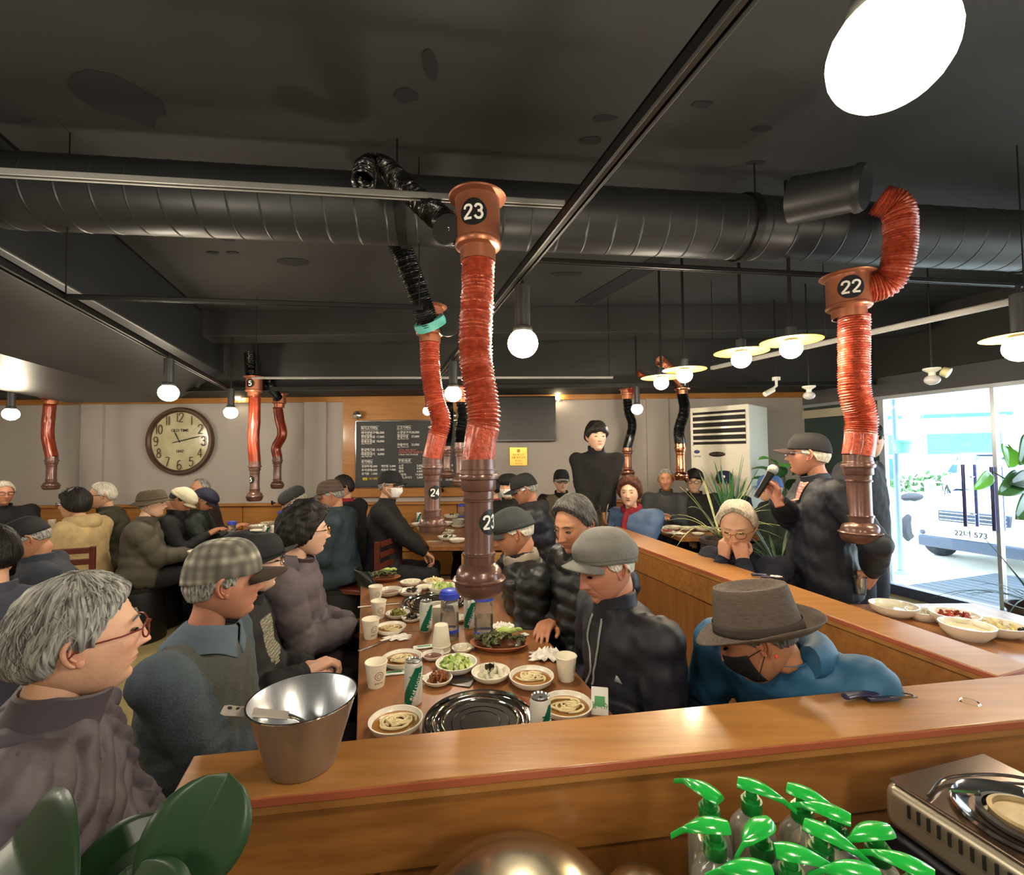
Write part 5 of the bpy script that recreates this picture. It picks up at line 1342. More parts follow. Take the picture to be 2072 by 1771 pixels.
def hairmat(name, c1, c2):
    if name in MATS: return MATS[name]
    m = mat(name, c1, .55, spec=.3); nt = m.node_tree; N = nt.nodes; L = nt.links; b_ = N['Principled BSDF']
    uv = N.new('ShaderNodeUVMap'); uv.uv_map = 'hair'; mp = N.new('ShaderNodeMapping'); mp.inputs['Scale'].default_value = (95, 4.5, 1); L.new(uv.outputs[0], mp.inputs[0])
    t = N.new('ShaderNodeTexNoise'); t.inputs['Scale'].default_value = 1; t.inputs['Detail'].default_value = 4; t.inputs['Distortion'].default_value = .6; L.new(mp.outputs[0], t.inputs[0])
    r = N.new('ShaderNodeValToRGB'); r.color_ramp.elements[0].position = .35; r.color_ramp.elements[1].position = .68
    r.color_ramp.elements[0].color = (*lin(c2), 1); r.color_ramp.elements[1].color = (*lin(c1), 1)
    L.new(t.outputs['Fac'], r.inputs[0]); L.new(r.outputs[0], b_.inputs['Base Color'])
    bp = N.new('ShaderNodeBump'); bp.inputs['Strength'].default_value = .7; bp.inputs['Distance'].default_value = .006; L.new(t.outputs['Fac'], bp.inputs['Height']); L.new(bp.outputs[0], b_.inputs['Normal'])
    return m
HG = hairmat('salt and pepper hair', (176, 176, 168), (60, 58, 56)); HW = hairmat('white hair', (226, 222, 206), (160, 154, 138)); HK = hairmat('black hair', (44, 40, 38), (14, 12, 12))
HD = hairmat('dark grey hair', (110, 108, 104), (34, 32, 32)); HB = hairmat('reddish brown hair', (104, 62, 46), (44, 24, 20))
EYEW = mat('eye white', (206, 196, 186), .25, coat=.6); EYEK = mat('dark iris', (22, 14, 12), .15, coat=.8)
def cloth(name, c, rough=.85, c2=None, ns=12, bump=.12, bs=60, sheen=.0, amt=.22): return mat(name, c, rough, col2=c2, ns=ns, amt=amt, bump=bump, bs=bs, sheen=sheen)
def gau(x, w): return np.exp(-(x / w) ** 2)

HA, HBk, HC = .0745, .098, .118     # half width, half depth, half height
def head_surface(th, ph, off=0.0, feat=True, old=.6, jaw=1.0, mouth=0):
    """th: 0 at the face, ph: latitude; arrays -> xyz"""
    cx_ = np.cos(ph); sz = np.sin(ph)
    low = np.clip(-sz, 0, 1)
    cc_ = np.where(sz < 0, np.abs(cx_) ** .62, np.abs(cx_) ** .92)
    x = HA * np.sin(th) * cc_; y = HBk * np.cos(th) * cc_; z = HC * sz
    front = np.clip(np.cos(th), 0, 1); back = np.clip(-np.cos(th), 0, 1)
    x = x * (1 - .34 * low ** 1.3 * jaw * (1 - .2 * back))
    y = np.where(back > 0, y * (1 - .30 * low ** .9), y)
    z = z * (1 - .36 * low * np.clip(.45 - y / HBk, 0, 1.5))
    y = np.where(np.cos(th) > 0, y * (1 - .06 * low), y)
    x = x * (1 + .05 * np.clip(sz, 0, 1) * back)
    # flatten face plane
    y = y - front * .006 * gau(z - .02, .06)
    if feat:
        ax = np.abs(x); f = front ** .5
        d = np.zeros_like(x)
        zt = np.clip((.024 - z) / .052, 0, 1)
        d += (.006 + .019 * zt ** 1.3) * gau(x, .0075 + .006 * zt) * np.where(z > .024, gau(z - .024, .014), np.where(z < -.028, gau(z + .028, .0065), 1))
        d += .007 * gau(ax - .0125, .0065) * gau(z + .027, .0075)
        d -= .0085 * gau(ax - .031, .017) * gau(z - .012, .012)
        d += .0045 * gau(ax - .031, .0145) * gau(z - .010, .0065)
        d += .0048 * gau(ax - .03, .024) * gau(z - .031, .008)
        d += .006 * gau(ax - .042, .018) * gau(z + .018, .02)
        d += .0065 * gau(x, .024) * gau(z + .054, .010)
        d -= .0055 * gau(x, .023) * gau(z + .0545, .0022)
        d -= .004 * gau(x, .02) * gau(z + .072, .006)
        d += .011 * gau(x, .02) * gau(z + .092, .016)
        cr = ax - (.02 + (-.022 - z) * .42)
        d -= old * .0032 * gau(cr, .0032) * ((z < -.018) & (z > -.068))
        d -= old * .0022 * gau(ax - .034, .012) * gau(z + .006, .0028)
        d -= old * .0012 * (np.sin((z - .05) * 700) > .3) * ((z > .045) & (z < .08)) * gau(x, .05)
        d += old * .004 * gau(ax - .05, .014) * gau(z + .062, .016)
        if mouth: d -= mouth * .012 * gau(x, .016) * gau(z + .056, .006)
        y = y + d * f
    if off is not 0.0:
        nx, ny, nz = x / HA ** 2, y / HBk ** 2, z / HC ** 2
        l = np.sqrt(nx ** 2 + ny ** 2 + nz ** 2) + 1e-9
        x, y, z = x + off * nx / l, y + off * ny / l, z + off * nz / l
    return x, y, z

def head_geo(res, old=.6, mouth=0, jaw=1.0):
    nt_, np_ = (112, 84) if res > 1 else (56, 46) if res > 0 else (40, 34)
    s = np.linspace(0, 2 * pi, nt_, endpoint=False); th = s - .5 * np.sin(s)
    q = np.linspace(-1, 1, np_); ph = q * pi / 2 - .12 * np.sin(q * pi)
    TH, PH = np.meshgrid(th, ph)
    x, y, z = head_surface(TH, PH, 0.0, True, old, jaw, mouth)
    vs = np.stack([x, y, z], -1).reshape(-1, 3)
    m = len(th); fs = []
    for i in range(np_ - 1):
        for j in range(m):
            k = (j + 1) % m; fs.append((i * m + j, i * m + k, (i + 1) * m + k, (i + 1) * m + j))
    ax = np.abs(vs[:, 0]); fr_ = vs[:, 1] > .04
    red = (gau(vs[:, 0], .019) * gau(vs[:, 2] + .0545, .0075) * .75 + .25 * gau(vs[:, 0], .016) * gau(vs[:, 2] + .02, .018) + .22 * gau(ax - .042, .02) * gau(vs[:, 2] + .02, .02)) * fr_
    dark = (.8 * gau(vs[:, 0], .021) * gau(vs[:, 2] + .0545, .0016) + .9 * mouth * gau(vs[:, 0], .013) * gau(vs[:, 2] + .056, .005)) * fr_
    dark += .55 * gau(ax - .031, .0125) * gau(vs[:, 2] - .0085, .0018) * fr_
    dark += .7 * gau(ax - .009, .0035) * gau(vs[:, 2] + .034, .0022) * fr_
    return vs, fs, red, dark
def ear_geo(side, res):
    mb = MB(); n = 20 if res else 10
    cv = []; 
    for k in range(n):
        a = -2.2 + k / (n - 1) * 4.6
        cv.append(Vector((side * (.012 + .004 * cos(a)), -.004 - .015 * cos(a - .2) , .006 + .028 * sin(a))))
    R = Matrix.Rotation(side * -.0, 3, 'Z')
    pts = [Vector((0, -.014, -.026)), Vector((.006, -.022, -.02)), Vector((.012, -.030, -.004)), Vector((.014, -.031, .014)), Vector((.013, -.022, .029)), Vector((.008, -.008, .033)), Vector((.003, .000, .025)), Vector((.002, .001, .012))]
    pts = [Vector((side * p.x * 1.15, p.y + .008, p.z)) for p in pts]
    sp_ = spline(pts, n)
    mb.tube(sp_, [.0035 + .0012 * sin(pi * k / (n - 1)) for k in range(n)], 8 if res else 5)
    mb.ell((side * .004, -.004, .004), (.0045, .017, .026), 12 if res else 8, 8)
    mb.ell((side * .004, .000, -.021), (.0038, .007, .009), 10, 6)
    if res: mb.tube(spline([Vector((side * .006, -.004, .022)), Vector((side * .01, -.013, .012)), Vector((side * .01, -.014, -.004)), Vector((side * .007, -.006, -.014))], 12), .0028, 6)
    return [(v[0] + side * (HA - .006), v[1], v[2] + .0) for v in mb.v], mb.f

# ---- hands -----------------------------------------------------------------
def remesh(mb, vox, smooth=3, fac=.5):
    me = bpy.data.meshes.new('t'); me.from_pydata([tuple(v) for v in mb.v], [], mb.f)
    o = bpy.data.objects.new('t', me); COL.objects.link(o)
    r = o.modifiers.new('r', 'REMESH'); r.mode = 'VOXEL'; r.voxel_size = vox
    if smooth:
        s_ = o.modifiers.new('s', 'SMOOTH'); s_.factor = fac; s_.iterations = smooth
    ev = o.evaluated_get(bpy.context.evaluated_depsgraph_get())
    m2 = bpy.data.meshes.new_from_object(ev)
    bpy.data.objects.remove(o); bpy.data.meshes.remove(me)
    n = len(m2.vertices); co = np.empty(n * 3, 'f'); m2.vertices.foreach_get('co', co); co = co.reshape(-1, 3).astype(float)
    no = np.empty(n * 3, 'f'); m2.vertices.foreach_get('normal', no); no = no.reshape(-1, 3).astype(float)
    fs = [tuple(p.vertices) for p in m2.polygons]
    bpy.data.meshes.remove(m2)
    return co, no, fs
HANDS = {}
def hand_geo(pose, vox):
    """right hand: wrist at origin, fingers +Y, back of the hand +Z, thumb toward -X"""
    key = (pose, vox)
    if key in HANDS: return HANDS[key]
    curl = {'relaxed': (.35, .45, .35), 'flat': (.08, .12, .1), 'fist': (1.2, 1.5, 1.0), 'grip': (.95, 1.15, .7), 'cheek': (.55, .5, .3), 'fold': (.7, .8, .5)}[pose]
    mb = MB()
    # palm
    for i, x in enumerate((-.028, -.0095, .0095, .027)):
        mb.tube([(x * .62, -.01, 0), (x * .85, .04, .002), (x, .088 - abs(i - 1.2) * .004, 0)], [.0165, .0155, .0115], 10)
    mb.tube([(0, -.045, 0), (0, 0, 0), (0, .03, 0)], [.024, .023, .02], 12)
    L = ((.044, .026, .02), (.049, .03, .021), (.046, .028, .021), (.035, .021, .018))
    for i, x in enumerate((-.028, -.0095, .0095, .027)):
        p = Vector((x, .084 - abs(i - 1.2) * .005, 0)); a = 0; sp = (-.06, -.01, .04, .1)[i]
        pts = [p - Vector((0, .012, 0)), p]
        for s_, c_ in zip(L[i], curl):
            a += c_ * (1 + .08 * i); d = Vector((sin(sp) * cos(a), cos(a) * cos(sp), -sin(a))); p = p + d * s_; pts.append(p)
        mb.tube(pts, [.0095, .0097, .0088, .008, .0062], 9)
        mb.ell(pts[-1], (.0064, .0064, .0064), 8, 6)
    th_ = {'fist': (.9, .9), 'grip': (.7, .7), 'fold': (.5, .5)}.get(pose, (.15, .2))
    p = Vector((-.018, .012, -.006)); d = Vector((-.72, .66, -.25)).normalized(); pts = [p, p + d * .042]
    d2 = Vector((-.35 + th_[0] * .5, .9, -.2 - th_[0] * .5)).normalized(); pts.append(pts[-1] + d2 * .032)
    d3 = Vector((-.15 + th_[1] * .8, .9, -.2 - th_[1] * .4)).normalized(); pts.append(pts[-1] + d3 * .025)
    mb.tube(pts, [.0145, .0125, .0105, .008], 9); mb.ell(pts[-1], (.008, .008, .008), 8, 6)
    co, no, fs = remesh(mb, vox, 2)
    HANDS[key] = (co, fs); return HANDS[key]

def noise3(co, f, seed=0):
    r = np.random.RandomState(seed); out = 0
    for k in range(7):
        w = r.normal(size=3) * f * (1 + .5 * k / 3); out = out + np.sin(co @ w + r.rand() * 6.28) / (1 + .35 * k)
    return out / 3.2

def mesh_np(name, co, fs, mt_, ang=None, mark=None):
    me = bpy.data.meshes.new(name); me.from_pydata(co.tolist() if hasattr(co, 'tolist') else co, [], fs); me.materials.append(mt_); me.shade_smooth()
    if ang: me.set_sharp_from_angle(angle=radians(ang))
    if mark is not None:
        at = me.attributes.new('mark', 'FLOAT_COLOR', 'POINT'); at.data.foreach_set('color', mark.astype('f').ravel())
    return me

def ik(S, T, a, b_, hint):
    d = T - S; L = min(d.length, (a + b_) * .995); d.normalize(); T = S + d * L
    x = (a * a - b_ * b_ + L * L) / (2 * L); h = sqrt(max(0, a * a - x * x))
    hh = (hint - d * hint.dot(d)).normalized()
    return S + d * x + hh * h, T

def person(name_label, px, py, d, ap, cloth_m, trousers=None, head=None, pitch=0, roll=0, lean=6, slean=0, seat=.46, stand=False, sk=SKA, hair='short', hm=None, hat=None, glasses=None,
           hands=None, hpose='relaxed', bulk=0, quilt=0, qamp=.008, qskew=0, regions=None, collar=True, collar_m=None, mask=None, hsc=1.0, old=.7, mouth=0, hood=None, belly=0, scarf=None, brows=None,
           shoulder=1.0, group=None, extra=None, world_hands=None, elbow=None, hair_thick=None, hsh=0, hoff=(0, 0, 0), stool=True, wr=.012, nlen=.145, legyaw=0, neckf=.03, hairline=.0, trk=None, stool_h=None):
    res = 2 if d < 2.9 else 1 if d < 4.2 else 0
    bear = -degrees(atan((px - CX) / FPX))
    hp = Yp(px, py, d)
    bdeg, hdeg = (ap if isinstance(ap, tuple) else (ap, ap))
    body = radians(bdeg + bear - 90)       # rotation so that +Y points to heading
    hyaw = radians(hdeg - bdeg)
    # head frame relative to the body (head yaw, pitch)
    RH = Matrix.Rotation(hyaw, 3, 'Z') @ Matrix.Rotation(radians(roll), 3, 'Y') @ Matrix.Rotation(-radians(pitch), 3, 'X')
    la = radians(lean); sl = radians(slean)
    hz = hp.z
    neck_v = RH @ Vector((0, -.02, -.0)) + Vector((0, -neckf, -nlen * hsc))   # from skull centre to neck base
    nbz = hz + neck_v.z
    ax_ = Vector((sin(sl), sin(la), cos(la) * cos(sl))).normalized()
    if stand: pelz = max(.8, nbz - .53 * ax_.z)
    else: pelz = seat + .1
    L = max(.36, (nbz - pelz) / ax_.z)
    pel = Vector((0, 0, pelz)); nb = pel + ax_ * L
    hc = nb - neck_v
    Rb = Matrix.Rotation(body, 3, 'Z')
    rootp = hp - Rb @ hc; rootp.z = 0
    t = thing('person', name_label, 'person', rootp, body, group)
    W2L = lambda p: Rb.transposed() @ (Vector(p) - Vector(rootp))
    # ------------------------------------------------ joints
    sw = .19 * shoulder; sc = L / .53; sc = min(max(sc, .85), 1.1)
    Sh = {s: nb + Vector((s * sw, -.005 - .01 * bulk, 0)) - ax_ * .055 for s in (-1, 1)}
    Ua, Fa = .28, .25
    wr_t = {}
    for s in (-1, 1):
        h_ = (hands or {}).get(s) if hands else None
        if world_hands and s in world_hands: tt_ = W2L(world_hands[s])
        elif h_ is not None: tt_ = Vector(h_) if not callable(h_) else h_(nb, hc)
        elif stand: tt_ = Vector((s * .27, .08, pelz - .05))
        else: tt_ = Vector((s * .10, .32, pelz + .10))
        el = Vector(elbow[s]) if elbow and s in elbow else Vector((s * .4, -.3, -1))
        E_, Wt = ik(Sh[s], tt_, Ua, Fa, el)
        wr_t[s] = (E_, Wt)
    # legs
    Kn = {}; An = {}
    for s in (-1, 1):
        hip = pel + Vector((s * .095, 0, -.02))
        if stand: Kn[s] = Vector((s * .11, .03, pelz * .52)); An[s] = Vector((s * .12, -.02, .08))
        else: Kn[s] = Vector((s * .14, .42, seat + .06)); An[s] = Vector((s * .14, .46, .09))
    if legyaw:
        RL = Matrix.Rotation(radians(legyaw), 3, 'Z')
        for s in (-1, 1): Kn[s] = RL @ Kn[s]; An[s] = RL @ An[s]
    # ------------------------------------------------ body core (skin): head + neck + torso + limbs
    vs, fs, red, dark = head_geo(res, old, mouth)
    allv = [np.array(vs) * hsc]; allf = [fs]; allr = [red]; alld = [dark]; off = len(vs)
    def addg(v, f, r=0.0, dk=0.0):
        nonlocal off
        v = np.array(v, float); allv.append(v); allf.append([tuple(i + off for i in q) for q in f]); off += len(v)
        allr.append(np.full(len(v), r)); alld.append(np.full(len(v), dk))
    for s in (-1, 1):
        ev, ef = ear_geo(s, res > 0); addg(np.array(ev) * hsc, ef, .25)
    Mh = np.array(RH)
    for k in range(len(allv)): allv[k] = allv[k] @ Mh.T + np.array(hc)
    core = MB(); 
    core.tube([hc + RH @ Vector((0, -.03, -.01)), hc + RH @ Vector((0, -.032, -.07)) , nb + ax_ * .02, nb - ax_ * .06], [.044 * hsc, .047 * hsc, .052, .08], 16)
    core.tube([nb - ax_ * .03, nb - ax_ * .12, pel + ax_ * .2, pel, pel - ax_ * .08], [.07, .11, .11, .12, .09], 16)
    for s in (-1, 1):
        E_, Wt = wr_t[s]
        core.tube([nb - ax_ * .05, Sh[s], E_, Wt], [.05, .045, .036, .026], 12)
        core.tube([pel + Vector((s * .08, 0, 0)), Kn[s], An[s]], [.075, .055, .038], 12)
    cv, cn_, cf = remesh(core, .014 if res > 1 else .02, 3)
    addg(cv, cf)
    hv = .0034 if d < 1.2 else .0042 if d < 3 else .006 if d < 4.2 else .008
    for s in (-1, 1):
        E_, Wt = wr_t[s]
        hp_ = hpose[s] if isinstance(hpose, dict) else hpose
        pose, yv, zv = hp_ if isinstance(hp_, tuple) else (hp_, None, None)
        gv, gf = hand_geo(pose, hv)
        y_ = (Wt - E_).normalized() if yv is None else (Vector(yv)).normalized()
        z_ = Vector((0, 0, 1)) if zv is None else Vector(zv)
        if zv is None and abs(y_.z) > .8: z_ = Vector((s, .3, 0))
        z_ = (z_ - y_ * z_.dot(y_)).normalized(); x_ = y_.cross(z_)
        Mx = np.array([[x_.x, y_.x, z_.x], [x_.y, y_.y, z_.y], [x_.z, y_.z, z_.z]])
        g2 = gv.copy(); ff = gf
        if s < 0: g2[:, 0] *= -1; ff = [q[::-1] for q in gf]
        addg(g2 @ Mx.T + np.array(Wt), ff, .12)
    V = np.concatenate(allv); FF = [q for f in allf for q in f]
    mk = np.zeros((len(V), 4)); mk[:, 0] = np.concatenate(allr); mk[:, 1] = np.clip(np.concatenate(alld), 0, 1); mk[:, 3] = 1
    link('body', mesh_np('body', V, FF, sk, None, mk), t)
    # ------------------------------------------------ eyes, brows
    def hx(p): return hc + RH @ (Vector(p) * hsc)
    if res and hat != 'hideeyes':
        for s in (-1, 1):
            MB().ell((0, 0, 0), (.0125 * hsc, .0075 * hsc, .0036 * hsc), 14, 8, RH).build('eye', EYEK if pitch < 12 else EYEK, t, loc=hx((s * .031, .0855, .0085)))
    bm = brows or hm
    if bm:
        for s in (-1, 1): MB().tube([hx((s * .014, .0955, .031)), hx((s * .03, .093, .036)), hx((s * .048, .081, .030))], [.002 * hsc, .0034 * hsc, .0015 * hsc], 6, flat=.6).build('eyebrow', bm, t)
    # ------------------------------------------------ hair
    if hair and hair != 'bald':
        T = {'short': .012, 'perm': .034, 'bowl': .022, 'full': .022, 'thin': .006, 'wavy': .026}[hair] if hair_thick is None else hair_thick
        nt_ = 120 if res > 1 else 60; npn = 40 if res > 1 else 22
        th = np.linspace(0, 2 * pi, nt_, endpoint=False); U = np.linspace(0, 1, npn)
        c_ = np.cos(th)
        # hairline latitude: front, sides, back
        fr_ = {'short': .76, 'perm': .66, 'bowl': .36, 'full': .68, 'thin': .95, 'wavy': .68}[hair] + hairline
        sd_ = {'short': -.02, 'perm': -.35, 'bowl': .0, 'full': -.02, 'thin': .05, 'wavy': -.3}[hair]
        bk_ = {'short': -.42, 'perm': -.8, 'bowl': -.45, 'full': -.5, 'thin': -.4, 'wavy': -.8}[hair]
        if hat: fr_ = max(fr_, .55); bk_ = max(bk_, -.36)
        lat = np.where(c_ > 0, fr_ * c_ ** .8 * 1.0 + sd_ * (1 - np.abs(c_) ** .8), bk_ * np.abs(c_) ** .7 + sd_ * (1 - np.abs(c_) ** .7))
        ww = np.exp(-((np.abs(th if False else np.arccos(np.clip(c_, -1, 1))) - 1.35) / .16) ** 2)   # sideburn
        lat = lat - ww * .12
        if hair in ('short', 'full', 'thin', 'bowl'):
            eb = np.exp(-((np.arccos(np.clip(c_, -1, 1)) - 1.78) / .17) ** 2); lat = lat + eb * .26    # notch over the ear
        TH = np.repeat(th[None], npn, 0); PH = (.5 if hat else pi / 2) * (1 - U[:, None]) + lat[None] * U[:, None]
        ragged = .02 * np.sin(th * 31) + .02 * np.sin(th * 53 + 1); PH = PH + ragged[None] * (U[:, None] ** 4)
        edge = np.clip((1 - U[:, None]) / .12, 0, 1) ** .6
        x, y, z = head_surface(TH, PH, .004, False)
        nrm = np.stack([x / HA ** 2, y / HBk ** 2, z / HC ** 2], -1); nrm /= np.linalg.norm(nrm, axis=-1, keepdims=True)
        P = np.stack([x, y, z], -1)
        nz_ = noise3(P.reshape(-1, 3), 130 if hair in ('perm', 'wavy') else 70, abs(int(px))).reshape(P.shape[:2])
        st_ = (np.sin(TH * 23 + 4 * U[:, None] + np.sin(TH * 7 + U[:, None] * 9) * 2) * .35 + np.sin(TH * 57 + 9 * np.sin(U[:, None] * 5 + TH * 3)) * .65)
        thick = T * (.55 + .45 * edge) * (edge * .9 + .1) + (nz_ * .28 * T + st_ * (.0011 if hair not in ('perm',) else .001)) * edge
        if hair in ('full', 'bowl', 'wavy', 'perm'): thick = thick * (1 + .25 * np.clip(np.sin(PH), 0, 1))
        if hat: thick = np.minimum(thick, .0045 + .03 * (hair == 'perm'))
        P = P + nrm * thick[..., None]
        co = (P.reshape(-1, 3) * hsc) @ Mh.T + np.array(hc)
        n = nt_; hf = []
        for i in range(npn - 1):
            for j in range(n):
                k = (j + 1) % n; hf.append((i * n + j, (i + 1) * n + j, (i + 1) * n + k, i * n + k))
        me = mesh_np('hair', co, hf, hm)
        uvl = me.uv_layers.new(name='hair'); li = np.empty(len(me.loops), 'i'); me.loops.foreach_get('vertex_index', li)
        uvv = np.stack([(li % n) / n, (li // n) / (npn - 1)], -1); uvl.data.foreach_set('uv', uvv.astype('f').ravel())
        link('hair', me, t)
        if res > 1 and not hat and hair in ('full', 'short'):
            rs = random.Random(int(abs(px))); mb = MB(); uvs = []
            for k in range(900):
                t0 = rs.random() * 6.283; u0 = rs.random() ** .8 * .8; du = .12 + .16 * rs.random(); sw_ = rs.gauss(0, .22); ht = .002 + .003 * rs.random()
                row = []
                for i in range(6):
                    v = i / 5; uu = min(.99, u0 + du * v); tt = t0 + sw_ * v * (.4 + uu)
                    la_ = np.interp(tt % (2 * pi), th, lat, period=2 * pi); pp_ = (pi / 2) * (1 - uu) + la_ * uu
                    x1, y1, z1 = head_surface(np.array([tt]), np.array([pp_]), .004 + T * (.55 + .45 * min(1, (1 - uu) / .12)) * min(1, (1 - uu) / .1 + .15) + ht * sin(pi * min(1, v + .15)), False)
                    c1 = np.array([x1[0], y1[0], z1[0]]); w1 = .0011 * (1 - v) ** .5 + .0002
                    tg = np.array([cos(tt), -sin(tt), 0]) * w1
                    row.append([c1 - tg, c1 + tg])
                for r_ in row:
                    for j in (0, 1): r_[j] = hc + RH @ (Vector(r_[j]) * hsc)
                mb.grid(row); uvs += [(k * .37 % 1, .5)] * 12
            m2_ = mb.mesh('hair_strands', hm); ul = m2_.uv_layers.new(name='hair'); li2 = np.empty(len(m2_.loops), 'i'); m2_.loops.foreach_get('vertex_index', li2)
            ul.data.foreach_set('uv', np.array(uvs, 'f')[li2].ravel()); o_ = link('hair_strands', m2_, t); o_['kind'] = 'stuff'
    # ------------------------------------------------ glasses
    if glasses:
        mb = MB(); r_ = .0019 if res > 1 else .0024
        fy = .108 + (.004 if res else 0)
        for s in (-1, 1):
            ring = [hx((s * .033 + .0225 * cos(a) , fy - .016 * (abs(cos(a) * .0225 + s * .033) / .055) ** 2, .006 + .0165 * (abs(sin(a)) ** .8) * (1 if sin(a) > 0 else -1))) for a in np.linspace(0, 2 * pi, 25)]
            mb.tube(ring, r_, 6)
            mb.tube([hx((s * .055, fy - .018, .012)), hx((s * .08, .06, .013)), hx((s * .083, .0, .012)), hx((s * .08, -.016, -.004))], r_, 6)
        mb.tube([hx((-.011, fy, .01)), hx((0, fy + .004, .013)), hx((.011, fy, .01))], r_, 6)
        g_ = mb.build('glasses', glasses, t)
    if mask:
        P = []
        for i in range(10):
            P.append([])
            for j in range(15):
                a = (j / 14 - .5) * 2.3; z = -.012 - .085 * i / 9
                x, y, zz_ = head_surface(np.array([a]), np.array([math.asin(max(-1, z / HC))]), .006, False)
                bulge = .018 * exp(-(a / .35) ** 2) * sin(pi * min(1, (i + 1.5) / 9))
                P[-1].append(hx((x[0], y[0] + bulge, z)))
        MB().grid(P).build('face_mask', mask, t, solid=.0015)
        mb = MB()
        for s in (-1, 1):
            for z in (-.02, -.075): mb.tube([hx((s * .068, .045, z)), hx((s * .083, .0, z * .3))], .0012, 5)
        mb.build('mask_strap', mask, t)
    # ------------------------------------------------ hats
    if hat: make_hat(hat, hx, RH, hsc, t, res)
    # ------------------------------------------------ jacket
    vox = .0075 if d < 1.3 else .0095 if d < 1.8 else .012 if d < 2.7 else .015 if d < 3.8 else .019
    B_ = 1 + .13 * bulk
    jb = MB(); rows = []
    hem = -.14 if not stand else -.16
    for s_, wx, wy, yo in ((hem, .175, .145, 0), (-.04, .18, .15, .0), (.12, .172, .14, .01), (.35, .172, .135, .01), (.6, .19, .13, .0), (.78, .2, .122, -.005), (.9, .172, .105, -.01), (.98, .11, .085, -.008), (1.05, .068, .066, .0)):
        by = belly * exp(-((s_ - .2) / .25) ** 2) * .06
        c_ = pel + ax_ * (L * s_) + Vector((0, yo + by * .6, 0))
        if s_ > .9: c_ = c_ + Vector((0, neckf * (s_ - .9) * 2, 0))
        k = B_ * (shoulder if s_ > .5 else 1)
        rows.append([c_ + Vector((wx * k * cos(a), (wy * B_ + by) * sin(a), 0)) for a in np.linspace(0, 2 * pi, 25)[:-1]])
    k0 = len(jb.v); jb.grid(rows, cv=True); jb.f.append(tuple(range(k0, k0 + 24))[::-1]); e0 = k0 + 8 * 24; jb.f.append(tuple(range(e0, e0 + 24)))
    bones = []
    for s in (-1, 1):
        E_, Wt = wr_t[s]; S_ = Sh[s]
        r0, r1, r2, r3 = .073 * B_ * B_, .063 * B_ * B_, .055 * B_ * B_, .04 * B_
        jb.tube([nb - ax_ * .07 + Vector((s * .05, 0, 0)), S_.lerp(nb - ax_ * .05, .3), S_, S_.lerp(E_, .5), E_, E_.lerp(Wt, .5), Wt - (Wt - E_).normalized() * .012], [.06, .068 * B_, r0, r1 * 1.02, r1 * .98, r2, r3], 16)
        jb.ell(S_, (r0, r0, r0), 14, 10); jb.ell(E_, (r1, r1, r1), 12, 8)
        bones += [(S_, E_, 0, 'u%d' % s), (E_, Wt, Ua, 'f%d' % s)]
    for s in (-1, 1):
        if not stand: jb.tube([pel + Vector((s * .09, 0, -.02)), pel + Vector((s * .11, .16, -.02))], [.1 * B_, .085 * B_], 14)
    bones.append((pel - ax_ * .15, nb, 0, 't'))
    co, no, fs = remesh(jb, vox, 5 if res else 3)
    # nearest bone
    best = np.full(len(co), 9.0); uco = np.zeros(len(co)); bid = np.zeros(len(co), int)
    for i, (a, b2, u0, nm) in enumerate(bones):
        a = np.array(a); ab = np.array(b2) - a; l2 = ab @ ab; tq = np.clip(((co - a) @ ab) / l2, 0, 1); dd = np.linalg.norm(co - (a + tq[:, None] * ab), axis=1)
        dd = dd - (.135 if nm == 't' else .062)
        m_ = dd < best; best[m_] = dd[m_]; uco[m_] = (tq * sqrt(l2) + u0)[m_]; bid[m_] = i
    disp = noise3(co, 26, abs(int(px))) * wr * .55 + noise3(co, 60, abs(int(px)) + 5) * wr * .35
    # folds gathered at elbows
    for s in (-1, 1):
        e_ = np.array(wr_t[s][0]); de = np.linalg.norm(co - e_, axis=1)
        disp += wr * .5 * np.sin(uco * 150 + co[:, 0] * 40) * np.exp(-(de / .09) ** 2)
    if quilt:
        q_ = uco + qskew * np.abs(co[:, 0]) * (bid == len(bones) - 1) + noise3(co, 9, 3) * .006
        disp += qamp * 1.5 * (np.abs(np.sin(pi * q_ / quilt)) ** .5 - .75)
    co2 = co + no * disp[:, None]
    if hem is not None: pass
    groups_ = {}
    if regions:
        cen = np.array([co[list(f)].mean(0) for f in fs]); bn = [bones[bid[f[0]]][3] for f in fs]
        for i, f in enumerate(fs):
            r_ = regions(cen[i], bn[i], pel, nb, L) or 'jacket'
            groups_.setdefault(r_, []).append(f)
    else: groups_['jacket'] = fs
    for nm, fl in groups_.items():
        m_ = cloth_m if nm == 'jacket' else REG[nm][1]
        used = sorted({i for f in fl for i in f}); mp_ = {i: k for k, i in enumerate(used)}
        link('jacket' if nm == 'jacket' else REG[nm][0], mesh_np(nm, co2[used], [tuple(mp_[i] for i in f) for f in fl], m_), t)
    bvh = BVHTree.FromPolygons([tuple(v) for v in co2], fs)
    # cuffs
    for s in (-1, 1):
        E_, Wt = wr_t[s]; dv = (Wt - E_).normalized()
        MB().lathe([(.026, .0), (.034 * B_, -.004), (.038 * B_, -.02), (.036 * B_, -.04)], Wt - dv * .0, 18, M=dv.to_track_quat('Z', 'Y').to_matrix()).build('cuff', cloth_m if not trk else trk, t)
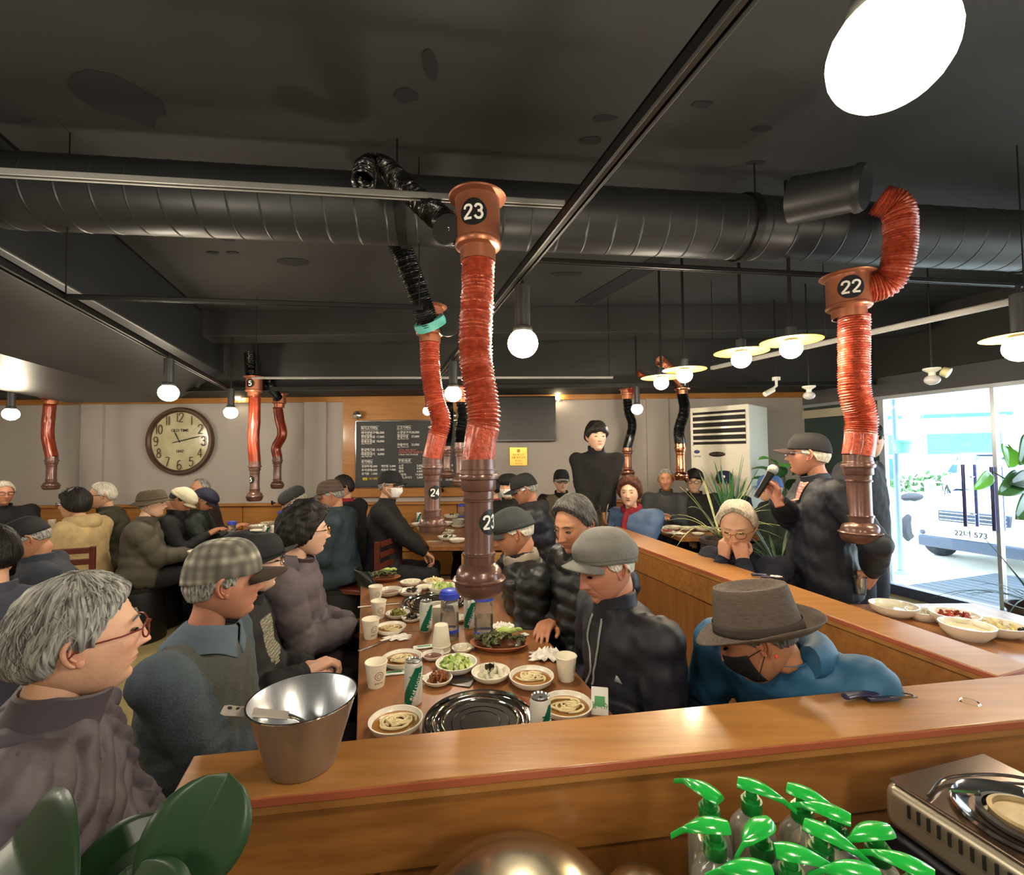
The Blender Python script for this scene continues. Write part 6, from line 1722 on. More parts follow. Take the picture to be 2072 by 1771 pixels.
    # collar
    if collar:
        cm = collar_m or cloth_m; hgt = .05 if collar in (True, 'fold') else collar
        P = []
        dv = (hc + RH @ Vector((0, -.02, -.06)) - nb).normalized()
        for i, (r_, z) in enumerate(((.082, -.035), (.078, -.01), (.073, .01), (.072, hgt), (.067, hgt + .004), (.062, hgt - .004), (.06, 0))):
            P.append([nb + Vector((0, .012, 0)) + dv * (z + (-.022 * max(0, sin(a)) if i in (3, 4, 5) else 0)) + Vector((r_ * (1 + .06 * bulk) * cos(a), r_ * (1.0 + .06 * bulk) * sin(a), 0)) for a in np.linspace(0, 2 * pi, 29)[:-1]])
        if collar == 'fold':
            P = []
            for i, (r_, z) in enumerate(((.06, .0), (.062, .04), (.068, .048), (.076, .04), (.094, .012), (.112, -.018), (.108, -.022))):
                P.append([nb + Vector((0, .012, 0)) + dv * (z - (.02 * max(0, sin(a)) ** 2 if i < 4 else .055 * max(0, sin(a)) ** 4)) + Vector((r_ * cos(a), r_ * 1.02 * sin(a), 0)) for a in np.linspace(pi / 2 + .12, 2 * pi + pi / 2 - .12, 33)])
            o = MB().grid(P).build('collar', cm, t, solid=.003)
        else: o = MB().grid(P, cv=True).build('collar', cm, t)
    if hood:
        P = []
        for i in range(12):
            a = pi * 1.08 + (i / 11 - .5) * pi * 1.25 + pi / 2 * 1; 
            a = -pi / 2 + (i / 11 - .5) * pi * 1.3
            c_ = nb + Vector((.1 * cos(a), .085 * sin(a) + .0, .012 - .02 * (1 - abs(i / 11 - .5) * 2)))
            P.append(c_)
        rs_ = [.03 + .028 * sin(pi * (i + .5) / 12) for i in range(12)]
        MB().tube(P, rs_, 14, flat=1.25).build('hood', hood, t)
    if scarf:
        P = []
        for k, (r_, z) in enumerate(((.07, -.02), (.085, -.01), (.09, .012), (.085, .035), (.07, .045), (.06, .03))):
            P.append([nb + ax_ * (z + .008 * sin(a * 5 + k)) + Vector((r_ * cos(a), .012 + r_ * sin(a), -.02 * sin(a))) for a in np.linspace(0, 2 * pi, 29)[:-1]])
        MB().grid(P, cv=True).build('scarf', scarf, t)
    # ------------------------------------------------ trousers and shoes
    tb = MB(); K_ = 1.0
    tb.ell(pel + Vector((0, 0, -.03)), (.165, .13, .11), 18, 12)
    for s in (-1, 1):
        hip = pel + Vector((s * .085, 0, -.04)); 
        tb.tube([hip, hip.lerp(Kn[s], .5), Kn[s], Kn[s].lerp(An[s], .5), An[s]], [.1, .088, .07, .062, .056], 16); tb.ell(Kn[s], (.07, .07, .07), 12, 8)
    tvx = .016 if d < 2.5 else .022
    tc, tn, tf = remesh(tb, tvx, 3)
    tc = tc + tn * (noise3(tc, 30, 4) * .006)[:, None]
    link('trousers', mesh_np('trousers', tc, tf, trousers or TRK_), t)
    for s in (-1, 1):
        a = An[s]; P = []
        for i, (y_, w, h) in enumerate(((-.07, .02, .05), (-.06, .035, .075), (0, .042, .09), (.06, .045, .06), (.12, .048, .045), (.16, .035, .032), (.172, .01, .015))):
            P.append([Vector((a.x + w * cos(q_), a.y + y_ + .02, max(0.002, h * .5 + h * .5 * sin(q_)))) for q_ in np.linspace(0, 2 * pi, 15)[:-1]])
        mb = MB().grid(P, cv=True); mb.f += [tuple(range(14)), tuple(range(6 * 14, 7 * 14))]; mb.build('shoe', SHOE, t)
    info = dict(t=t, bvh=bvh, pel=pel, nb=nb, ax=ax_, L=L, hc=hc, RH=RH, hx=hx, Rb=Rb, root=rootp, W2L=W2L, wrist=wr_t, Sh=Sh)
    PEOPLE.append(info)
    if not stand and stool: STOOLS.append((rootp.copy(), name_label, stool_h or seat))
    return info
PEOPLE = []; STOOLS = []; REG = {}
TRK_ = cloth('black trousers', (30, 30, 33), ns=8); SHOE = mat('black leather shoe', (24, 22, 22), .4)

def surf_strip(info, pts, w, mt_, name, lift=.003, n=24, side='front', rnd=True):
    """lay a strip along the jacket surface; pts are (x, z) seen from the front (or back)"""
    out_ = []
    for p in spline([(x, 0, z) for x, z in pts], n):
        dy = -1 if side == 'front' else 1
        hit = info['bvh'].ray_cast(Vector((p.x, -dy * 1.0, p.z)), Vector((0, dy, 0)))
        if hit[0] is None: continue
        out_.append(hit[0] + hit[1] * lift)
    if len(out_) > 3: return MB().tube(out_, w, 8).build(name, mt_, info['t'])
def surf_patch(info, P2, mt_, name, lift=.003, side='front'):
    rows = []
    for row in P2:
        r = []
        for x, z in row:
            dy = -1 if side == 'front' else 1
            hit = info['bvh'].ray_cast(Vector((x, -dy * 1.0, z)), Vector((0, dy, 0)))
            if hit[0] is None: return None
            r.append(hit[0] + hit[1] * lift)
        rows.append(r)
    return MB().grid(rows).build(name, mt_, info['t'], solid=.0015)

# ---- hats -------------------------------------------------------------------
def rev(nt_, rows, fn):
    return [[fn(2 * pi * j / nt_, i / (rows - 1)) for j in range(nt_)] for i in range(rows)]
def make_hat(h, hx, RH, hsc, t, res):
    kind = h['kind']; m = h['mat']; tilt = Matrix.Rotation(radians(h.get('tilt', 0)), 3, 'X') @ Matrix.Rotation(radians(h.get('side', 0)), 3, 'Y')
    up = h.get('up', 0)
    def T(p): return hx(tilt @ Vector(p) + Vector((0, 0, up)))
    N_ = 48 if res > 1 else 28
    bs = .031
    if kind in ('cap', 'flatcap', 'newsboy'):
        hh = {'cap': .1, 'flatcap': .09, 'newsboy': .1}[kind] * h.get('hs', 1)
        ex_ = {'cap': .009, 'flatcap': .012, 'newsboy': .011}[kind]
        def fn(th, u):
            if kind == 'cap': r = cos(u * pi / 2) ** .55; z = bs + hh * sin(u * pi / 2) ** 1.1; bl = 0
            else:
                bl = {'flatcap': .006, 'newsboy': .009}[kind] * sin(pi * min(1, u * 2.2)) ; r = cos(u * pi / 2) ** .62; z = bs + hh * (u ** .8) * (1 - .06 * cos(th)) if u < 1 else bs + hh
                z = bs + hh * sin(u * pi / 2) ** .9
            x = (HA + ex_ + bl) * r * sin(th); y = (HBk + ex_ + bl * 1.2) * r * cos(th) - .002
            if kind == 'flatcap': y += .012 * u * (1 - u) * 4; z -= .03 * u * max(0, cos(th)) * (1 - u)
            if kind == 'cap': sm = 1 + .0 * th; z = z - .004 * abs(cos(th * 3)) * 0
            k = 1 + .006 * sin(th * 9 + u * 6) * (kind != 'cap') * u
            return T((x * k, y * k, z - .016 * (1 - u) * max(0, -cos(th))))
        P = rev(N_, 14, fn); mb = MB().grid(P, cv=True); n0 = len(mb.v)
        mb.build('hat_crown', m, t, solid=.002)
        if kind == 'cap':
            sb = MB()
            for k in range(6):
                a = k * pi / 3 + pi / 6; sb.tube([fn(a, u) + (fn(a, u) - hx((0, 0, .03))).normalized() * .0006 for u in np.linspace(0, .98, 10)], .0011, 5)
            sb.build('seam', h.get('seam', m), t)
            MB().ell(fn(0, 1), (.006, .006, .004), 10, 6, RH).build('button', h.get('button', m), t)
            if h.get('eyelets'):
                for k in (0, 1, 2, 3, 4, 5):
                    MB().ell(fn(k * pi / 3, .62), (.0028,) * 3, 8, 6).build('eyelet', TEXTK, t)
        else:
            MB().ell(fn(0, 1), (.007, .007, .003), 10, 6, RH).build('button', m, t)
            def fb(th, u): return T(((HA + ex_ + .002) * sin(th), (HBk + ex_ + .002) * cos(th) - .002, bs - .004 + .022 * u - .016 * max(0, -cos(th))))
            MB().grid(rev(N_, 3, fb), cv=True).build('hat_band', h.get('band', m), t, solid=.002)
        # brim
        bl_ = {'cap': .068, 'flatcap': .034, 'newsboy': .05}[kind] * h.get('bl', 1); bw = .92 if kind == 'cap' else 1.0
        P = []
        for i in range(17):
            s = (i / 16 - .5) * 2; th = s * bw; P.append([])
            for j in range(9):
                v = j / 8; lx = (HA + ex_) * sin(th); ly = (HBk + ex_) * cos(th) - .004
                k = sqrt(max(0, 1 - s * s)) ** .8 * v
                P[-1].append(T((lx * (1 + .12 * v * (1 - abs(s))), ly + bl_ * k, bs + .002 - .012 * v * (1 - .0) - .022 * s * s * (.6 + .4 * v) + h.get('brimup', 0) * v)))
        MB().grid(P).build('brim', h.get('brim', m), t, solid=.0035)
        if h.get('logo'):
            th0 = h.get('logoth', 0); pts = [fn(th0 + dx, u) + RH @ Vector((sin(th0), cos(th0), 0)) * .003 for dx, u in ((-.12, .22), (.12, .22), (.16, .34), (0, .42), (-.16, .34))]
            MB().add(pts, [(0, 1, 2, 3, 4)]).build('logo', h['logo'], t, solid=.002)
    elif kind == 'fedora':
        def fn(th, u):
            z = .025 + .109 * u; r = 1 - .16 * u; f = max(0, cos(th)) ** 2
            if u > .999: pass
            return T(((HA + .014) * r * sin(th) * (1 - .12 * u * f), (HBk + .014) * r * cos(th) - .004, z + .008 * u * (-cos(th)) * 0))
        P = rev(N_, 10, fn)
        # rounded shoulder then a pinched top
        for (r, z, dent) in ((.8, .141, 0), (.7, .141, .004), (.5, .132, .012), (.3, .127, .012), (.02, .126, .012)):
            P.append([T(((HA + .014) * r * .95 * sin(q), (HBk + .014) * r * 1.02 * cos(q) - .004, z)) for q in np.linspace(0, 2 * pi, N_ + 1)[:-1]])
        MB().grid(P, cv=True).build('hat_crown', m, t, solid=.002)
        MB().grid(rev(N_, 4, lambda th, u: T(((HA + .0165 - .002 * u) * sin(th), (HBk + .0165 - .002 * u) * cos(th) - .004, .028 + .026 * u))), cv=True).build('hat_band', h['band'], t, solid=.0015)
        def fb(th, u):
            e = u * (.048 * h.get('bw', 1)); c_ = cos(th)
            z = .028 + u * (-.010 + .030 * abs(sin(th)) ** 2 * u + .034 * max(0, -c_) * u - .016 * max(0, c_))
            return T(((HA + .012 + e) * sin(th), (HBk + .012 + e * 1.05) * c_ - .004, z))
        MB().grid(rev(N_, 7, fb), cv=True).build('brim', h.get('brim', m), t, solid=.003)
    elif kind == 'bucket':
        MB().grid(rev(N_, 10, lambda th, u: T(((HA + .013) * (cos(u * pi / 2) ** .35) * sin(th), (HBk + .013) * (cos(u * pi / 2) ** .35) * cos(th), .03 + .085 * sin(u * pi / 2) + .002 * sin(th * 8) * u))), cv=True).build('hat_crown', m, t, solid=.002)
        MB().grid(rev(N_, 6, lambda th, u: T(((HA + .011 + .052 * u) * sin(th), (HBk + .011 + .055 * u) * cos(th), .036 - .03 * u + .006 * sin(th * 3) * u + .01 * max(0, cos(th)) * u))), cv=True).build('brim', h.get('brim', m), t, solid=.0025)
        MB().grid(rev(N_, 3, lambda th, u: T(((HA + .0145) * sin(th), (HBk + .0145) * cos(th), .036 + .018 * u))), cv=True).build('hat_band', h.get('band', m), t, solid=.0015)
    elif kind == 'beret':
        def fn(th, u):
            if u < .3: k = 1 + .12 * u / .3; z = .03 + .03 * (u / .3)
            else: q = (u - .3) / .7; k = 1.12 * cos(q * pi / 2) ** .65; z = .06 + .068 * sin(q * pi / 2)
            return T(((HA + .01) * k * sin(th), (HBk + .006) * k * cos(th) + .012 * (k - 1), z - .004 * k * cos(th)))
        MB().grid(rev(N_, 14, fn), cv=True).build('hat_crown', m, t, solid=.002)
        MB().ell(fn(0, 1), (.004, .004, .008), 8, 6, RH).build('beret_stem', m, t)
    elif kind == 'hatwide':   # soft black hat with a wavy brim
        MB().grid(rev(N_, 12, lambda th, u: T(((HA + .016) * (cos(u * pi / 2) ** .4) * sin(th) * (1 + .05 * u), (HBk + .02) * (cos(u * pi / 2) ** .4) * cos(th), .03 + .1 * sin(u * pi / 2) - .012 * cos(th * 1) * u))), cv=True).build('hat_crown', m, t, solid=.002)
        MB().grid(rev(N_, 6, lambda th, u: T(((HA + .013 + .03 * u) * sin(th), (HBk + .013 + .06 * u * (1 if cos(th) > 0 else .6)) * cos(th), .034 - .004 * u + .014 * sin(th * 2 + 1) * u + .012 * max(0, cos(th)) * u * u))), cv=True).build('brim', m, t, solid=.0025)
# ================================================================== the diners
def plaid(name, c1, c2, c3, sc=26, rough=.9):
    m = mat(name, c1, rough); nt = m.node_tree; N = nt.nodes; L = nt.links; b_ = N['Principled BSDF']
    tc = N.new('ShaderNodeTexCoord'); prev = None; col = None
    base = N.new('ShaderNodeRGB'); base.outputs[0].default_value = (*lin(c1), 1); cur = base.outputs[0]
    for ax, cc_, s_ in (('X', c2, sc), ('Y', c3, sc), ('Z', c2, sc * 1.0), ('Z', c3, sc * .5)):
        w = N.new('ShaderNodeTexWave'); w.wave_type = 'BANDS'; w.bands_direction = ax; w.inputs['Scale'].default_value = s_; w.inputs['Distortion'].default_value = .6; L.new(tc.outputs['Object'], w.inputs[0])
        mx = N.new('ShaderNodeMix'); mx.data_type = 'RGBA'; ml = N.new('ShaderNodeMath'); ml.operation = 'MULTIPLY'; ml.inputs[1].default_value = .55; L.new(w.outputs['Fac'], ml.inputs[0]); L.new(ml.outputs[0], mx.inputs['Factor'])
        L.new(cur, mx.inputs['A']); mx.inputs['B'].default_value = (*lin(cc_), 1); cur = mx.outputs['Result']
    L.new(cur, b_.inputs['Base Color']); return m
PUR = cloth('purple grey down fabric', (76, 68, 75), .6, ns=5, bump=.2, bs=24)
FLE = cloth('charcoal green fleece', (72, 74, 70), .95, ns=40, bump=.3, bs=160); FLS = cloth('blue grey sleeve fleece', (70, 82, 90), .95, ns=30, bump=.3, bs=160)
BLK = cloth('black cloth', (26, 26, 29), .8, ns=7); NAVY = cloth('navy windbreaker', (28, 31, 42), .55, ns=4, bump=.15, bs=18); BPF = cloth('black down fabric', (24, 28, 30), .45, ns=5, bump=.2, bs=20)
BLU = cloth('blue anorak', (48, 100, 138), .6, ns=5, bump=.25, bs=16); BLUS = cloth('blue anorak', None)
PARK = cloth('mauve grey parka', (96, 88, 94), .75, ns=5, bump=.2, bs=20); OLIVE = cloth('olive green coat', (62, 62, 46), .85); KHAKI = cloth('brown green down', (82, 78, 66), .7, ns=6)
BEIGE = cloth('beige fleece hoodie', (196, 172, 124), .95, ns=18, bump=.3, bs=90); TEAL = cloth('dark teal jacket', (40, 58, 68), .65); LTE = cloth('steel teal padded', (70, 104, 120), .6)
DGR = cloth('dark green jacket', (34, 44, 40), .7); BRN = cloth('dark brown knit', (58, 44, 42), .9); LDN = cloth('blue padded coat', (66, 92, 130), .6); REDS = cloth('wine red scarf', (128, 28, 42), .9, ns=20)
GREYB = cloth('dark grey jacket', (58, 60, 62), .7); REDJ = cloth('red jacket', (150, 24, 36), .7)
PLC = plaid('grey tartan cap cloth', (176, 172, 156), (70, 68, 62), (52, 50, 48), 11)
SHIRT = plaid('black and white patterned shirt', (206, 204, 180), (30, 32, 26), (60, 60, 48), 60)
CHK = plaid('pink checked shirt', (226, 206, 196), (150, 70, 66), (110, 60, 60), 40)
VEST = plaid('beige houndstooth vest', (172, 160, 130), (100, 90, 70), (60, 56, 50), 50)
GCAP = cloth('grey canvas cap', (118, 118, 112), .9, ns=20, bump=.2, bs=120); DCAP = cloth('charcoal wool cap', (58, 62, 62), .95, ns=24, bump=.3, bs=140); KCAP = cloth('black cap cloth', (20, 20, 24), .8)
FED = mat('grey brown straw weave', (104, 92, 82), .85, ns=60, col2=(70, 62, 56), stretch=(1, 1, 14), bump=.4, bs=120); FEDB = cloth('dark hat ribbon', (62, 54, 50), .9)
IVC = cloth('ivory cap cloth', (206, 200, 172), .9); BUC = plaid('brown tweed', (104, 94, 74), (80, 70, 54), (70, 62, 48), 40); NCAP = cloth('navy cap cloth', (26, 30, 52), .8); BCAP = cloth('blue cap cloth', (70, 104, 160), .8)
RBG = mat('red brown spectacle frame', (112, 42, 32), .25, coat=.5); GOLD = mat('gold wire frame', (176, 140, 80), .25, 1); SILV = mat('silver wire frame', (190, 190, 190), .2, 1); KFR = mat('black spectacle frame', (20, 20, 20), .3)
WMASK = mat('white mask cloth', (232, 232, 230), .8); KMASK = mat('black mask cloth', (22, 22, 24), .8)
COLB = cloth('blue grey collar cloth', (84, 100, 112), .9); BEIS = cloth('stone scarf cloth', (150, 140, 124), .9, ns=20); BLC = mat('light grey piping', (150, 152, 154), .5)
REG['sleeve'] = ('sleeve', FLS); REG['shirt'] = ('shirt', SHIRT); REG['vest'] = ('vest', VEST); REG['blue'] = ('side_panel', LTE)
CROSS = {-1: (.1, .25, None), 1: None}
def crossed(z): return {-1: (.06, .25, z), 1: (-.1, .22, z)}
def lap(x=.07, y=.34, z=.63): return {-1: (-x, y, z), 1: (x, y + .01, z)}

# left side of the long table
P1 = person('grey haired man in brown glasses and a purple grey puffer, closest at the left', 158, 1300, .95, (-12, 2), PUR, hm=HG, hair='full', sk=SKA, glasses=RBG, quilt=.055, qamp=.012, qskew=.9, bulk=1.5, hair_thick=.014, lean=4, pitch=-2,
            hands=crossed(.63), hpose='fold', collar=.075, wr=.012, shoulder=1.04, belly=1.0, brows=HG, hairline=.02)
P2 = person('man in a grey tartan cap and charcoal fleece, second from the near left end', 452, 1182, 1.45, (-22, 6), FLE, hm=HG, sk=SKC, hat=dict(kind='cap', mat=PLC, brim=cloth('dark brown visor', (58, 46, 40), .9), seam=mat('pale seam thread', (170, 166, 150), .8), button=IVC, eyelets=1, bl=1.15, hs=1.05),
            hands=crossed(.6), hpose='fold', collar='fold', collar_m=COLB, regions=lambda c, b, p, n, L: 'sleeve' if b[0] in 'uf' and b != 't' else None, lean=5, belly=.3, bulk=.3)
P3 = person('man in a floppy black hat, black jacket over a patterned shirt, hands clasped', 510, 1142, 1.88, (-20, 4), BLK, hm=HG, sk=SKP, glasses=SILV, hat=dict(kind='hatwide', mat=KCAP, tilt=4, up=-.004),
            hands={-1: (-.02, .3, .66), 1: (.05, .32, .67)}, hpose='fold', regions=lambda c, b, p, n, L: 'shirt' if (b == 't' and c[1] > .06 and abs(c[0]) < .05 and p.z + .12 < c[2] < n.z - .06) else None, bulk=.6, lean=6, belly=.5)
P4 = person('woman with permed black hair, wire glasses and a mauve grey hooded parka', 618, 1078, 2.3, (-12, 4), PARK, hm=HK, hair='perm', sk=SKP, glasses=GOLD, hood=PARK, bulk=1.0, quilt=.11, qamp=.006, hands={-1: (-.02, .3, .68), 1: (.05, .33, .69)}, hpose='fold',
            lean=5, old=.4, trousers=cloth('dark plum trousers', (44, 24, 32)), collar=.04, collar_m=BRN, brows=HK)
# right side of the long table
P5 = person('old man in a grey newsboy cap and navy windbreaker looking down at the table', 1226, 1148, 1.6, (-150, -146), NAVY, hm=HW, sk=SKC, pitch=18, lean=12, hat=dict(kind='newsboy', mat=GCAP, tilt=14, bl=1.1, up=.002), hands=lap(.06, .26, .68), hpose='fold', bulk=.4, shoulder=1.02, belly=.3, collar=.06, brows=HG)
n5 = P5['nb']; surf_strip(P5, [(.02, n5.z - .02), (.035, n5.z - .1), (-.0, n5.z - .18), (.03, n5.z - .24), (.07, n5.z - .34), (.08, n5.z - .46)], .0035, BLC, 'jacket_piping')
surf_strip(P5, [(-.03, n5.z - .02), (-.04, n5.z - .1), (-.012, n5.z - .2), (-.0, n5.z - .24)], .0035, BLC, 'jacket_piping')
surf_patch(P5, [[(-.11, n5.z - .17), (-.105, n5.z - .17)], [(-.125, n5.z - .19), (-.1, n5.z - .19)]], BLC, 'chest_logo')
P6 = person('grey haired man in a black puffer with one hand resting on the table edge', 1163, 1064, 2.05, (-148, -128), BPF, hm=HD, hair='full', sk=SKB, pitch=16, lean=6, bulk=1.2, quilt=.06, qamp=.01, world_hands={1: Zp(1112, 1262, .765)}, hands={-1: (-.04, .2, .6)}, hpose={1: ('relaxed', None, None), -1: 'fold'}, collar=.07, shoulder=1.05, brows=HD, old=.5, hairline=.2, hair_thick=.016)
P7 = person('profile man in a charcoal cap with a stone coloured scarf, black puffer', 1040, 1078, 2.35, (-172, -176), BPF, hm=HW, sk=SKB, pitch=20, lean=14, hat=dict(kind='flatcap', mat=DCAP, hs=1.05, tilt=2), bulk=1.0, quilt=.06, qamp=.01, scarf=BEIS, hands=lap(), collar=.05, brows=HG)
P8 = person('man in a grey brown fedora and blue anorak hunched at the near right corner', 1532, 1288, 1.3, (-112, -176), BLU, hm=HD, sk=SKB, pitch=28, lean=36, seat=.46, nlen=.075, neckf=.09, hat=dict(kind='fedora', mat=FED, band=FEDB, tilt=18, bw=1.1, up=-.006), hands=lap(.08, .3, .62), mask=KMASK, bulk=.5, hood=BLU, collar=.05, old=.6, hsc=1.0, brows=HD)
hx8 = P8['hx']
MB().ell(hx8((-.087, -.025, -.03)), (.004, .004, .006), 10, 6).build('hearing_aid', mat('red hearing aid', (220, 70, 50), .3), P8['t'])
# beyond the side partition
P9 = person('white haired man resting his cheeks on both fists beyond the partition', 1492, 1068, 2.62, (-112, -100), cloth('navy knit', (28, 32, 46), .9), hm=HW, hair='full', sk=SKA, pitch=16, lean=22, seat=.42, legyaw=80, glasses=GOLD, hsc=1.12, hairline=.36, hair_thick=.017,
            hands={-1: lambda nb, hc: hc + Vector((-.045, .055, -.155)), 1: lambda nb, hc: hc + Vector((.055, .05, -.16))}, hpose={-1: ('fist', (.12, .12, 1), (-.3, .9, -.1)), 1: ('fist', (-.12, .12, 1), (.3, .9, -.1))}, elbow={-1: (-.4, .2, -1), 1: (.4, .2, -1)}, collar=.03, brows=HW)
P10 = person('standing man in a black cap speaking into a microphone, dark jacket', 1636, 922, 2.62, (-160, 176), cloth('blue black jacket', (30, 34, 46), .6, ns=4), hm=HW, sk=SKC, stand=True, glasses=SILV, mouth=1, pitch=-3, lean=2, hat=dict(kind='cap', mat=KCAP, brim=BRN, bl=1.1, hs=.95),
            world_hands={1: Yp(1572, 1010, 2.5), -1: Yp(1765, 1160, 2.42)}, elbow={1: (.4, -.1, -1), -1: (-.3, -.4, -1)}, hpose={1: ('grip', (.35, .25, 1), (.5, -.7, .2)), -1: ('grip', (0, .6, -.8), (-.9, 0, .1))}, collar=.05, bulk=.5, shoulder=1.04, belly=.4, brows=HG)
n10 = P10['nb']
surf_patch(P10, [[(x * w, n10.z - .0 - .13 * k / 4) for x in np.linspace(-1, 1, 5)] for k, w in enumerate((.05, .04, .03, .018, .004))], CHK, 'shirt_front', lift=.006)
surf_patch(P10, [[(.1 + .0 * k, n10.z - .2 - .004 * k), (.13, n10.z - .195 - .004 * k)] for k in range(3)], mat('grey embroidery', (120, 122, 130), .7), 'chest_logo')
P11 = person('person in a dark suit standing behind pipe 22 with arms behind the back', 1756, 892, 3.1, (-20, 50), cloth('charcoal suit cloth', (44, 46, 54), .8), hm=HK, sk=SKA, stand=True, lean=1, hands={-1: (-.18, -.06, .95), 1: (.16, -.12, .98)}, collar=.03, shoulder=1.05, trousers=cloth('dark jeans', (44, 54, 72), .85))
# waiter
P12 = person('young waiter with a black bowl haircut and black turtleneck, standing', 1207, 886, 4.15, (-96, -72), cloth('black knit', (22, 22, 24), .95, ns=30, bump=.3, bs=60), hm=HK, hair='bowl', sk=SKP, stand=True, lean=1, hands={-1: (-.03, .24, 1.0), 1: (.04, .25, .99)}, hpose='fold', collar=.07, old=0, shoulder=.93, hsc=1.06, nlen=.13, brows=HK)
# the rest of the room
P13 = person('smiling man in a black and grey cap and houndstooth vest against the back wall', 1136, 975, 5.0, (-90, -82), BLK, sk=SKP, hm=HK, glasses=KFR, hat=dict(kind='cap', mat=KCAP, brim=BLC), regions=lambda c, b, p, n, L: 'vest' if b == 't' else None)
P14 = person('man in a black padded coat and black cap bending left, glasses glinting', 1062, 992, 3.7, (175, 180), cloth('blue black down', (28, 30, 40), .5), sk=SKB, hm=HG, glasses=SILV, pitch=18, lean=8, bulk=1.4, quilt=.1, qamp=.008, hood=BLK, hat=dict(kind='cap', mat=KCAP, logo=TEXTW))
P15 = person('man in a round black hat with a white mask, partly behind the black padded coat', 1028, 986, 4.5, (-120, -110), BLK, sk=SKA, hm=HG, hat=dict(kind='beret', mat=KCAP, tilt=0), mask=WMASK)
P16 = person('person in a red jacket mostly hidden behind pipe 23', 992, 990, 4.9, (180, 180), REDJ, sk=SKA, hm=HK)
P17 = person('man in a white face mask and black cap sitting before the menu board', 790, 984, 4.0, (-8, -28), BLK, sk=SKA, hm=HG, mask=WMASK, glasses=SILV, lean=2, hat=dict(kind='cap', mat=KCAP, bl=.6), hands={-1: (-.03, .36, .68), 1: (.05, .37, .68)}, hpose='fold', bulk=.4, seat=.46)
P19 = person('man in a checked brown cap and dark teal jacket facing left', 670, 1003, 3.9, (160, 172), TEAL, sk=SKB, hm=HG, pitch=14, lean=6, bulk=1.0, hat=dict(kind='cap', mat=plaid('brown tartan', (74, 66, 62), (40, 36, 36), (100, 80, 70), 20)), hands=lap(.08, .3, .78))
P20 = person('bent man in a charcoal beret and steel teal padded coat', 596, 1014, 4.1, (172, 176), LTE, sk=SKB, hm=HW, pitch=22, lean=16, bulk=1.0, quilt=.1, qamp=.007, hat=dict(kind='beret', mat=DCAP, tilt=-4, up=-.01), hands=lap(.08, .36, .8))
P22 = person('black haired person with a red collar behind the checked cap', 694, 988, 4.6, (150, -170), BLK, sk=SKA, hm=HK, bulk=.8, collar_m=REDJ, hands=lap(.08, .3, .78))
P23 = person('person in a tweed bucket hat and brown green down coat, turned to the camera side', 308, 1020, 4.0, (-8, -22), KHAKI, sk=SKP, hm=HG, bulk=1.1, quilt=.1, qamp=.007, hat=dict(kind='bucket', mat=BUC, tilt=5), hands={-1: (-.02, .36, .66), 1: (.04, .38, .68)}, hpose='fold', lean=4, trousers=BLK, stool_h=.46)
P24 = person('man in an ivory cap bowing his head over the left table', 366, 1012, 4.35, (-14, -16), BLK, sk=SKB, hm=HK, pitch=42, lean=16, hat=dict(kind='flatcap', mat=IVC, hs=1.0), hands=lap(.06, .4, .8))
P25 = person('man in a navy flat cap reading with bent head beside the ivory cap', 412, 1012, 4.6, (-16, -20), DGR, sk=SKB, hm=HG, pitch=36, lean=14, hat=dict(kind='flatcap', mat=NCAP, hs=1.0, bl=1.2), hands=lap(.06, .4, .8))
P26 = person('bald man in a dark brown knit at the wall, leaning right', 405, 992, 5.15, (-40, -150), BRN, sk=SKB, hm=HG, hair='thin', hairline=.35, lean=6, slean=8)
P27 = person('white haired man in an olive coat, hand raised to his mouth, facing left', 207, 1004, 4.4, (172, 178), OLIVE, sk=SKA, hm=HW, hair='short', glasses=KFR, bulk=.8, lean=8, hands={-1: (-.03, .3, 1.13), 1: (.1, .3, .8)}, hpose={-1: ('grip', (.2, .1, 1), None), 1: 'relaxed'}, shoulder=1.1, stool_h=.46)
P28 = person('black haired woman in a beige hooded fleece seen from behind', 150, 1022, 3.95, (140, 148), BEIGE, sk=SKA, hm=HK, hair='perm', hair_thick=.024, hood=BEIGE, bulk=.9, glasses=KFR, stool=False, lean=8)
P29 = person('white haired man in black cut by the left edge of the picture, facing us', 6, 1000, 4.7, (-80, -76), BLK, sk=SKC, hm=HW, hair='short', glasses=KFR, bulk=.8, shoulder=1.1)
P30 = person('man in a black cap with small white marks bending left, grey navy jacket', 58, 1092, 2.75, (172, 174), cloth('grey navy jacket', (44, 50, 62), .75), sk=SKB, hm=HG, pitch=26, lean=20, bulk=.8, shoulder=1.08, hat=dict(kind='cap', mat=KCAP, logo=TEXTW, logoth=1.5))
P31 = person('person in a slate jacket at the far left edge, head out of frame', -22, 1128, 1.9, (92, 110), cloth('slate navy jacket', (62, 64, 80), .8), sk=SKA, hm=HK, bulk=.9, shoulder=1.05, lean=4)
P32 = person('laughing woman with red brown hair, wine scarf and blue padded coat', 1274, 998, 3.95, (-112, -100), LDN, sk=SKP, hm=HB, hair='wavy', legyaw=70, scarf=REDS, bulk=.7, quilt=.09, qamp=.006, hands={-1: (.0, .36, .74), 1: (.08, .37, .74)}, hpose='fold', mouth=.6, old=.3, collar=.03)
n32 = P32['nb']; surf_strip(P32, [(.0, n32.z - .0), (.02, n32.z - .12), (.0, n32.z - .26), (.01, n32.z - .36)], .024, REDS, 'scarf_end', lift=.0)
P33 = person('grey haired man in a dark jacket holding a phone, leftmost by the air conditioner', 1347, 972, 5.05, (-86, -92), GREYB, sk=SKB, hm=HG, hair='short', lean=4, hands={-1: (-.0, .3, .86), 1: (.1, .3, .84)})
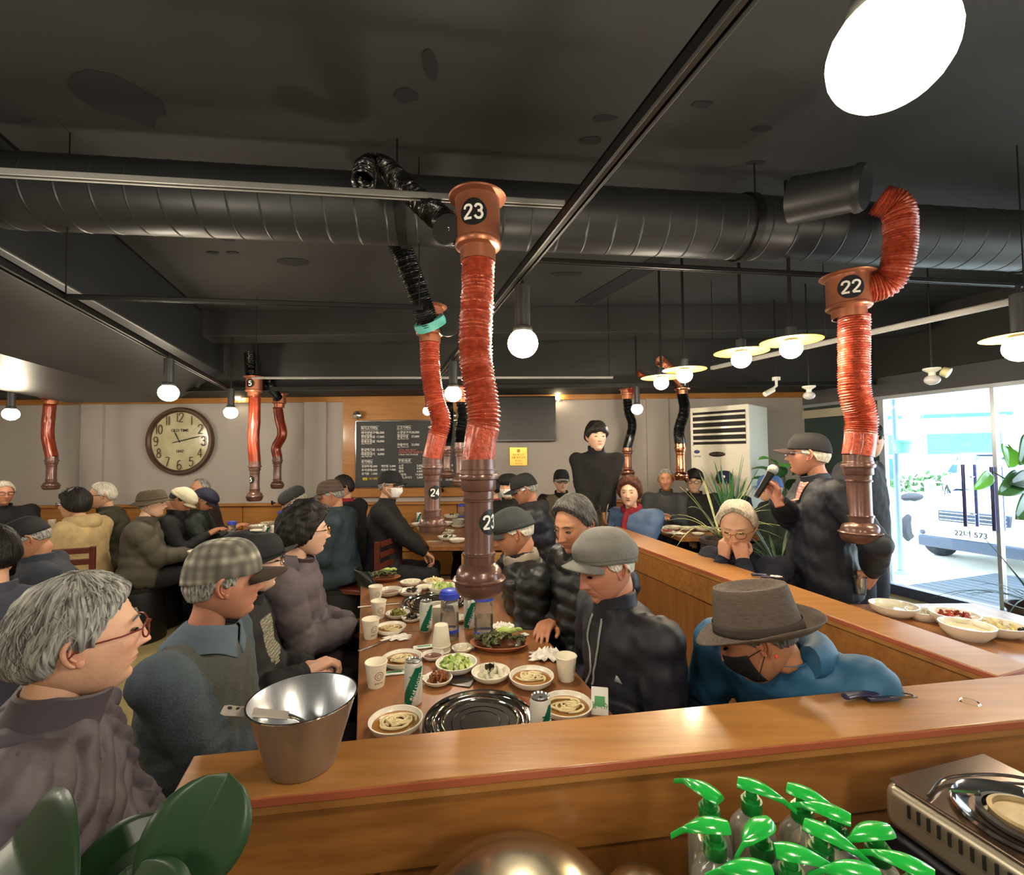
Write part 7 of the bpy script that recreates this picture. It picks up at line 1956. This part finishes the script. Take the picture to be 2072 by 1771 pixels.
P34 = person('black fringed man in glasses and a black coat, second by the air conditioner', 1405, 976, 5.0, (-86, -96), BLK, sk=SKP, hm=HK, hair='bowl', glasses=KFR, bulk=.8, lean=4)
P35 = person('man in a navy cap with a white badge behind the spiky plant', 1466, 978, 4.95, (-90, -92), cloth('dark navy sweater', (30, 32, 44), .9), sk=SKP, hm=HG, hat=dict(kind='cap', mat=NCAP, logo=TEXTW), lean=4)
P36 = person('man in a blue cap half hidden behind the speaker and his raised hand', 1558, 990, 4.3, (-150, -160), cloth('dark green knit', (40, 52, 48), .9), sk=SKA, hm=HG, hat=dict(kind='cap', mat=BCAP, bl=.7), lean=4)

# stools under the seated people, black drums
STM = mat('black drum stool vinyl', (20, 20, 22), .5, bump=.1, bs=30)
sp_ = thing('drum_stool', '', 'stool')
MB().lathe([(0, 0), (.19, 0), (.195, .01), (.175, .4), (.17, .415), (0, .415)], n=28).build('stool_body', STM, sp_)
MB().lathe([(0, .41), (.172, .412), (.18, .425), (.178, .445), (.16, .458), (0, .46)], n=28).build('cushion', mat('black stool cushion', (26, 26, 28), .45), sp_)
f_ = True
for (p, lb, sh_) in STOOLS:
    q_ = Vector((p.x, p.y, 0)); l2 = 'black drum stool under the ' + ' '.join(lb.split(',')[0].split()[:9]).replace('the ', '', 0)
    if f_: sp_.location = q_; sp_['label'] = l2; sp_['group'] = 'black drum stools'; f_ = False
    else: dup(sp_, q_, 0, l2, 'black drum stools')

# microphone, glass and phone held in hands
A_ = Yp(1530, 1006, 2.48); B2 = Yp(1563, 952, 2.50)
t = thing('microphone', 'black handheld microphone with a silver mesh head held by the speaker', 'microphone', A_)
d_ = B2 - A_; 
MB().tube([(0, 0, 0), d_ * .1, d_ * .75, d_ * .88], [.013, .015, .019, .022], 16).build('microphone_handle', mat('black microphone body', (18, 18, 20), .35), t)
MB().ell(d_ * 1.02, (.027, .027, .03), 18, 12, d_.to_track_quat('Z', 'Y').to_matrix()).build('mesh_head', mat('silver mesh', (176, 176, 172), .35, .9, bump=.5, bs=400), t)
w_ = P10['wrist'][-1][1]; wp = P10['Rb'] @ w_ + P10['root']
hd_ = P10['Rb'] @ Vector((0, .6, -.8)).normalized()
gp = wp + hd_ * .085 + Vector((-.03, -.03, -.03))
t = thing('drinking_glass', 'small clear glass held low in the left hand of the speaker', 'glass', gp)
MB().lathe([(0, .003), (.026, 0), (.033, .085), (.031, .085), (.0245, .006), (0, .006)], n=24).build('glass_wall', CLEAR, t)
